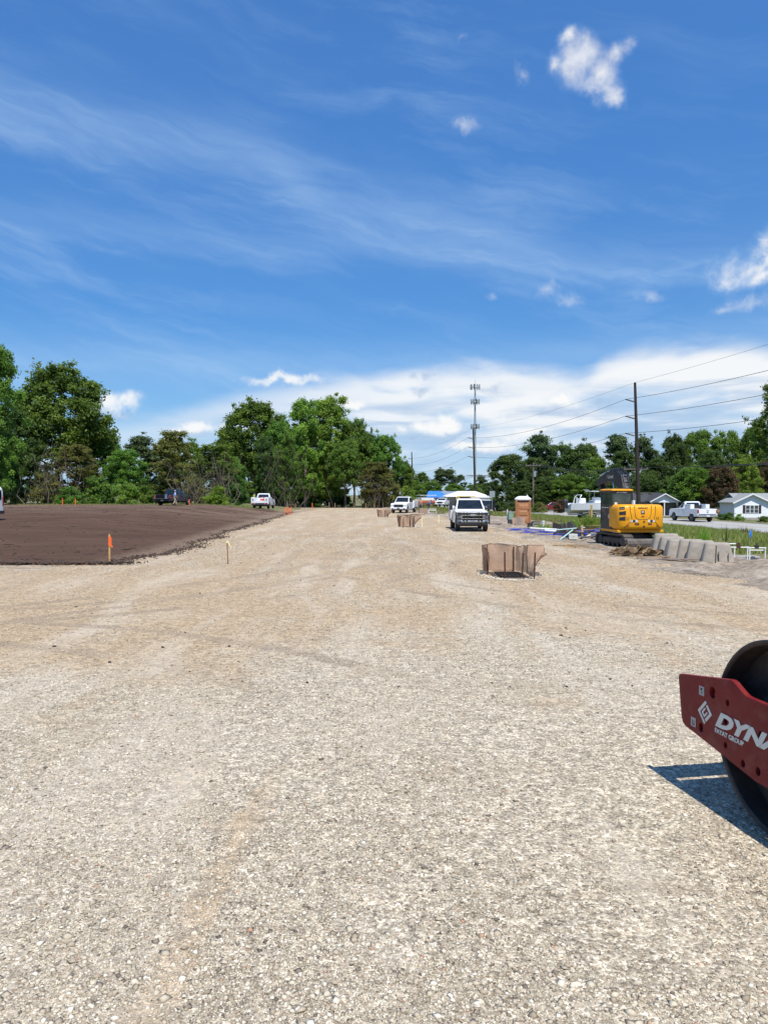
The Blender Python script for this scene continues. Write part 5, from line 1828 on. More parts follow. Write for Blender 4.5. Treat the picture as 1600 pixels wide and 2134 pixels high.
# white truck facing the camera, black grille guard
pickup('utility_truck', 'white utility truck facing the camera, with black grille guard and yellow rack', (PX(976, 50.2), 50.2, 0), face(-0.03, -1), bed='service', crew=True, guard=True, rack=True, L=6.4, Hh=2.02, wr=0.42, cat='truck')
# white truck further back, black grille
t2 = pickup('utility_truck', 'white utility truck with large black grille in front of the middle wood', (PX(842, 97), 97.5, 0), face(-0.24, -0.97), bed='service', crew=True, L=6.5, Hh=2.02, wr=0.42, cat='truck', lightbar=True)
# truck on the soil pad, seen from behind
XP, YP = PX(543, 99), 99.0
t3 = pickup('service_truck', 'white service truck on the soil pad, seen from behind, red load in its bed', (XP, YP + 2.8, float(zpad(XP, YP)) + 0.05), face(0.02, 1), bed='service', L=6.2, Hh=2.02, wr=0.42, cat='truck')
rx = -3.1
M_REDP = mat('red_plastic', (0.50, 0.05, 0.03), 0.45, 0, 0.2, 5)
zp3 = float(zpad(XP, YP)) + 0.05
gen = thing('red_equipment', 'red machine lying in the bed of the white service truck', 'equipment', (XP + 0.15, YP + 0.6, zp3 + 0.82), 0.3)
MB().loft([[(-0.35, -0.25, 0), (0.35, -0.25, 0), (0.35, 0.25, 0), (-0.35, 0.25, 0)], [(-0.30, -0.2, 0.45), (0.20, -0.2, 0.58), (0.20, 0.2, 0.58), (-0.30, 0.2, 0.45)]]).build('casing', M_REDP, gen, bevel=0.05)
MB().tube([(-0.3, 0, 0.44), (-0.3, 0, 0.62), (0.2, 0, 0.72), (0.22, 0, 0.58)], 0.03, 6).build('handle', M_REDP, gen)
MB().box(-0.46, -0.1, -0.5, -0.27, 0, 0.28).build('white_can', M_PVC, gen, bevel=0.03)
# black pickup with lowered tailgate
XB, YB = PX(343, 89), 89.0
zb_ = float(zpad(XB, YB)) + 0.05
pickup('pickup_truck', 'black pickup with its tailgate down at the left tree row', (XB + 0.35, YB + 2.7, zb_), face(0.17, 0.98), paint=W_BLACK, crew=True, L=5.9, Hh=1.95, tailgate='down')
M_CLOTHB = mat('blue_grey_plastic', (0.20, 0.24, 0.36), 0.6, 0, 0.2, 5)
bk = thing('storage_bucket', 'pale blue bucket standing in the bed of the black pickup', 'bucket', (XB + 0.05, YB + 0.5, zb_ + 0.81), 0)
MB().lathe([(0.14, 0), (0.17, 0.38), (0.18, 0.38), (0.18, 0.42), (0.15, 0.42)], (0, 0, 0), (0, 0, 1), 18).build('pail', M_CLOTHB, bk, smooth=True)
MB().tube([(-0.17, 0, 0.36), (-0.1, 0.02, 0.5), (0.1, 0.02, 0.5), (0.17, 0, 0.36)], 0.008, 5).build('bail', M_ALU, bk)
# white pickup on the road
YR = 76.0
XR = PX(1452, YR)
pickup('pickup_truck', 'white pickup with bed toolboxes driving on the road', (XR, YR + 1.2, float(zt(XR, YR)) + 0.02), face(-0.10, 1), L=5.9, Hh=1.98, toolbox=True, crew=False)
# far vehicles by the buildings
pickup('pickup_truck', 'silver-white far pickup facing the camera near the blue-roofed building', (PX(921, 152), 152, -0.15), face(-0.25, -0.97), crew=True, L=5.4, W=1.9, Hh=1.78, wr=0.38)


def car(name, label, loc, heading, paint, kind='suv', cat='car'):
    e = thing(name, label, cat, loc, heading)
    L, W, H = (4.7, 1.88, 1.70) if kind == 'suv' else (4.6, 1.82, 1.46)
    hw, fx, wr = W / 2, L / 2, 0.35
    axf, axr, aw, zb, belt = fx - 0.92, -fx + 0.95, 0.42, 0.30, 0.98
    prof = [(-fx + 0.03, 0.45), (-fx, 0.90), (-fx + 0.08, belt + 0.02), (0.85, belt), (1.7, belt - 0.06), (fx - 0.12, 0.78), (fx, 0.60), (fx - 0.02, 0.36), (fx - 0.12, zb)]
    prof += [(axf + aw, zb)] + arch(axf, aw, wr)[1:-1] + [(axf - aw, zb), (axr + aw, zb)] + arch(axr, aw, wr)[1:-1] + [(axr - aw, zb)]
    MB().prism(prof, 'y', -hw, hw).build('body', paint, e, bevel=0.06, seg=3)
    MB().box(-fx + 0.3, fx - 0.3, -hw + 0.25, hw - 0.25, 0.26, 0.8).build('underbody', M_UNDER, e)
    back = -fx + (0.12 if kind == 'suv' else 0.75)
    low = [(back, -hw + 0.06, belt - 0.01), (1.15, -hw + 0.06, belt - 0.01), (1.15, hw - 0.06, belt - 0.01), (back, hw - 0.06, belt - 0.01)]
    up = [(back + 0.28, -hw + 0.24, H), (0.35, -hw + 0.24, H), (0.35, hw - 0.24, H), (back + 0.28, hw - 0.24, H)]
    cb = MB().loft([low, up]).build('cabin', paint, e, bevel=0.05)

    def pane(nm, A, B, C_, D, u0, u1, v0, v1):
        A, B, C_, D = map(Vector, (A, B, C_, D))
        q = [(A.lerp(B, u)).lerp(D.lerp(C_, u), v) for u, v in ((u0, v0), (u1, v0), (u1, v1), (u0, v1))]
        nn = (q[1] - q[0]).cross(q[3] - q[0]).normalized() * 0.008
        MB().loft([[p + nn for p in q], [p - nn * 2 for p in q]]).build(nm, M_GLASS, cb)
    pane('windscreen', low[1], low[2], up[2], up[1], 0.05, 0.95, 0.1, 0.92)
    pane('rear_window', low[3], low[0], up[0], up[3], 0.08, 0.92, 0.2, 0.9)
    for A, B, C_, D in ((low[0], low[1], up[1], up[0]), (low[2], low[3], up[3], up[2])):
        pane('side_window', A, B, C_, D, 0.08, 0.46, 0.12, 0.88)
        pane('side_window', A, B, C_, D, 0.50, 0.90, 0.12, 0.88)
    for s in (-1, 1):
        y0, y1 = sorted((s * (hw - 0.42), s * (hw - 0.08)))
        MB().box(fx - 0.14, fx - 0.02, y0, y1, 0.62, 0.74).build('headlight', M_LAMP, e, bevel=0.02)
        MB().box(-fx - 0.01, -fx + 0.08, y0, y1, 0.70, 0.88).build('tail_light', M_TAIL, e, bevel=0.02)
        wheel(e, axf, s * (hw - 0.12), wr, 0.22, s)
        wheel(e, axr, s * (hw - 0.12), wr, 0.22, s)
    MB().box(fx - 0.06, fx + 0.01, -0.5, 0.5, 0.42, 0.58).build('grille', M_DARK, e)
    return e


# white van just entering at the left edge, rear end showing
YL = 47.5
XL = PX(6, YL) - 3.12
vz = float(zpad(XL, YL)) + 0.07
vn = thing('white_van', 'white van almost wholly outside the left edge of the photo', 'van', (XL, YL, vz), face(-1, 0.03))
fxv, hwv = 2.7, 1.0
prof = [(-fxv, 0.45), (-fxv, 1.7), (-fxv + 0.06, 2.0), (-fxv + 0.28, 2.22), (1.2, 2.26), (1.9, 1.6), (fxv - 0.1, 1.15), (fxv, 0.6), (fxv - 0.05, 0.42)]
prof += [(1.85 + 0.46, 0.40)] + arch(1.85, 0.46, 0.36)[1:-1] + [(1.85 - 0.46, 0.40), (-1.75 + 0.46, 0.40)] + arch(-1.75, 0.46, 0.36)[1:-1] + [(-1.75 - 0.46, 0.40)]
vbd = MB().prism(prof, 'y', -hwv, hwv).build('body', W_WHITE, vn, bevel=0.07, seg=3)
MB().box(-2.4, 2.3, -0.74, 0.74, 0.35, 1.0).build('underbody', M_UNDER, vn)
for s in (-1, 1):
    wheel(vn, 1.85, s * 0.86, 0.37, 0.24, s)
    wheel(vn, -1.75, s * 0.86, 0.37, 0.24, s)
    for x0, x1 in ((-2.3, -1.1), (-0.9, 0.3), (0.55, 1.25)):
        MB().box(x0, x1, min(s * hwv, s * (hwv + 0.006)), max(s * hwv, s * (hwv + 0.006)), 1.35, 1.95).build('side_window', M_GLASS, vbd)
    MB().box(-fxv - 0.01, -fxv + 0.06, min(s * 0.86, s * 1.005), max(s * 0.86, s * 1.005), 0.9, 1.5).build('tail_light', M_TAIL, vn, bevel=0.02)
MB().box(-fxv - 0.008, -fxv + 0.03, -0.75, -0.03, 1.3, 1.9).build('rear_window', M_GLASS, vbd)
MB().box(-fxv - 0.008, -fxv + 0.03, 0.03, 0.75, 1.3, 1.9).build('rear_window', M_GLASS, vbd)
MB().box(-fxv - 0.10, -fxv + 0.1, -0.95, 0.95, 0.42, 0.62).build('rear_bumper', M_DARK, vn, bevel=0.03)
car('parked_car', 'white car behind the far silver-white pickup', (PX(902, 160), 162, -0.15), face(-0.8, -0.6), W_WHITE, 'sedan')
XS = PX(1014, 124)
car('sport_utility_vehicle', 'dark blue-black vehicle on the road behind the white utility truck', (XS, 124, float(zt(XS, 124)) + 0.02), face(-0.45, -0.9), W_SILVER, 'suv')
XS = PX(1150, 122)
car('parked_car', 'dark red car parked across the road among the shrubs', (XS, 122, float(zt(XS, 122)) + 0.02), face(-1, -0.15), W_RED, 'sedan')
XS = PX(1049, 128)
car('parked_car', 'black car parked under the big oak across the road', (XS, 128, float(zt(XS, 128)) + 0.02), face(-1, -0.2), W_BLACK, 'sedan')

# ------------------------------------------------------------------ boats
M_GEL = mat('white_gelcoat', (0.76, 0.77, 0.78), 0.25, 0, 0.04, 2)
M_GALV = mat('galvanised', (0.45, 0.46, 0.47), 0.45, 0.7, 0.1, 5)


def hull(L, W, H, sheer=0.35, n=9):
    """bow at +x"""
    rings = []
    for k in range(n):
        t = k / (n - 1)
        x = -L / 2 + L * t
        wf = (1 - max(0, (t - 0.45) / 0.55) ** 2.2)
        w = max(0.03, W / 2 * wf)
        zk = 0.0 + 0.75 * H * max(0, (t - 0.6) / 0.4) ** 2
        zs = H + sheer * t ** 2
        rings.append([(x, -w, zs), (x, -w * 0.86, zk + (zs - zk) * 0.35), (x, 0, zk), (x, w * 0.86, zk + (zs - zk) * 0.35), (x, w, zs), (x, w * 0.9, zs - 0.02), (x, 0, zs - 0.25), (x, -w * 0.9, zs - 0.02)])
    return MB().loft(rings)


YBo = 84.0
XBo = PX(1232, YBo)
zbo = float(zt(xroad(YBo), YBo)) + 0.02
boat = thing('trailer_boat', 'white open fishing boat with hard top behind the excavator', 'boat', (XBo + 0.4, YBo, zbo + 0.62), R(6))
hull(6.2, 2.3, 1.1).build('hull', M_GEL, boat, smooth=True)
MB().box(-0.2, 0.8, -0.45, 0.45, 0.7, 1.75).build('console', M_GEL, boat, bevel=0.05)
MB().box(0.62, 0.68, -0.55, 0.55, 1.75, 2.25).build('windscreen', M_GLASS, boat)
b = MB()
for x in (-0.4, 0.9):
    for y in (-0.75, 0.75):
        b.tube([(x, y, 0.9), (x * 0.9, y * 0.9, 2.35)], 0.03, 6)
b.build('top_frame', M_ALU, boat)
MB().box(-0.8, 1.3, -0.95, 0.95, 2.36, 2.44).build('hard_top', M_GEL, boat, bevel=0.03)
for k, y in enumerate((-0.6, -0.2, 0.2, 0.6)):
    MB().tube([(-0.8, y, 2.4), (-1.15, y, 2.62)], 0.025, 5).build('rod_holder', M_ALU, boat)
MB().tube([(-2.15, -0.9, 1.0), (-2.0, -0.85, 1.75), (-1.8, -0.7, 2.0), (-1.8, 0.7, 2.0), (-2.0, 0.85, 1.75), (-2.15, 0.9, 1.0)], 0.045, 8).build('arch', M_GEL, boat)
MB().box(-1.9, -1.2, -0.45, 0.45, 0.95, 1.65).build('leaning_seat', M_GEL, boat, bevel=0.1)
b = MB().loft([[(-3.15, -0.2, 0.55), (-3.55, -0.2, 0.6), (-3.55, 0.2, 0.6), (-3.15, 0.2, 0.55)], [(-3.1, -0.22, 1.35), (-3.6, -0.22, 1.35), (-3.6, 0.22, 1.35), (-3.1, 0.22, 1.35)], [(-3.15, -0.15, 1.6), (-3.5, -0.15, 1.55), (-3.5, 0.15, 1.55), (-3.15, 0.15, 1.6)]])
b.build('outboard_motor', M_DARK, boat, bevel=0.05)
trl = thing('boat_trailer', 'tandem-axle galvanised trailer under the white fishing boat', 'trailer', (XBo + 0.4, YBo, zbo), R(6))
for y in (-0.6, 0.6):
    MB().box(-2.9, 2.9, y - 0.05, y + 0.05, 0.45, 0.58).build('rail', M_GALV, trl)
MB().tube([(2.9, -0.6, 0.52), (4.6, 0, 0.5)], 0.05, 6).tube([(2.9, 0.6, 0.52), (4.6, 0, 0.5)], 0.05, 6).build('tongue', M_GALV, trl)
for x in (-1.3, -0.55):
    for s in (-1, 1):
        wheel(trl, x, s * 0.95, 0.34, 0.2, s)
    MB().cyl((x, -0.9, 0.34), (x, 0.9, 0.34), 0.05, 8).build('axle', M_GALV, trl)
for s in (-1, 1):
    MB().box(-1.75, -0.1, s * 0.95 - 0.14, s * 0.95 + 0.14, 0.72, 0.76).build('mudguard', M_GALV, trl, bevel=0.02)
# white box truck ahead of the boat, mostly hidden by the excavator
bt = thing('box_trailer', 'white box trailer seen between the boat and the excavator cab', 'trailer', (PX(1262, 88), 88.5, zbo), R(8))
MB().box(-1.5, 3.2, -1.05, 1.05, 0.55, 2.0).build('box', M_PALE, bt, bevel=0.03)
for x in (-1.52,):
    MB().box(-1.52, -1.50, -0.02, 0.02, 0.6, 1.95).build('door_seam', M_DARK, bt)
for s in (-1, 1):
    wheel(bt, 0.6, s * 0.95, 0.36, 0.22, s)
# far moored boat on stand near the blue roof
M_CREAM = mat('cream_paint', (0.66, 0.58, 0.44), 0.5, 0, 0.06, 2)
M_REDS = mat('red_stripe', (0.52, 0.09, 0.05), 0.5, 0, 0.1, 2)
b2 = thing('cabin_boat', 'cream boat with red stripe and canopy, far beside the service body of the truck', 'boat', (PX(884, 150), 152, -0.1), R(200))
hull(5.4, 2.1, 1.3).build('hull', M_CREAM, b2, smooth=True)
MB().box(-2.4, 1.3, -1.06, 1.06, 0.78, 1.12).build('stripe', M_REDS, b2)
MB().box(-1.8, 1.0, -0.9, 0.9, 1.32, 1.75).build('cabin', M_GEL, b2, bevel=0.05)
MB().box(-2.3, 1.2, -1.1, 1.1, 2.2, 2.3).build('canopy', M_GEL, b2, bevel=0.03)
b = MB()
for x in (-2.1, 1.0):
    for y in (-0.95, 0.95):
        b.tube([(x, y, 1.2), (x, y, 2.2)], 0.03, 5)
b.build('canopy_frame', M_ALU, b2)


# ------------------------------------------------------------------ site objects
def mesh_material(name, c):
    m = bpy.data.materials.new(name)
    m.use_nodes = True
    t = NT(m.node_tree)
    b = t.n['Principled BSDF']
    g = t.new('ShaderNodeTexCoord').outputs['UV']
    o = t.new('ShaderNodeTexCoord').outputs['Object']
    n = t.noise(o, 3, 4)
    t.l.new(t.ramp(n, [(0.3, tuple(x * 0.8 for x in c)), (0.7, tuple(min(1, x * 1.25) for x in c))]), b.inputs['Base Color'])
    b.inputs['Roughness'].default_value = 0.8
    s = t.new('ShaderNodeSeparateXYZ'); t.l.new(g, s.inputs[0])
    u = t.m('ABSOLUTE', t.m('SINE', t.m('MULTIPLY', s.outputs[0], 260)))
    v = t.m('ABSOLUTE', t.m('SINE', t.m('MULTIPLY', s.outputs[1], 260)))
    al = t.m('MAXIMUM', t.ss(u, 0.64, 0.74), t.ss(v, 0.64, 0.74))
    t.l.new(al, b.inputs['Alpha'])
    return m


M_MESH = mesh_material('silt_mesh', (0.36, 0.215, 0.135))
M_IRON = mat('iron_grate', (0.035, 0.028, 0.024), 0.8, 0.4, 0.4, 12)
M_PIT = mat('pit_soil', (0.06, 0.045, 0.035), 0.95, 0, 0.4, 6, bump=0.02, bscale=20)


def inlet(label, X, Y, w, d, h, seed, detail=True):
    """storm inlet ringed by mesh on rusty bars; local x right, y away"""
    rr = random.Random(seed)
    e = thing('inlet_protection', label, 'drain guard', (X, Y, 0), 0, 'mesh guards round the storm drains')
    hw, hd = w / 2, d / 2
    # mesh skirt: wavy loop, slumped
    cor = [(-hw, -hd * 0.3), (-hw * 0.97, hd), (hw * 0.6, hd), (hw * 0.98, hd * 0.45), (hw * 0.85, -hd * 0.65)]
    pts = []
    for (a, b_) in zip(cor[:-1], cor[1:]):
        for k in range(8):
            t = k / 8
            pts.append((a[0] + (b_[0] - a[0]) * t, a[1] + (b_[1] - a[1]) * t))
    pts.append(cor[-1])
    V, F, UV = [], [], []
    NZ = 6
    L = 0
    for i, (x, y) in enumerate(pts):
        if i: L += math.dist(pts[i - 1], pts[i])
        ht = h * (0.97 + 0.035 * math.sin(i * 0.45 + seed) + 0.02 * rr.uniform(-1, 1)) * (0.80 if i > 25 else 1)
        lean = 0.02 + (0.55 if i > 24 else 0.04)
        for k in range(NZ + 1):
            t = k / NZ
            fold = 0.07 * math.sin(i * 1.3 + t * 3.5 + seed) * t + 0.02 * rr.uniform(-1, 1) * t
            l = math.hypot(x, y) + 1e-6
            V.append((x + (x / l) * (lean * t * t * h + fold), y + (y / l) * (0.4 * lean * t * t * h + fold), 0.01 + ht * t))
            UV.append((L, ht * t))
    n = NZ + 1
    for i in range(len(pts) - 1):
        for k in range(NZ):
            F.append((i * n + k, (i + 1) * n + k, (i + 1) * n + k + 1, i * n + k + 1))
    me = bpy.data.meshes.new('mesh_skirt')
    me.from_pydata(V, [], F)
    uv = me.uv_layers.new(name='UVMap')
    for lp_ in me.loops:
        uv.data[lp_.index].uv = UV[lp_.vertex_index]
    sk = link('mesh_skirt', me, M_MESH, e, smooth=True)
    # folded edge rolls
    for i in (0, 3, 9, len(pts) - 9, len(pts) - 1):
        base = i * n
        MB().tube([V[base + k] for k in range(n)], 0.012 if detail else 0.02, 5).build('mesh_fold', M_RUST if i in (3, 9) else mesh_fold, sk)
    MB().tube([V[i * n + NZ] for i in range(len(pts))], 0.008 if detail else 0.012, 4).build('mesh_hem', mesh_fold, sk)
    for k, (x, y) in enumerate([(-hw * 0.98, -hd * 0.15), (-hw * 0.42, -hd * 1.0), (hw * 0.40, -hd * 0.75), (hw * 0.80, -hd * 1.15), (-hw * 0.86, hd * 0.93), (hw * 0.48, hd * 0.95)]):
        tl = rr.uniform(-0.04, 0.04)
        MB().cyl((x, y, -0.05), (x + tl, y, h * rr.uniform(0.78, 0.98)), 0.022, 8).build('steel_bar', M_RUST, e)
    # pit, frame and grate
    MB().loft([[(-hw * 0.85, -hd * 0.95, 0.010), (hw * 0.80, -hd * 1.05, 0.010), (hw * 0.72, hd * 0.62, 0.010), (-hw * 0.80, hd * 0.7, 0.010)],
               [(-hw * 0.8, -hd * 0.9, -0.05), (hw * 0.74, -hd, -0.05), (hw * 0.66, hd * 0.55, -0.05), (-hw * 0.74, hd * 0.62, -0.05)]]).build('soil_bed', M_PIT, e)
    gr = MB().box(-hw * 0.55, hw * 0.55, -hd * 0.72, -hd * 0.66, 0.012, 0.05).box(-hw * 0.55, hw * 0.55, hd * 0.40, hd * 0.46, 0.012, 0.05).box(-hw * 0.55, -hw * 0.50, -hd * 0.66, hd * 0.40, 0.012, 0.05).box(hw * 0.50, hw * 0.55, -hd * 0.66, hd * 0.40, 0.012, 0.05).build('grate', M_IRON, e)
    for k in range(6):
        x = -hw * 0.42 + k * hw * 0.168
        MB().box(x - 0.014, x + 0.014, -hd * 0.659, hd * 0.399, 0.014, 0.046).build('grate_bar', M_IRON, gr)
    # collar of white stone
    rg = np.random.default_rng(seed)
    N = 900 if detail else 500
    a = rg.random(N) * 2 * np.pi
    rad = 1.0 + 0.24 * np.abs(rg.normal(size=N))
    x, y = np.cos(a) * hw * 1.02 * rad, np.sin(a) * hd * 1.12 * rad - 0.05
    sz = rg.uniform(0.012, 0.035, N) * (1 if detail else 1.4)
    V2, F2, T2 = oct_stones(rg, x, y, sz * 0.4, sz, 0.5 + 0.45 * rg.random(N))
    tag(link('stone_collar', mesh_np('stone_collar', V2, F2, {'tint': T2}), M_STONE, e), kind='stuff')
    return e


mesh_fold = mat('mesh_fold', (0.13, 0.065, 0.04), 0.85, 0, 0.3, 8)
inlet('nearest mesh drain guard, brown mesh slumping on rusty bars', PX(1060, 21.7), 21.7, 1.24, 2.0, 0.80, 3)
inlet('middle mesh drain guard with white stone collar, left of the guarded truck', PX(847, 53), 53.2, 1.1, 0.8, 0.82, 8, False)
inlet('farthest and smallest mesh drain guard, left of the other two', PX(798, 77), 77.2, 1.05, 0.8, 0.76, 12, False)


# survey stakes
def stake(label, px, ybase, h, z0=0.0, wid=0.04, thick=0.02, tape=None, m=M_LATH, Y=None, lean=0.0, group='survey stakes', flag=False):
    Y = Y or 1600 * (CAM_H - z0) / (ybase - 1031)
    e = thing('survey_stake', label, 'stake', (PX(px, Y), Y, z0), 0, group)
    lm_ = MB().loft([[(-wid / 2, -thick / 2, -0.05), (wid / 2, -thick / 2, -0.05), (wid / 2, thick / 2, -0.05), (-wid / 2, thick / 2, -0.05)],
                     [(-wid / 2 + lean, -thick / 2, h), (wid / 2 + lean, -thick / 2, h), (wid / 2 + lean, thick / 2, h), (-wid / 2 + lean, thick / 2, h)]]).build('lath', m, e)
    if tape:
        b = MB()
        b.box(-wid / 2 - 0.004 + lean * 0.85, wid / 2 + 0.004 + lean * 0.85, -thick / 2 - 0.004, thick / 2 + 0.004, h * 0.84, h * 0.92)
        if flag:
            b.add([(0.02, -0.016, h * 0.92), (0.07, -0.02, h * 0.90), (0.075, -0.03, h * 0.66), (0.12, -0.02, h * 0.58), (0.085, -0.035, h * 0.56), (0.035, -0.03, h * 0.62), (0.022, -0.02, h * 0.80)], [(0, 1, 2, 3, 4, 5, 6)])
            b.add([(0.02, -0.022, h * 0.92), (-0.02, -0.03, h * 0.88), (-0.03, -0.03, h * 0.62), (0.01, -0.03, h * 0.60)], [(0, 1, 2, 3)])
        b.build('ribbon', tape, e)
    return e


stake('wooden stake with orange ribbon at the near corner of the soil pad', 228, 1176, 0.98, tape=M_ORANGE, flag=True, wid=0.055)
M_STK2 = mat('reddish_stake', (0.26, 0.12, 0.06), 0.8, 0, 0.3, 12)
s2 = stake('reddish wooden stake with pale yellow ribbon on the gravel', 475, 1176, 0.76, m=M_STK2, wid=0.035, lean=-0.03)
MB().add([(-0.035, -0.012, 0.76), (0.02, -0.02, 0.745), (0.10, -0.03, 0.58), (0.13, -0.03, 0.54), (0.105, -0.03, 0.535), (0.0, -0.02, 0.70)], [(0, 1, 2, 3, 4, 5)]).box(-0.05, -0.008, -0.014, 0.014, 0.70, 0.765).build('ribbon', M_YTAPE, s2)
M_OSTK = mat('orange_stake', (0.85, 0.14, 0.04), 0.6, 0, 0.1, 10)
for px, yt_, lab in ((131, 1038, 'left of the two orange stakes before the left tree row'), (158, 1039, 'right of the two orange stakes before the left tree row'), (395, 1040, 'small orange stake right of the black pickup')):
    Y = 92.0
    z0 = float(zpad(PX(px, Y), Y)) + 0.06
    stake(lab, px, 0, HT(yt_, Y, z0), z0, 0.09, 0.04, None, M_OSTK, Y)
for px, Y, hgt, lab in ((599, 108, 1.1, 'pale stake left of the ivy trunk'), (616, 122, 0.9, 'leftmost pale stake along the far gravel edge'), (651, 126, 0.9, 'second pale stake along the far gravel edge'), (686, 128, 1.0, 'pale stake at the foot of the thick dark trunk'),
                        (698, 128, 0.9, 'pale stake just right of the thick dark trunk'), (762, 126, 0.9, 'pale stake along the far gravel edge before the right bushes'), (780, 124, 0.9, 'rightmost pale stake along the far gravel edge')):
    stake(lab, px, 0, hgt, max(0.0, float(zpad(PX(px, Y), Y))), 0.10, 0.04, None, M_WOOD if px != 651 else M_OSTK, Y)
# orange mesh on stakes at the pad edge
YO = 80.0
of = thing('orange_barrier', 'small orange mesh barrier on stakes at the pad edge', 'barrier', (PX(600, YO), YO, 0.15), 0)
for x in (-0.32, 0.05, 0.36):
    MB().box(x - 0.025, x + 0.025, -0.02, 0.02, -0.05, 0.85 + 0.1 * x).build('post', M_OSTK, of)
for z in (0.30, 0.48, 0.66):
    MB().box(-0.32, 0.36, -0.024, -0.021, z, z + 0.05).build('strip', M_ORANGE, of)
# thin yellow marker lath posts on the lot
for px, yb_, hh, lab in ((879, 1097, 0.62, 'short yellow lath beside the middle drain guard'), (914, 1090, 0.66, 'short yellow lath left of the guarded truck')):
    stake(lab, px, yb_, hh, 0, 0.05, 0.02, None, M_YTAPE)

# portable toilet
M_TAN = mat('tan_plastic', (0.42, 0.185, 0.075), 0.5, 0, 0.1, 3, dirt=((0.35, 0.25, 0.16), 0.15))
M_TAND = mat('tan_plastic_frame', (0.36, 0.155, 0.062), 0.5, 0, 0.1, 3)
M_ROOFW = mat('white_plastic', (0.78, 0.78, 0.76), 0.4, 0, 0.04, 3)
YT = 58.6
XT = PX(1089, YT)
pt = thing('portable_toilet', 'tan portable toilet with white domed roof', 'portable toilet', (XT, YT, -0.16), R(-7))
MB().box(-0.55, 0.55, -0.55, 0.55, 0.0, 0.14).build('skid', M_DARK, pt, bevel=0.02)
wl = MB().box(-0.55, 0.55, -0.52, 0.56, 0.14, 2.02).build('shell', M_TAN, pt, bevel=0.04)
for x in (-0.52, 0.52):
    MB().box(x - 0.055, x + 0.055, -0.58, -0.46, 0.14, 2.04).build('corner_post', M_TAND, pt, bevel=0.025)
dr_ = MB().box(-0.42, 0.42, -0.56, -0.525, 0.20, 1.80).build('door', M_TAN, pt, bevel=0.015)
for z0, z1 in ((0.34, 0.72), (0.84, 1.22), (1.32, 1.68)):
    MB().loft([[(-0.34, -0.562, z0), (0.34, -0.562, z0), (0.34, -0.562, z1), (-0.34, -0.562, z1)], [(-0.28, -0.585, z0 + 0.06), (0.28, -0.585, z0 + 0.06), (0.28, -0.585, z1 - 0.06), (-0.28, -0.585, z1 - 0.06)]]).build('door_panel', M_TAN, dr_, bevel=0.01)
MB().box(0.34, 0.40, -0.60, -0.562, 1.24, 1.34).build('door_latch', M_DARK, dr_)
for x in (-0.30, -0.10, 0.10, 0.30):
    MB().box(x - 0.08, x + 0.08, -0.535, -0.515, 1.86, 1.96).build('vent', M_DARK, wl)
b = MB()
rings = []
for z, s in ((2.02, 0.60), (2.10, 0.62), (2.14, 0.60), (2.27, 0.44), (2.32, 0.30)):
    rings.append([(s * math.copysign(abs(math.cos(a)) ** 0.35, math.cos(a)), s * math.copysign(abs(math.sin(a)) ** 0.35, math.sin(a)), z) for a in [2 * math.pi * k / 28 for k in range(28)]])
b.loft(rings).build('roof', M_ROOFW, pt, smooth=True)
for x in (-0.3, -0.1, 0.1, 0.3):
    pass
MB().cyl((0.35, 0.3, 2.2), (0.35, 0.3, 2.42), 0.05, 10).build('vent_pipe', M_ROOFW, pt)


# leaning plywood, black panel, utility box, white riser beside the toilet
M_PLY = mat('plywood', (0.36, 0.255, 0.18), 0.8, 0, 0.25, 4)
M_PLY2 = mat('grey_ply', (0.24, 0.18, 0.145), 0.85, 0, 0.25, 4)
o = MB().obox((0, 0, 0.36), (0.42, 0.02, 0.74), (R(-14), 0, 0)).build('plywood_sheet', M_PLY2, None, loc=(PX(1080, 55.8), 55.8, -0.06))
tag(o, 'brown plywood sheet leaning before the portable toilet, the left one', 'plywood', 'plywood sheets leaning before the portable toilet')
o = MB().obox((0, 0, 0.33), (0.34, 0.02, 0.66), (R(-14), 0, R(4))).build('plywood_sheet', M_PLY, None, loc=(PX(1073, 56.0), 56.2, -0.06))
tag(o, 'paler plywood sheet leaning behind the left edge of the other one', 'plywood', 'plywood sheets leaning before the portable toilet')
o = MB().obox((0, 0, 0.33), (0.36, 0.02, 0.62), (R(-10), 0, R(-5))).build('plywood_sheet', M_PLY, None, loc=(PX(1088, 56.3), 56.3, -0.06))
tag(o, 'light tan plywood sheet leaning at the foot of the toilet door', 'plywood', 'plywood sheets leaning before the portable toilet')
o = MB().obox((0, 0, 0.25), (0.5, 0.03, 0.52), (R(-8), R(6), 0)).build('silt_board', M_DARK, None, loc=(PX(1064, 57.5), 57.5, -0.1))
tag(o, 'black panel standing left of the portable toilet', 'panel')
M_GREENBOX = mat('utility_green', (0.22, 0.33, 0.24), 0.5, 0, 0.08, 4)
ub = thing('utility_box', 'pale green utility box behind the black panel', 'utility box', (PX(1063, 66), 66.0, float(zt(PX(1063, 66), 66)) - 0.03), 0.2)
MB().box(-0.2, 0.2, -0.18, 0.18, 0, 0.75).build('cabinet', M_GREENBOX, ub, bevel=0.03)
MB().box(-0.22, 0.22, -0.2, 0.2, 0.75, 0.80).build('lid', M_GREENBOX, ub, bevel=0.02)
mp = MB().cyl((0, 0, -0.1), (0, 0, 1.0), 0.045, 10).build('marker_post', M_PVC, None, loc=(PX(1058, 66), 66.3, float(zt(PX(1058, 66), 66))))
tag(mp, 'white marker post left of the green utility box', 'post')
rs = MB().tube([(0, 0, -0.1), (0, 0, 0.42), (0, 0, 0.44)], [0.075, 0.075, 0.10], 14).cyl((0, 0, 0.44), (0, 0, 0.55), 0.10, 14).build('pipe_riser', M_PVC, None, smooth=True, loc=(PX(1132, 52.5), 52.5, -0.05))
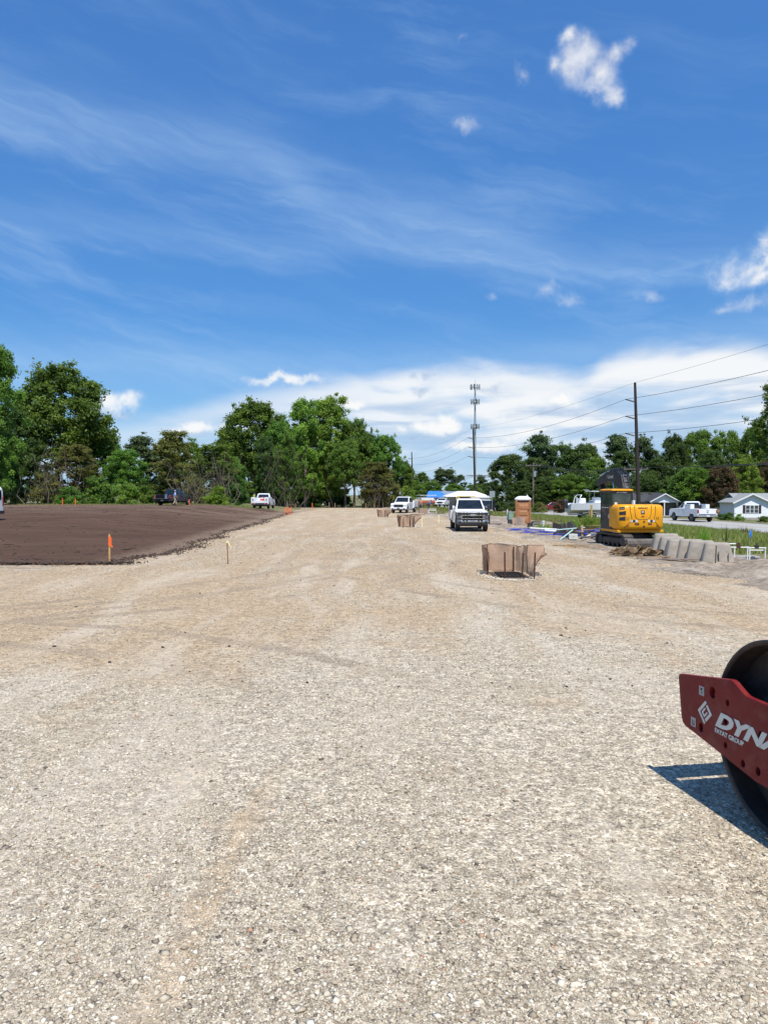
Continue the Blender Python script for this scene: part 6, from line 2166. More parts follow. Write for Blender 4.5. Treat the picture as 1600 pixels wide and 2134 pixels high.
tag(rs, 'white plastic riser pipe standing right of the portable toilet', 'pipe')
fr_ = thing('pipe_hoop', 'low white pipe frame before the portable toilet', 'pipe frame', (PX(1119, 53.5), 53.5, -0.05), 0.1)
MB().tube([(-0.27, 0, 0), (-0.27, 0, 0.30), (-0.22, 0, 0.34), (0.22, 0, 0.34), (0.27, 0, 0.30), (0.27, 0, 0)], 0.03, 8).build('pipe', M_CONC, fr_)
o = MB().obox((0, 0, 0.16), (0.95, 0.05, 0.34), (R(-20), 0, 0)).obox((0.2, 0.15, 0.3), (0.7, 0.04, 0.25), (R(-50), 0, 0.2)).build('dark_formwork', M_UNDER, None, loc=(PX(1113, 54.5), 54.6, -0.05))
tag(o, 'dark formwork boards behind the low white pipe frame', 'boards')


# silt fence fallen over
def crumple(name, label, cat, X, Y, z0, rx_, ry_, h, material, seed, n=26, rough_=0.5):
    """crumpled sheet heap: sharp creases from ridged noise"""
    u, v = np.meshgrid(np.linspace(-1, 1, n), np.linspace(-1, 1, n))
    r, a = np.hypot(u, v), np.arctan2(v, u)
    wob = 0.78 + 0.44 * fbm(np.cos(a) * 1.6 + 9, np.sin(a) * 1.6 + 4, seed, 3)
    k = np.clip(1 - (r / wob) ** 2.2, 0, 1) ** 0.9
    wx, wy = fbm(u * 2.5 + 3, v * 2.5 + 8, seed + 1, 3) - 0.5, fbm(u * 2.5 + 13, v * 2.5 + 2, seed + 2, 3) - 0.5
    rid = 1 - np.abs(2 * fbm(u * 2.8 + wx * 2 + 31, v * 4.0 + wy * 2 + 15, seed + 5, 2) - 1) * 2.2
    rid2 = 1 - np.abs(2 * fbm(u * 6 + wx * 3 + 7, v * 8 + wy * 3 + 5, seed + 9, 2) - 1) * 2.2
    z = np.maximum(0.006, k * h * (0.25 + 0.75 * np.clip(rid, -0.3, 1) + 0.35 * rough_ * np.clip(rid2, -0.5, 1)))
    V = np.stack([u * rx_ * wob + wx * 0.3 * rx_, v * ry_ * wob + wy * 0.3 * ry_, z], -1).reshape(-1, 3)
    idx = np.arange(n * n).reshape(n, n)
    F = np.stack([idx[:-1, :-1], idx[:-1, 1:], idx[1:, 1:], idx[1:, :-1]], -1).reshape(-1, 4)
    o = link(name, mesh_np(name, V, F), material, None, loc=(X, Y, z0))
    md = o.modifiers.new('thickness', 'SOLIDIFY')
    md.thickness = 0.012
    tag(o, label, cat)
    return o


M_BURLAP = mat('brown_burlap', (0.13, 0.080, 0.042), 0.9, 0, 0.7, 6, bump=0.004, bscale=60, dirt=((0.34, 0.25, 0.13), 0.55))
M_BURLAP2 = mat('pale_burlap', (0.36, 0.26, 0.14), 0.9, 0, 0.4, 5, bump=0.004, bscale=60)
bh_ = thing('burlap_heap', 'crumpled brown burlap heap left of the grey tapered boxes', 'burlap', (PX(1336, 28.6), 28.6, 0.06), 0)
rb_ = random.Random(12)
for k in range(17):
    # each fold is a twisted, buckled ribbon lying on the others
    L_, wd_ = rb_.uniform(0.5, 1.15), rb_.uniform(0.16, 0.42)
    ox, oy = rb_.uniform(-0.75, 0.75), rb_.uniform(-0.38, 0.38)
    ang = rb_.uniform(-0.7, 0.7)
    z0_ = 0.03 + 0.20 * rb_.random() * (1 - abs(ox) / 0.9)
    V, F = [], []
    nu, nv = 13, 6
    ph = rb_.uniform(0, 6)
    for i in range(nu):
        for j in range(nv):
            u_, v_ = i / (nu - 1) - 0.5, j / (nv - 1) - 0.5
            tw = 1.2 * math.sin(u_ * 4 + ph)
            x_ = u_ * L_ + 0.05 * math.sin(v_ * 9 + ph)
            y_ = v_ * wd_ * math.cos(tw) + 0.08 * math.sin(u_ * 7 + ph)
            z_ = max(0.004, z0_ + v_ * wd_ * math.sin(tw) * 0.9 + 0.05 * math.sin(u_ * 13 + v_ * 5 + ph) + 0.03 * rb_.uniform(-1, 1) - 0.35 * z0_ * (2 * abs(u_)) ** 3)
            V.append((ox + x_ * math.cos(ang) - y_ * math.sin(ang), oy + x_ * math.sin(ang) + y_ * math.cos(ang), z_))
    F = [(i * nv + j, (i + 1) * nv + j, (i + 1) * nv + j + 1, i * nv + j + 1) for i in range(nu - 1) for j in range(nv - 1)]
    me = bpy.data.meshes.new('fold')
    me.from_pydata(V, [], F)
    fo = link('fold', me, M_BURLAP if k % 3 else M_BURLAP2, bh_)
    md = fo.modifiers.new('thickness', 'SOLIDIFY')
    md.thickness = 0.012
M_BLKF = mat('black_fabric', (0.022, 0.020, 0.022), 0.75, 0, 0.4, 4)
crumple('black_fabric_heap', 'black crumpled plastic heap left of the excavator tracks', 'plastic heap', PX(1190, 41.5), 41.8, -0.03, 0.75, 0.5, 0.75, M_BLKF, 9, 40, 0.8)
sf = thing('silt_fence', 'sagging black silt fence piece left of the excavator', 'fence', (PX(1180, 47), 47.5, -0.06), R(-10))
MB().add([(-0.75, 0, 0), (-0.70, 0.02, 0.62), (-0.2, 0.1, 0.48), (0.4, 0.05, 0.38), (1.2, 0.1, 0.16), (1.2, 0.1, 0), (0.3, -0.05, 0), (-0.2, 0.04, 0)], [(0, 7, 2, 1), (7, 6, 3, 2), (6, 5, 4, 3)]).build('fabric', M_BLKF, sf)
for x, t_ in ((-0.73, 0.1), (0.4, -0.1)):
    MB().box(x - 0.02, x + 0.02, 0.02, 0.06, -0.1, 0.65 if x < 0 else 0.42).build('stake', M_WOOD, sf)

# pipes and boards lying about
rr = random.Random(4)


def stick(name, label, cat, px, Y, z, L, ang, r, m, tilt=0.0, group=None, box=False, sag=0.0, flatw=None):
    d = Vector((math.cos(ang) * math.cos(tilt), math.sin(ang) * math.cos(tilt), math.sin(tilt)))
    if box:
        b = MB().obox((0, 0, 0), (L, flatw or 0.14, 0.035), (0, 0, 0))
        o = b.build(name, m, None, loc=(PX(px, Y), Y, z), rot=(0, -tilt, ang))
    else:
        pts = []
        for k in range(5):
            t = k / 4 - 0.5
            p = d * L * t
            pts.append((p.x, p.y, p.z + sag * (1 - 4 * t * t)))
        o = MB().tube(pts, r, 8).build(name, m, None, smooth=True, loc=(PX(px, Y), Y, z))
    return tag(o, label, cat, group)


bl = 'blue plastic water pipe lying in the loose bundle before the portable toilet'
for k in range(18):
    px = 1085 + k * 5.4 + rr.uniform(-8, 8)
    Y = 47.0 - k * 0.30 + rr.uniform(-1.6, 1.6)
    stick('blue_pipe', bl, 'pipe', px, Y, 0.05 + rr.uniform(0, 0.10), rr.uniform(1.2, 2.6), rr.uniform(-0.75, 0.35), 0.019, M_BLUE, rr.uniform(-0.03, 0.05), 'blue pipes lying in a bundle', sag=rr.uniform(-0.02, 0.12))
wp = 'white plastic pipe among the blue ones'
stick('white_pipe', 'long white pipe lying over the blue pipe bundle', 'pipe', 1150, 44.5, 0.26, 2.6, -0.5, 0.055, M_PVC, -0.03)
stick('white_pipe', 'shorter white pipe lying below the long one', 'pipe', 1160, 42.8, 0.22, 1.4, -0.6, 0.06, M_PVC, -0.06)
stick('white_pipe', 'white pipe end sticking out right of the white box', 'pipe', 1228, 39.0, 0.20, 1.1, 0.35, 0.04, M_PVC, 0.15)
stick('aqua_pipe', 'pale aqua pipe sloping down left of the white box', 'pipe', 1180, 38.8, 0.24, 1.0, 0.55, 0.035, M_AQUA, 0.5)
stick('aqua_pipe', 'pale aqua pipe lying above the white box', 'pipe', 1190, 40.0, 0.50, 1.5, 0.1, 0.03, M_AQUA, 0.08)
for k in range(6):
    stick('blue_pipe', 'blue pipe stub in the heap beside the excavator track', 'pipe', 1200 + k * 7, 40.0 + rr.uniform(-0.6, 0.8), 0.14 + 0.05 * k, rr.uniform(0.8, 1.6), rr.uniform(-0.8, 0.8), 0.03, M_BLUE, rr.uniform(-0.05, 0.25), 'blue pipe stubs in the heap')
cb = thing('white_carton', 'white carton in the debris heap left of the excavator', 'box', (PX(1195, 38.6), 38.7, 0.02), R(-8))
MB().box(-0.21, 0.21, -0.13, 0.13, 0, 0.27).build('carton', M_DECAL, cb, bevel=0.01)
MB().box(-0.05, 0.06, -0.134, -0.131, 0.13, 0.16).build('label_strip', M_DECALG, cb)
stick('plank', 'board sticking up in the debris heap beside the excavator', 'board', 1213, 39.2, 0.36, 0.8, R(80), 0, M_WOOD, R(60), box=True, flatw=0.09)
stick('plank', 'long brown board lying on gravel left of the excavator, upper one', 'board', 1190, 33.8, 0.05, 1.6, R(-14), 0, M_WOOD, 0.02, box=True, flatw=0.16)
stick('plank', 'long brown board lying on gravel left of the excavator, lower one', 'board', 1228, 32.6, 0.06, 1.5, R(-10), 0, M_WOOD, -0.02, box=True, flatw=0.14)
stick('plank', 'short yellowish board under the two long brown boards', 'board', 1193, 33.2, 0.03, 0.7, R(-5), 0, M_LATH, 0, box=True, flatw=0.10)
stick('plank', 'long dark board lying before the concrete boxes', 'board', 1405, 26.3, 0.06, 1.9, R(-24), 0, M_PLY2, 0.03, box=True, flatw=0.2)
stick('plank', 'thin board beneath the burlap heap, left end showing', 'board', 1310, 28.3, 0.04, 1.0, R(-8), 0, M_WOOD, 0.0, box=True, flatw=0.12)
stick('plank', 'rough board right of the burlap heap', 'board', 1362, 27.4, 0.05, 1.1, R(-12), 0, M_WOOD, 0.03, box=True, flatw=0.16)
stick('plank', 'dark board lying right of the guarded truck', 'board', 1032, 58.0, 0.06, 1.0, R(4), 0, M_UNDER, 0.02, box=True, flatw=0.3)
stick('plank', 'second dark board further right of the guarded truck', 'board', 1042, 70.0, 0.10, 1.3, R(12), 0, M_WOOD, 0.05, box=True, flatw=0.2)
for k in range(14):
    Y = 38.5 + rr.uniform(-1, 3)
    stick('scrap_piece', 'dark scrap strip in the debris heap left of the excavator', 'scrap', 1180 + rr.uniform(0, 62), Y, 0.10 + rr.uniform(0, 0.35), rr.uniform(0.4, 1.1), rr.uniform(-1.2, 1.2), 0, (M_DARK, M_WOOD, M_PLY2, M_RUST)[k % 4], rr.uniform(-0.2, 0.4), 'scrap strips in the debris heap', box=True, flatw=rr.uniform(0.06, 0.2))
for k in range(9):
    stick('roof_strip', 'brown wood offcut behind the blue pipes near the excavator', 'offcut', 1215 + rr.uniform(-5, 45), 43 + rr.uniform(-1, 3), 0.15 + 0.04 * k, rr.uniform(0.7, 1.6), rr.uniform(-0.4, 0.4), 0, (M_WOOD, M_RUST)[k % 2], rr.uniform(-0.06, 0.1), 'wood offcuts near the excavator', box=True, flatw=0.15)


# grey tapered boxes in a row
M_VAULT = mat('vault_grey', (0.33, 0.29, 0.235), 0.8, 0, 0.22, 3.5, bump=0.006, bscale=18, dirt=((0.24, 0.18, 0.13), 0.6))


def rring(w, d, z, r=0.10, n=4):
    pts = []
    for cx, cy, a0 in ((w / 2 - r, d / 2 - r, 0), (-w / 2 + r, d / 2 - r, 90), (-w / 2 + r, -d / 2 + r, 180), (w / 2 - r, -d / 2 + r, 270)):
        for k in range(n + 1):
            a = R(a0 + 90 * k / n)
            pts.append((cx + r * math.cos(a), cy + r * math.sin(a), z))
    return pts


vb = MB().loft([rring(1.06, 0.66, 0.0, 0.07), rring(1.06, 0.66, 0.045, 0.07), rring(1.02, 0.62, 0.05, 0.08), rring(0.78, 0.44, 0.62, 0.10), rring(0.75, 0.41, 0.665, 0.10), rring(0.68, 0.35, 0.692, 0.09), rring(0.52, 0.20, 0.70, 0.05)])
vl = [('rightmost grey tapered box, nearest and largest of the row', 1494, 25.6, 0.0, 1.0, -14), ('second grey tapered box from the right of the row', 1462, 26.5, 0.0, 1.02, -16), ('third grey tapered box from the right of the row', 1440, 27.2, 0.0, 1.02, -10),
      ('fourth grey tapered box from the right of the row', 1415, 27.5, 0.0, 1.0, -4), ('second grey tapered box from the left of the row', 1400, 28.6, 0.0, 1.05, -8), ('leftmost and farthest grey tapered box of the row', 1388, 29.8, 0.0, 1.12, -10)]
vme = None
for k, (lab, px, Y, z, s, rz) in enumerate(vl):
    e = thing('tapered_box', lab, 'utility box', (PX(px, Y), Y, z - 0.02), R(rz), 'grey tapered boxes in a row')
    if vme is None:
        sh = vb.build('shell', M_VAULT, e, smooth=True)
        rb = MB().box(-0.01, 0.01, -0.335, -0.30, 0.05, 0.40).build('rib', M_DARK, e)
        vme, rbme = sh.data, rb.data
        rb2 = MB().box(0.29, 0.305, -0.325, -0.30, 0.08, 0.36).build('rib', M_DARK, e)
    else:
        o = bpy.data.objects.new('shell', vme); col.objects.link(o); o.parent = e
        o = bpy.data.objects.new('rib', rbme); col.objects.link(o); o.parent = e; o.location = (0.25 - 0.06 * k, 0, 0)
    e.scale = (s, s, s)
rbz = MB().cyl((0, 0, -0.05), (0.02, 0, 0.62), 0.018, 8).build('steel_bar', M_RUST, None, loc=(PX(1491, 25.0), 25.0, 0))
tag(rbz, 'rusty bar standing before the rightmost grey tapered box', 'steel bar')

# white pipe rails with valves on the right
YV = 27.0
vs_ = thing('backflow_assembly', 'white pipe assembly with valves at the right edge beside the grey boxes', 'pipe assembly', (PX(1523, YV), YV, 0.0), R(-6))
for (x0, x1, z, y) in ((-0.02, 0.60, 0.42, 0), (0.62, 1.20, 0.40, 0.05), (-0.05, 0.28, 0.52, 0.35), (0.70, 1.20, 0.30, 0.30)):
    MB().cyl((x0, y, z), (x1, y, z), 0.021, 10).build('pipe', M_PVC, vs_, smooth=True)
for x, y, h in ((0.12, 0, 0.42), (0.56, 0, 0.42), (0.65, 0.05, 0.40), (1.17, 0.05, 0.40)):
    MB().tube([(x, y, -0.08), (x, y, h - 0.03), (x, y, h)], 0.021, 10).build('standpipe', M_PVC, vs_, smooth=True)
    MB().cyl((x, y, h - 0.05), (x, y, h + 0.035), 0.030, 10).build('elbow', M_PVC, vs_, smooth=True)
for x, y, m_ in ((0.25, 0.0, M_RUST), (0.40, 0.35, M_RUST), (0.88, 0.05, M_DARK), (0.98, 0.3, M_RUST)):
    MB().obox((x, y, 0.44), (0.13, 0.09, 0.10)).cyl((x, y, 0.44), (x, y, 0.54), 0.02, 8).obox((x, y, 0.55), (0.12, 0.03, 0.02)).build('valve', m_, vs_, bevel=0.01)
M_BFLAG = mat('blue_flag', (0.03, 0.20, 0.72), 0.5, 0, 0.15, 10)
fl = thing('marker_flag', 'small blue marker flag on wire above the white pipe assembly', 'flag', (PX(1562, 28.5), 28.5, 0.0), 0)
MB().cyl((0, 0, -0.05), (0, 0, 0.98), 0.006, 6).build('wire', M_ALU, fl)
MB().add([(0, 0, 0.98), (0.06, -0.02, 0.90), (0.07, 0.0, 0.72), (0.01, 0.0, 0.66), (-0.03, -0.02, 0.78)], [(0, 1, 2, 3, 4)]).build('flag_cloth', M_BFLAG, fl)
mh = MB().box(-0.5, 0.5, -0.25, 0.25, -0.05, 0.05).build('concrete_pad', M_CONC, None, loc=(PX(1560, 27.5) - 0.15, 27.6, 0.02), bevel=0.01)
tag(mh, 'flat grey slab under the white pipe assembly', 'slab')

# posts behind the boat, paver stack, cluttered corner by the blue roof
for px, yt_, Y, m_, w_, lab in ((1232, 1052, 60, M_LATH, 0.14, 'yellowish timber post before the boat'), (1227, 1065, 58, M_WOOD, 0.12, 'short grey timber post left of the yellowish post'), (1201, 1036, 92, M_PVC, 0.10, 'white marker post left of the boat')):
    X = PX(px, Y)
    z0 = float(zt(X, Y))
    o = MB().box(-w_ / 2, w_ / 2, -w_ / 2, w_ / 2, -0.1, HT(yt_, Y, z0)).build('post', m_, None, loc=(X, Y, z0), bevel=0.01)
    tag(o, lab, 'post')
M_BLOCK = mat('tan_block', (0.34, 0.24, 0.17), 0.85, 0, 0.2, 3)
pv = thing('block_pallet', 'stack of tan blocks right of the truck with the black grille', 'block stack', (PX(882, 94), 94, 0), R(10))
blk = MB().box(-0.13, 0.13, -0.2, 0.2, 0, 0.145).build('block', M_BLOCK, pv, bevel=0.008).data
first = True
for zi in range(4):
    for xi in range(4):
        o = pv.children[0] if first else bpy.data.objects.new('block', blk)
        if not first:
            col.objects.link(o); o.parent = pv
        first = False
        o.location = (-0.40 + xi * 0.27 + rr.uniform(-0.01, 0.01), 0, 0.02 + zi * 0.15)
wf = thing('pipe_hoop', 'white pipe frame left of the guarded truck, near the grass', 'pipe frame', (PX(901, 92), 92, 0), 0.2)
MB().tube([(-0.45, 0, 0), (-0.45, 0, 0.55), (0.45, 0, 0.55), (0.45, 0, 0)], 0.04, 6).tube([(-0.45, 0.3, 0), (-0.45, 0.3, 0.4), (0.45, 0.3, 0.4)], 0.04, 6).build('pipe', M_PVC, wf)
for px, Y, L, a, m_, lab in ((885, 86, 3.4, 0.02, M_RUST, 'reddish soil ridge board behind the middle drain guard'), (850, 84, 2.4, 0.1, M_RUST, 'reddish strip lying left behind the middle drain guard'), (905, 84, 2.0, -0.1, M_PVC, 'white sheet strip left behind the guarded truck')):
    stick('ground_strip', lab, 'strip', px, Y, 0.08, L, a, 0, m_, 0, box=True, flatw=0.3)
sg = thing('traffic_sign', 'grey back of a road sign on a post by the road', 'sign', (PX(1025, 108), 108, float(zt(PX(1025, 108), 108))), R(5))
MB().cyl((0, 0, -0.1), (0, 0, 3.0), 0.035, 8).build('post', M_GALV, sg)
MB().box(-0.38, 0.38, -0.05, -0.037, 2.2, 3.05).build('sign_plate', M_ALU, sg, bevel=0.02)


# ------------------------------------------------------------------ buildings
def siding(name, c, pitch=0.16):
    m = bpy.data.materials.new(name)
    m.use_nodes = True
    t = NT(m.node_tree)
    b = t.n['Principled BSDF']
    p = t.new('ShaderNodeTexCoord').outputs['Object']
    s = t.new('ShaderNodeSeparateXYZ'); t.l.new(p, s.inputs[0])
    saw = t.m('FRACT', t.m('DIVIDE', s.outputs[2], pitch))
    n = t.noise(p, 1.5, 4)
    c0 = t.ramp(n, [(0.3, tuple(x * 0.92 for x in c)), (0.7, c)])
    t.l.new(c0, b.inputs['Base Color'])
    b.inputs['Roughness'].default_value = 0.6
    bp = t.new('ShaderNodeBump'); bp.inputs['Distance'].default_value = 0.025
    t.l.new(t.m('SUBTRACT', 1.0, saw), bp.inputs['Height'])
    t.l.new(bp.outputs[0], b.inputs['Normal'])
    return m


M_SIDE_W = siding('white_siding', (0.80, 0.82, 0.82))
M_SIDE_G = siding('grey_siding', (0.26, 0.27, 0.28))
M_SHING = mat('grey_shingle', (0.27, 0.28, 0.27), 0.9, 0, 0.3, 6, bump=0.01, bscale=14)
M_SHING_D = mat('dark_shingle', (0.050, 0.052, 0.058), 0.9, 0, 0.3, 6, bump=0.01, bscale=14)
M_TRIM = mat('white_trim', (0.76, 0.77, 0.77), 0.5, 0, 0.03, 3)
M_SHUT = mat('dark_shutter', (0.035, 0.015, 0.018), 0.6, 0, 0.2, 8)
M_BROOF = mat('blue_metal_roof', (0.045, 0.20, 0.60), 0.35, 0.0, 0.08, 1)
M_WROOF = mat('white_metal_roof', (0.80, 0.81, 0.80), 0.45, 0, 0.04, 1)
M_BROOF2 = mat('steel_roof', (0.28, 0.33, 0.38), 0.45, 0.3, 0.1, 1)
M_BRICK = mat('brown_brick', (0.20, 0.12, 0.09), 0.9, 0, 0.25, 4)


def window(parent, x0, x1, z0, z1, y, cols=1, frame=M_TRIM, glass=M_GLASS2, d=0.05):
    wdw = MB().box(x0 - 0.06, x1 + 0.06, y - d, y + 0.02, z1, z1 + 0.07).box(x0 - 0.06, x1 + 0.06, y - d, y + 0.02, z0 - 0.07, z0).box(x0 - 0.06, x0, y - d, y + 0.02, z0, z1).box(x1, x1 + 0.06, y - d, y + 0.02, z0, z1)
    st = (x1 - x0) / cols
    for k in range(1, cols):
        wdw.box(x0 + st * k - 0.05, x0 + st * k + 0.05, y - d, y + 0.02, z0, z1)
    wo_ = wdw.build('window', frame, parent)
    for k in range(cols):
        a, b_ = x0 + st * k + (0.05 if k else 0), x0 + st * (k + 1) - (0.05 if k < cols - 1 else 0)
        MB().box(a, b_, y - 0.012, y + 0.01, z0, z1).build('pane', glass, wo_)
        MB().box(a, b_, y - 0.03, y - 0.013, (z0 + z1) / 2 - 0.025, (z0 + z1) / 2 + 0.025).build('sash_bar', frame, wo_)
    return wo_


def gable_roof(x0, x1, y0, y1, ze, zr, over, axis, m, parent, name='roof', th=0.12):
    """axis 'x': ridge along x"""
    b = MB()
    if axis == 'x':
        ym = (y0 + y1) / 2
        k = (zr - ze) / (ym - y0)
        poly_ = [(y0 - over, ze - k * over), (ym, zr), (y1 + over, ze - k * over), (y1 + over, ze - k * over + th), (ym, zr + th), (y0 - over, ze - k * over + th)]
        b.prism(poly_, 'x', x0 - over, x1 + over)
    else:
        xm = (x0 + x1) / 2
        k = (zr - ze) / (xm - x0)
        poly_ = [(x0 - over, ze - k * over), (xm, zr), (x1 + over, ze - k * over), (x1 + over, ze - k * over + th), (xm, zr + th), (x0 - over, ze - k * over + th)]
        b.prism(poly_, 'y', y0 - over, y1 + over)
    return b.build(name, m, parent)


# white house at the right edge
YH = 112.0
XH = PX(1566, YH)
zh = float(zt(XH, YH)) - 0.05
hs = thing('white_house', 'small white sided house with dark shutters at the right edge', 'house', (XH, YH, zh), R(-4))
W2, EV, RG = 2.45, 2.55, 3.72
MB().prism([(-W2, 0), (W2, 0), (W2, EV), (0, RG), (-W2, EV)], 'y', 0, 6).build('gable_wall', M_SIDE_W, hs)
MB().box(W2 + 0.01, 14, 2.0, 8.5, 0, EV).build('wall', M_SIDE_W, hs)
gable_roof(-W2, W2, 0, 5.5, EV, RG, 0.38, 'y', M_SHING, hs)
gable_roof(-1.0, 14, 2.0, 8.5, EV, RG + 0.02, 0.4, 'x', M_SHING, hs)
for s in (-1, 1):
    a_, b_ = (s * (W2 + 0.38), EV - 0.38 * (RG - EV) / W2), (0, RG)
    MB().prism([(a_[0], a_[1] - 0.10), (b_[0], b_[1] - 0.10), (b_[0], b_[1] + 0.13), (a_[0], a_[1] + 0.13)], 'y', -0.43, -0.385).build('barge_board', M_TRIM, hs)
window(hs, -0.86, 0.86, 0.98, 2.05, 0.0, 3)
for s in (-1, 1):
    MB().box(s * 1.13 - 0.17, s * 1.13 + 0.17, -0.04, 0.0, 0.92, 2.12).build('shutter', M_SHUT, hs)
for s in (-1, 1):
    MB().box(s * W2 - 0.06, s * W2 + 0.06, -0.02, 0.1, 0, EV).build('corner_board', M_TRIM, hs)
window(hs, 5.5, 7.0, 0.98, 2.05, 2.0, 2)
MB().box(-W2 - 0.03, W2 + 0.03, -0.03, 0.2, -0.3, 0.28).build('foundation', M_CONC, hs)
# grey-roofed house behind the excavator
YG = 126.0
XG = PX(1383, YG)
zg = float(zt(XG, YG)) - 0.05
gh_ = thing('grey_house', 'low house with dark grey roof and white porch gable behind the excavator', 'house', (XG, YG, zg), R(2))
MB().box(-4.8, 7.5, 2.2, 9.0, 0, 2.5).build('wall', M_SIDE_G, gh_)
gable_roof(-4.8, 7.5, 2.2, 9.0, 2.5, 3.85, 0.5, 'x', M_SHING_D, gh_)
gable_roof(-2.2, 2.2, -0.2, 5.0, 2.55, 3.70, 0.35, 'y', M_SHING_D, gh_)
MB().prism([(-2.2, 2.5), (2.2, 2.5), (0, 3.62)], 'y', -0.15, 0.0).build('porch_gable', M_SIDE_W, gh_)
for s in (-1, 1):
    a_, b_ = (s * 2.55, 2.55 - 0.35 * 1.15 / 2.2), (0, 3.70)
    MB().prism([(a_[0], a_[1] - 0.06), (b_[0], b_[1] - 0.06), (b_[0], b_[1] + 0.13), (a_[0], a_[1] + 0.13)], 'y', -0.60, -0.555).build('barge_board', M_TRIM, gh_)
MB().box(-2.3, 2.3, -0.2, 0.0, 2.32, 2.5).build('porch_beam', M_TRIM, gh_)
for x in (-2.1, 0.0, 2.1):
    MB().box(x - 0.08, x + 0.08, -0.17, -0.01, 0, 2.32).build('porch_post', M_TRIM, gh_)
MB().box(-2.4, 2.4, -0.4, 2.2, -0.1, 0.15).build('porch_floor', M_CONC, gh_)
window(gh_, -1.6, -0.7, 0.9, 2.0, 2.2, 1)
MB().box(0.3, 1.2, 2.12, 2.2, 0.15, 2.15).build('door', M_SHUT, gh_)
window(gh_, 3.4, 4.9, 1.0, 2.0, 2.2, 2)
window(gh_, -4.2, -3.0, 1.0, 2.0, 2.2, 1)
# blue-roofed building
YU = 192.0
XU = PX(909, YU)
bu = thing('blue_roofed_building', 'far grey building with bright blue metal roof', 'building', (XU, YU, -0.4), R(6))
MB().box(-2.0, 5.0, 0, 8, 0, 2.3).build('wall', M_SIDE_G, bu)
MB().prism([(-2.0, 2.3), (5.0, 2.3), (5.0, 2.4), (1.5, 3.4), (-2.0, 2.4)], 'y', 0.0, 0.2) if False else None
b = MB()
b.add([(-2.6, -0.6, 1.95), (3.0, -0.6, 1.95), (1.6, 4.0, 3.5), (-1.4, 4.0, 3.5), (-2.6, -0.6, 2.05), (3.0, -0.6, 2.05), (1.6, 4.0, 3.6), (-1.4, 4.0, 3.6)], [(0, 1, 2, 3), (4, 5, 6, 7), (0, 1, 5, 4), (1, 2, 6, 5), (2, 3, 7, 6), (3, 0, 4, 7)])
b.build('blue_roof', M_BROOF, bu)
MB().add([(3.02, -0.4, 1.95), (9.0, -0.4, 1.95), (9.0, 4.0, 3.4), (1.7, 4.0, 3.5), (3.02, -0.4, 2.05), (9.0, -0.4, 2.05), (9.0, 4.0, 3.5), (1.7, 4.0, 3.6)], [(0, 1, 2, 3), (4, 5, 6, 7), (0, 1, 5, 4), (1, 2, 6, 5), (2, 3, 7, 6), (3, 0, 4, 7)]).build('steel_roof', M_BROOF2, bu)
MB().box(5.0, 9.0, 0.02, 8, 0, 2.28).build('side_wall', M_PALE, bu)
MB().box(-5.2, -2.01, -0.6, 4, 1.85, 2.0).build('porch_roof', M_BROOF2, bu)
for x in (-5.0, -3.9, -2.5):
    MB().box(x - 0.12, x + 0.12, -0.5, -0.26, 0, 1.85).build('porch_post', M_TRIM if x != -3.9 else M_SHUT, bu)
window(bu, -1.2, -0.2, 0.8, 1.7, 0, 1)
window(bu, 1.4, 2.6, 0.8, 1.7, 0, 2)
# white-roofed shed and long white building
YW = 178.0
XW = PX(966, YW)
wb = thing('white_roofed_shed', 'far open shed with large white hipped roof behind the guarded truck', 'building', (XW, YW, -0.4), R(3))
b = MB()
b.loft([[(-4.6, -3.0, 2.2), (5.6, -3.0, 2.2), (5.6, 4.0, 2.2), (-4.6, 4.0, 2.2)], [(-4.6, -3.0, 2.3), (5.6, -3.0, 2.3), (5.6, 4.0, 2.3), (-4.6, 4.0, 2.3)], [(-1.4, 0.3, 3.5), (2.8, 0.3, 3.5), (2.8, 0.7, 3.5), (-1.4, 0.7, 3.5)]])
b.build('roof', M_WROOF, wb)
for x in (-4.3, -1.5, 1.5, 4.3):
    MB().box(x - 0.1, x + 0.1, -2.8, -2.6, 0, 2.2).build('post', M_TRIM, wb)
MB().box(-4.3, 5.3, 2.5, 3.6, 0, 2.19).build('back_wall', M_PALE, wb)
MB().box(-1.0, 1.0, 2.3, 2.5, 0.2, 1.9).build('counter', M_SHUT, wb)
lb = thing('long_white_building', 'long low white building left of the big oak', 'building', (PX(1030, 172), 172, -0.6), R(-2))
MB().box(-5.0, 9.0, 0, 8, 0, 2.2).build('wall', M_PALE, lb)
MB().box(-5.2, 9.2, -0.2, 8.2, 2.2, 2.4).build('roof', M_WROOF, lb)
for x in (-3.5, -0.5, 2.5, 5.5):
    window(lb, x, x + 1.2, 0.9, 1.6, 0, 1)
# white things glimpsed through the woods
def glimpse(label, px, Y, z0, w, h, dp, cat='house', gable=True, m=None):
    e = thing('white_house', label, cat, (PX(px, Y), Y, z0), R(8))
    MB().box(-w / 2, w / 2, 0, dp, 0, h).build('wall', m or M_PALE, e)
    if gable:
        gable_roof(-w / 2, w / 2, 0, dp, h, h + 0.9, 0.3, 'x', M_WROOF, e)
    window(e, -w / 4 - 0.5, -w / 4 + 0.5, h * 0.4, h * 0.75, 0, 1)
    window(e, w / 4 - 0.5, w / 4 + 0.5, h * 0.4, h * 0.75, 0, 1)
    MB().box(-0.45, 0.45, -0.05, 0, 0, 2.0 if h > 2.2 else h * 0.85).build('door', M_SHUT, e)


glimpse('white house glimpsed between the trunks of the middle wood', 666, 172, 0.0, 4.2, 2.7, 6)
glimpse('white house glimpsed left of the white service truck on the pad', 470, 150, 1.1, 5.5, 1.9, 6)
glimpse('white camper glimpsed behind the bushes above the two orange stakes', 200, 122, 1.2, 2.6, 2.6, 5, 'camper', False)

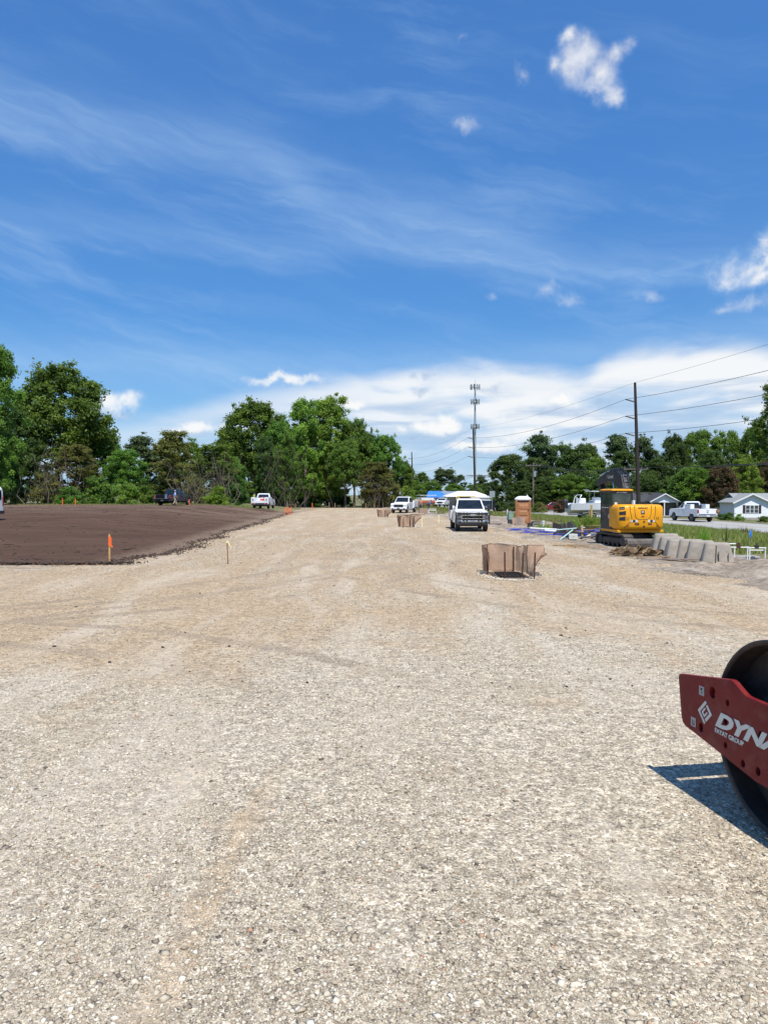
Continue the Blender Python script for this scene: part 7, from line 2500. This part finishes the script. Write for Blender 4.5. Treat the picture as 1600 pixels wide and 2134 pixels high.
# ------------------------------------------------------------------ poles, tower, wires
M_POLE = mat('dark_pole', (0.030, 0.022, 0.018), 0.85, 0, 0.3, 2)
M_POLEW = mat('grey_wood_pole', (0.16, 0.13, 0.11), 0.9, 0, 0.3, 2)
M_WIRE = mat('wire', (0.05, 0.05, 0.055), 0.6, 0.3, 0.1, 1)


def big_pole(label, X, Y, H, group='tall dark power poles'):
    z0 = float(zt(X, Y)) - 0.2
    e = thing('power_pole', label, 'pole', (X, Y, z0), 0, group)
    MB().tube([(0.7, 0, -0.5), (0.35, 0, H * 0.5), (0, 0, H)], [0.30, 0.25, 0.17], 12).build('shaft', M_POLE, e, smooth=True)
    at = []
    for k, dz in enumerate((2.35, 4.7, 7.1)):
        z = H - dz
        MB().tube([(-0.05, 0, z - 0.35), (-1.3, 0, z)], [0.10, 0.09], 6).build('insulator_arm', M_POLEW, e)
        at.append(Vector((X - 1.3, Y, z0 + z)))
    z = H - 12.2
    MB().box(-1.5, 1.9, -0.12, 0.0, z, z + 0.14).build('cross_arm', M_POLEW, e)
    for x in (-1.4, -0.6, 1.0, 1.8):
        MB().cyl((x, -0.06, z + 0.14), (x, -0.06, z + 0.36), 0.05, 6).build('insulator', M_ALU, e)
        at.append(Vector((X + x, Y - 0.06, z0 + z + 0.36)))
    at.append(Vector((X, Y, z0 + H)))
    return at


PH = 20.2
X1, Y1 = PX(1320.5, 108), 108.0
X2, Y2 = PX(985, 196), 196.0
dX, dY = X2 - X1, Y2 - Y1
pA = big_pole('tallest dark power pole, behind the excavator', X1, Y1, HT(798, Y1, float(zt(X1, Y1)) - 0.2))
pB = big_pole('farther dark power pole behind the guarded truck', X2, Y2, HT(893, Y2, float(zt(X2, Y2)) - 0.2))
p0 = big_pole('dark power pole outside the frame on the right', X1 - dX, Y1 - dY, PH)
pC = big_pole('farthest dark power pole, hidden by the middle wood', X2 + dX, Y2 + dY, PH - 1.5)


def wire(label, a, b_, sag, r, group):
    pts = []
    for k in range(25):
        t = k / 24
        p = a.lerp(b_, t)
        pts.append((p.x, p.y, p.z - sag * 4 * t * (1 - t)))
    o = MB().tube(pts, r, 4, False).build('power_line', M_WIRE, None)
    tag(o, label, 'wire', group)


for k in range(8):
    nm = ['top', 'second', 'third', 'left crossarm', 'inner left crossarm', 'inner right crossarm', 'right crossarm', 'thin shield'][k]
    pos = {0: 'upper conductor', 1: 'middle conductor', 2: 'lower conductor', 3: 'leftmost crossarm wire', 4: 'second crossarm wire', 5: 'third crossarm wire', 6: 'rightmost crossarm wire', 7: 'thin topmost shield wire'}[k]
    sg_ = 1.6 if k in (0, 1, 2) else (0.9 if k == 7 else 1.3)
    r_ = 0.026 if k < 3 else (0.014 if k == 7 else 0.022)
    for a, b_, wh in ((p0, pA, 'from the tallest pole to the right frame edge'), (pA, pB, 'between the two dark power poles'), (pB, pC, 'from the farther dark pole towards the middle wood')):
        wire(pos + ' ' + wh, a[k], b_[k], sg_, r_, 'power lines')


def small_pole(label, px, ytop, Y, trans=True, xr=0.0):
    X = PX(px, Y)
    z0 = float(zt(X, Y))
    H = HT(ytop, Y, z0)
    e = thing('utility_pole', label, 'pole', (X, Y, z0), 0, 'wooden utility poles')
    MB().tube([(0, 0, -0.4), (0.05, 0, H)], [0.19, 0.13], 10).build('shaft', M_POLEW, e, smooth=True)
    MB().box(-1.3, 1.3, -0.2, -0.1, H - 0.5, H - 0.36).build('cross_arm', M_POLEW, e)
    for x in (-1.2, -0.5, 0.5, 1.2):
        MB().cyl((x, -0.15, H - 0.36), (x, -0.15, H - 0.18), 0.05, 6).build('insulator', M_ALU, e)
    if trans:
        MB().cyl((-0.32 if xr == 0 else xr, -0.1, H - 2.3), (-0.32 if xr == 0 else xr, -0.1, H - 1.4), 0.24, 12).build('transformer', M_ALU, e, smooth=True)
    return [Vector((X + x, Y - 0.15, z0 + H - 0.18)) for x in (-1.2, -0.5, 0.5, 1.2)]


w3 = small_pole('grey wooden utility pole with transformer behind the portable toilet', 1110, 965, 128, True, 0.25)
w4 = small_pole('slim utility pole with transformers before the far trees', 854, 992, 190, True)
w5 = small_pole('short utility pole above the bushes left of the round-topped pine', 190, 955, 121, False)
for k in range(4):
    wire('wire from the grey wooden pole towards the tallest pole', w3[k], pA[3 + k], 0.8, 0.016, 'low roadside wires')
    wire('wire from the grey wooden pole out towards the far pole', w3[k], pB[3 + k], 0.8, 0.016, 'low roadside wires')
# cell tower
YC = 420.0
XC = PX(989, YC)
ct = thing('cell_tower', 'tall thin cell tower with three antenna rings beside the far power pole', 'tower', (XC, YC, -1), 0)
HC = HT(802, YC, -1)
b = MB()
MB().tube([(0, 0, 0), (0, 0, HC * 0.5), (0, 0, HC)], [0.75, 0.62, 0.42], 12).build('mast', M_ALU, ct, smooth=True)
for z, rad_, n_ in ((HC - 1.5, 2.5, 9), (HC - 9.5, 2.2, 8), (HC - 23, 2.2, 8)):
    rg_ = MB()
    rg_.tube([(rad_ * math.cos(2 * math.pi * k / 16), rad_ * math.sin(2 * math.pi * k / 16), z) for k in range(17)], 0.14, 5).build('antenna_ring', M_ALU, ct)
    for k in range(n_):
        a = 2 * math.pi * k / n_ + 0.2
        x, y = rad_ * math.cos(a), rad_ * math.sin(a)
        MB().obox((x, y, z + 0.1), (0.5, 0.5, 2.6), (0, 0, a)).build('antenna', M_ALU if k % 3 else M_DARK, ct)
        MB().tube([(x, y, z), (0, 0, z - 0.8)], 0.09, 4).build('strut', M_ALU, ct)
MB().cyl((0, 0, HC), (0, 0, HC + 2.4), 0.08, 6).build('lightning_rod', M_ALU, ct)

# ------------------------------------------------------------------ grass and weeds on the verge (uncountable)
def blades(rng, x, y, z, h, wdt, lean=0.4):
    n = len(x)
    a = rng.random(n) * 2 * np.pi
    d = np.stack([np.cos(a), np.sin(a), np.zeros(n)], -1)
    ld = rng.normal(size=(n, 3)) * lean * h[:, None]
    ld[:, 2] = 0
    p = np.stack([x, y, z], -1)
    V = np.stack([p - d * wdt[:, None], p + d * wdt[:, None], p + ld + np.array([0, 0, 1]) * h[:, None]], 1).reshape(-1, 3)
    F = np.arange(n * 3).reshape(-1, 3)
    return V, F, np.repeat(rng.random(n), 3)


LM['grass'] = leaf_material('grass_blades', (0.13, 0.17, 0.03), (0.30, 0.32, 0.08), 0.3)
LM['drygrass'] = leaf_material('dry_grass_blades', (0.20, 0.15, 0.05), (0.34, 0.27, 0.12), 0.3)
rng = np.random.default_rng(19)
N = 90000
y = 30 + 75 * rng.random(N) ** 1.25
xl = np.interp(y, [30, 36, 50, 70, 105], [14.2, 13.6, 13.2, 12.8, 11.5]) + 1.2 * (fbm(y * 0.5, y * 0 + 3, 5) - 0.5)
xr_ = xroad(y) - ROADW - 0.3
x = xl + (xr_ - xl) * rng.random(N)
patch_ = fbm(x * 0.45, y * 0.3, 81)
ok = (rng.random(N) < 0.25 + 1.1 * smooth((patch_ - 0.32) / 0.2)) & ~((y > 52) & (patch_ < 0.45))
x, y, patch_ = x[ok], y[ok], patch_[ok]
hh = rng.uniform(0.08, 0.30, len(x)) * (0.6 + 0.9 * patch_)
V, F, T = blades(rng, x, y, zt(x, y) - 0.06, hh, rng.uniform(0.012, 0.03, len(x)))
tag(link('verge_grass', mesh_np('verge_grass', V, F, {'tint': T}), LM['grass']), 'green weedy grass on the verge between lot and road', 'grass', kind='stuff')
N = 26000
y = 48 + 70 * rng.random(N)
x = xright(y) + 3.0 + (xroad(y) - ROADW - 0.3 - xright(y) - 3.0) * rng.random(N)
ok = fbm(x * 0.4, y * 0.4, 91) > 0.46
x, y = x[ok], y[ok]
V, F, T = blades(rng, x, y, zt(x, y) - 0.06, rng.uniform(0.06, 0.26, len(x)), rng.uniform(0.015, 0.035, len(x)))
tag(link('dry_grass', mesh_np('dry_grass', V, F, {'tint': T}), LM['drygrass']), 'dry yellow grass along the road edge', 'grass', kind='stuff')
N = 16000
y = rng.uniform(96, 103, N); x = rng.uniform(-75, -16, N)
V, F, T = blades(rng, x, y, zt(x, y) - 0.06, rng.uniform(0.08, 0.3, N), rng.uniform(0.02, 0.05, N))
tag(link('field_grass', mesh_np('field_grass', V, F, {'tint': T}), LM['grass']), 'bright grass strip at the foot of the left tree row', 'grass', kind='stuff')
N = 9000
y = rng.uniform(88, 140, N); x = rng.uniform(4, 15, N)
ok = x > xright(y) + 0.6
x, y = x[ok], y[ok]
V, F, T = blades(rng, x, y, zt(x, y) - 0.06, rng.uniform(0.1, 0.5, len(x)), rng.uniform(0.03, 0.06, len(x)))
tag(link('far_grass', mesh_np('far_grass', V, F, {'tint': T}), LM['grass']), 'rough grass in front of the far parked vehicles', 'grass', kind='stuff')
# taller weeds
for px, ybt, Y, hgt, wd, lf, lab in ((1226, 0, 46, 1.25, 1.1, 'lime', 'tall yellow-green weed clump left of the excavator'), (1245, 0, 47, 1.0, 0.8, 'olive', 'olive weed clump close left of the excavator cab'), (1195, 0, 50, 0.7, 0.8, 'light', 'low weed clump behind the black silt fence'),
                                   (1140, 0, 50, 0.35, 1.6, 'light', 'low green weeds behind the blue pipes'), (1468, 0, 37, 0.85, 0.45, 'lime', 'tall reedy weeds behind the grey boxes, left tuft'), (1512, 0, 38, 1.0, 0.22, 'dark', 'single dark weed stalk behind the grey boxes'), (1555, 0, 52, 0.8, 0.5, 'rust', 'brown weed tuft near the road at the right')):
    X = PX(px, Y)
    z0 = float(zt(X, Y)) - 0.04
    e = thing('weed_clump', lab, 'weeds', (X, Y, z0), 0, 'weed clumps on the verge')
    rg = np.random.default_rng(int(px))
    n_ = 420 if px not in (1468, 1512, 1555) else {1468: 90, 1512: 14, 1555: 40}[px]
    xx, yy_ = rg.normal(0, wd * 0.3, n_), rg.normal(0, wd * 0.3, n_)
    V, F, T = blades(rg, xx, yy_, np.zeros(n_), rg.uniform(0.35, 1.0, n_) * hgt, rg.uniform(0.012, 0.03, n_), 0.22)
    link('stems', mesh_np('stems', V, F, {'tint': T}), LM[lf], e)
    if px in (1468, 1512, 1555): continue
    C = np.stack([rg.normal(0, wd * 0.26, 14), rg.normal(0, wd * 0.26, 14), rg.uniform(0.25, 0.85, 14) * hgt], -1)
    V, F, T = clump_leaves(rg, C, np.full(14, 0.13 * (wd + hgt)), 520, 0.075)
    V[:, 2] = np.abs(V[:, 2])
    link('leaves', mesh_np('leaves', V, F, {'tint': T}), LM[lf], e)
# bare twiggy stems under the left trees and in the middle wood
def twigs(label, px, Y, n_, hgt, wd, seed, m=M_TWIG):
    X = PX(px, Y)
    z0 = float(zt(X, Y)) - 0.05
    rr_ = random.Random(seed)
    b = MB()
    for k in range(n_):
        x, y = rr_.gauss(0, wd * 0.4), rr_.gauss(0, 0.8)
        h = hgt * rr_.uniform(0.5, 1)
        p = Vector((x, y, 0)); pts = [p.copy()]
        for j in range(4):
            p = p + Vector((rr_.gauss(0, 0.12), rr_.gauss(0, 0.12), 0.25)) * h
            pts.append(p.copy())
        r = rr_.uniform(0.02, 0.06)
        b.tube(pts, [r, r * 0.85, r * 0.65, r * 0.45, r * 0.15], 4)
        for j in range(3):
            q = pts[rr_.randint(1, 3)]
            d = Vector((rr_.gauss(0, 0.5), rr_.gauss(0, 0.4), rr_.uniform(-0.1, 0.5))) * h * 0.3
            b.tube([q, q + d * 0.6, q + d + Vector((0, 0, 0.1))], [r * 0.4, r * 0.25, r * 0.08], 3)
    e = thing('dry_thicket', label, 'thicket', (X, Y, z0), 0, 'leafless thickets')
    b.build('stems', m, e)


twigs('pale leafless stems left of the two orange stakes', 88, 100.5, 16, 6.0, 3.0, 1, M_TRUNK_P)
twigs('hanging dry vines behind the two orange stakes', 128, 101.5, 34, 9.0, 2.6, 2)
twigs('dry vines right behind the black pickup', 392, 101, 30, 7.0, 2.8, 3)
twigs('brown vine tangle left of the white service truck', 448, 103, 34, 8.0, 2.6, 4)
twigs('brown vine tangle at the right end of the middle wood', 785, 131, 34, 7.5, 3.6, 5)
twigs('thin bare trunks in the shade of the middle wood', 620, 131, 16, 13, 7.0, 6, M_TRUNK)
twigs('thin bare saplings left of the ivy trunk', 575, 129, 10, 12, 3.0, 7, M_TRUNK)


# ------------------------------------------------------------------ people
M_SKIN = mat('skin', (0.42, 0.25, 0.17), 0.55, 0, 0.08, 8)
M_HAIR = mat('dark_hair', (0.02, 0.014, 0.010), 0.7, 0, 0.2, 20)
M_LBLUE = mat('light_blue_shirt', (0.30, 0.47, 0.68), 0.85, 0, 0.12, 6)
M_KHAKI = mat('khaki_trousers', (0.46, 0.36, 0.25), 0.85, 0, 0.12, 6)
M_CAP = mat('grey_cap', (0.28, 0.29, 0.30), 0.8, 0, 0.1, 8)
M_BOOT = mat('boots', (0.05, 0.035, 0.025), 0.8, 0, 0.2, 8)
M_HIVIS = mat('hivis_vest', (0.42, 0.55, 0.06), 0.7, 0, 0.1, 8)
M_DKSHIRT = mat('dark_shirt', (0.03, 0.035, 0.04), 0.85, 0, 0.2, 8)
M_REDSH = mat('faded_red_shirt', (0.48, 0.22, 0.18), 0.85, 0, 0.1, 8)
M_BLUESH = mat('blue_shirt', (0.05, 0.20, 0.45), 0.85, 0, 0.1, 8)
M_JEANS = mat('jeans', (0.05, 0.07, 0.13), 0.85, 0, 0.2, 8)


def skin_mesh(name, verts, edges, radii, m, parent, root=0, sub=1):
    me = bpy.data.meshes.new(name)
    me.from_pydata(verts, edges, [])
    o = bpy.data.objects.new(name, me)
    col.objects.link(o)
    md = o.modifiers.new('skin', 'SKIN')
    md.use_smooth_shade = True
    for i, r in enumerate(radii):
        sv = me.skin_vertices[0].data[i]
        sv.radius = (r, r) if not isinstance(r, tuple) else r
        sv.use_root = (i == root)
    s = o.modifiers.new('sub', 'SUBSURF')
    s.levels = sub
    s.render_levels = sub
    me.materials.append(m)
    o.parent = parent
    return o


def person(label, loc, rz, pose, shirt, trousers, hat=None, vest=None, long_sleeve=False):
    """pose: dict of joint offsets; local +x forward, +y left, 1.76 m tall"""
    e = thing('person', label, 'person', loc, rz)
    P = dict(hip=(0, 0, 0.95), waist=(0.01, 0, 1.08), chest=(0.03, 0, 1.32), neck=(0.02, 0, 1.50), head0=(0.03, 0, 1.56),
             shL=(0.02, 0.17, 1.42), elL=(0.0, 0.24, 1.14), wrL=(0.10, 0.24, 0.90), shR=(0.02, -0.17, 1.42), elR=(0.0, -0.24, 1.14), wrR=(0.10, -0.24, 0.90),
             hiL=(0, 0.09, 0.92), knL=(0.02, 0.10, 0.50), anL=(-0.02, 0.10, 0.09), hiR=(0, -0.09, 0.92), knR=(0.02, -0.10, 0.50), anR=(-0.02, -0.10, 0.09))
    P.update(pose)
    names = ['hip', 'waist', 'chest', 'neck', 'head0', 'shL', 'elL', 'wrL', 'shR', 'elR', 'wrR', 'hiL', 'knL', 'anL', 'hiR', 'knR', 'anR']
    rad = dict(hip=(0.14, 0.11), waist=(0.13, 0.105), chest=(0.155, 0.115), neck=0.062, head0=0.058, shL=0.07, elL=0.046, wrL=0.032, shR=0.07, elR=0.046, wrR=0.032, hiL=0.092, knL=0.062, anL=0.042, hiR=0.092, knR=0.062, anR=0.042)
    E_ = [('hip', 'waist'), ('waist', 'chest'), ('chest', 'neck'), ('neck', 'head0'), ('chest', 'shL'), ('shL', 'elL'), ('elL', 'wrL'), ('chest', 'shR'), ('shR', 'elR'), ('elR', 'wrR'), ('hip', 'hiL'), ('hiL', 'knL'), ('knL', 'anL'), ('hip', 'hiR'), ('hiR', 'knR'), ('knR', 'anR')]
    body = skin_mesh('body', [P[n] for n in names], [(names.index(a), names.index(b_)) for a, b_ in E_], [rad[n] for n in names], M_SKIN, e)
    # clothing follows the limbs, a little thicker
    tn = ['hip', 'waist', 'chest', 'neck2', 'shL', 'elL', 'shR', 'elR']
    Q = dict(P); Q['neck2'] = tuple(Vector(P['chest']).lerp(Vector(P['neck']), 0.75))
    r2 = dict(hip=(0.155, 0.125), waist=(0.15, 0.12), chest=(0.175, 0.13), neck2=0.085, shL=0.088, elL=0.066, shR=0.088, elR=0.066)
    skin_mesh('shirt', [Q[n] for n in tn], [(0, 1), (1, 2), (2, 3), (2, 4), (4, 5), (2, 6), (6, 7)], [r2[n] for n in tn], shirt, e)
    if vest:
        skin_mesh('vest', [Q[n] for n in ('hip', 'waist', 'chest', 'neck2')], [(0, 1), (1, 2), (2, 3)], [(0.17, 0.14), (0.165, 0.135), (0.195, 0.15), 0.1], vest, e)
    ln = ['hip', 'hiL', 'knL', 'anL', 'hiR', 'knR', 'anR']
    r3 = dict(hip=(0.15, 0.12), hiL=0.105, knL=0.078, anL=0.064, hiR=0.105, knR=0.078, anR=0.064)
    skin_mesh('trousers', [P[n] for n in ln], [(0, 1), (1, 2), (2, 3), (0, 4), (4, 5), (5, 6)], [r3[n] for n in ln], trousers, e)
    # head: skull with jaw, nose, ears, eyes, hair
    hx, hy, hz = P['head0']
    b = MB()
    rings = []
    for t, (w_, d_, off) in zip((0, .08, .2, .4, .6, .8, .94, 1.0), ((.03, .03, .03), (.055, .065, .025), (.066, .085, .015), (.074, .095, .005), (.076, .098, 0), (.068, .088, -.005), (.04, .055, -.008), (.01, .012, -.008))):
        rings.append([(hx + off + d_ * math.cos(a), hy + w_ * math.sin(a), hz + 0.0 + 0.225 * t) for a in [2 * math.pi * k / 14 for k in range(14)]])
    hd = b.loft(rings).build('head', M_SKIN, e, smooth=True)
    MB().loft([[(hx + .095, hy - .008, hz + .125), (hx + .095, hy + .008, hz + .125), (hx + .09, hy, hz + .13)], [(hx + .122, hy - .014, hz + .085), (hx + .122, hy + .014, hz + .085), (hx + .10, hy, hz + .083)]]).build('nose', M_SKIN, hd)
    MB().box(hx + .098, hx + .104, hy - .025, hy + .025, hz + .052, hz + .060).build('mouth', M_REDSH, hd)
    for s in (-1, 1):
        MB().obox((hx + .098, hy + s * .032, hz + .118), (0.006, .022, .010)).build('eye', M_HAIR, hd)
        MB().obox((hx, hy + s * .078, hz + .105), (0.04, .016, .055)).build('ear', M_SKIN, hd, bevel=0.006)
    hrings = []
    for t, w_, d_, off in ((.42, .079, .09, -.02), (.6, .083, .103, -.008), (.8, .076, .095, -.008), (.96, .046, .06, -.008), (1.04, .01, .012, -.008)):
        hrings.append([(hx + off + d_ * math.cos(a), hy + w_ * math.sin(a), hz + 0.225 * t + (0.05 if t < .5 and math.cos(a) > 0 else 0)) for a in [2 * math.pi * k / 14 for k in range(14)]])
    MB().loft(hrings).build('hat' if hat else 'hair', hat or M_HAIR, hd, smooth=True)
    if hat:
        MB().loft([[(hx + .06, hy - .07, hz + .145), (hx + .06, hy + .07, hz + .145), (hx + .06, hy + .07, hz + .155), (hx + .06, hy - .07, hz + .155)], [(hx + .17, hy - .05, hz + .135), (hx + .17, hy + .05, hz + .135), (hx + .17, hy + .05, hz + .142), (hx + .17, hy - .05, hz + .142)]]).build('hat_brim', hat, hd)
    # hands: palm with five bent fingers; boots
    for s, w_, el in (('L', 'wrL', 'elL'), ('R', 'wrR', 'elR')):
        wv, ev = Vector(P[w_]), Vector(P[el])
        d = (wv - ev).normalized()
        side = d.cross(Vector((1, 0, 0)))
        if side.length < 0.1: side = Vector((0, 1, 0))
        fw = side.cross(d).normalized() * (1 if True else -1)
        vs, es, rs_ = [wv, wv + d * 0.05, wv + d * 0.09], [(0, 1), (1, 2)], [0.026, (0.036, 0.018), (0.038, 0.016)]
        hnd = skin_mesh('hand', [tuple(v) for v in vs], es, rs_, M_SKIN, e)
        for k in range(4):
            o_ = fw * (-0.03 + 0.02 * k)
            ln_ = (0.055, 0.075, 0.08, 0.07)[k]
            p0_ = wv + d * 0.085 + o_
            p1_ = p0_ + d * ln_ * 0.55
            p2_ = p1_ + d * ln_ * 0.4 - side.normalized() * 0.02 * (1 if s == 'L' else -1)
            MB().tube([p0_, p1_, p2_], [0.009, 0.0085, 0.006], 6).build('finger', M_SKIN, e)
        tb = wv + d * 0.03 + fw * 0.03
        MB().tube([tb, tb + fw * 0.025 + d * 0.03, tb + fw * 0.03 + d * 0.06], [0.012, 0.010, 0.007], 6).build('thumb', M_SKIN, e)
    for a_ in ('anL', 'anR'):
        x, y, z = P[a_]
        MB().loft([[(x - .06, y - .04, z - .085), (x + .20, y - .045, z - .085), (x + .20, y + .045, z - .085), (x - .06, y + .04, z - .085)],
                   [(x - .06, y - .04, z - .03), (x + .17, y - .04, z - .03), (x + .17, y + .04, z - .03), (x - .06, y + .04, z - .03)],
                   [(x - .055, y - .045, z + .06), (x + .06, y - .045, z + .06), (x + .06, y + .045, z + .06), (x - .055, y + .045, z + .06)]]).build('boot', M_BOOT, e, bevel=0.015)
    return e


YQ = 87.6
XQ = PX(365, YQ)
person('walking man in light blue shirt and khaki trousers beside the black pickup', (XQ, YQ, float(zpad(XQ, YQ)) + 0.06), R(20),
       dict(knL=(0.16, 0.09, 0.53), anL=(0.14, 0.09, 0.09), knR=(0.0, -0.09, 0.50), anR=(-0.24, -0.09, 0.16), elL=(-0.10, 0.24, 1.16), wrL=(-0.06, 0.26, 0.92), elR=(0.06, -0.24, 1.15), wrR=(0.22, -0.22, 0.96)), M_LBLUE, M_KHAKI, hat=M_CAP)
YQ = 104.5
XQ = PX(530, YQ)
person('man in yellow-green vest standing behind the white service truck on the pad', (XQ, YQ, float(zpad(XQ, YQ)) + 0.35), R(-90), {}, M_DKSHIRT, M_JEANS, hat=M_HAIR, vest=M_HIVIS)
YQ = 100.0
person('person in faded red top just right of the far white truck', (PX(876, YQ), YQ, 0), R(-120), {}, M_REDSH, M_JEANS)
YQ = 104.0
person('person in blue shirt bending over beside the tan blocks', (PX(892, YQ), YQ, 0), R(-20), dict(chest=(0.22, 0, 1.22), neck=(0.36, 0, 1.33), head0=(0.40, 0, 1.36), shL=(0.25, 0.17, 1.26), shR=(0.25, -0.17, 1.26), elL=(0.36, 0.2, 1.0), wrL=(0.46, 0.2, 0.78), elR=(0.36, -0.2, 1.0), wrR=(0.46, -0.2, 0.78)), M_BLUESH, M_JEANS)
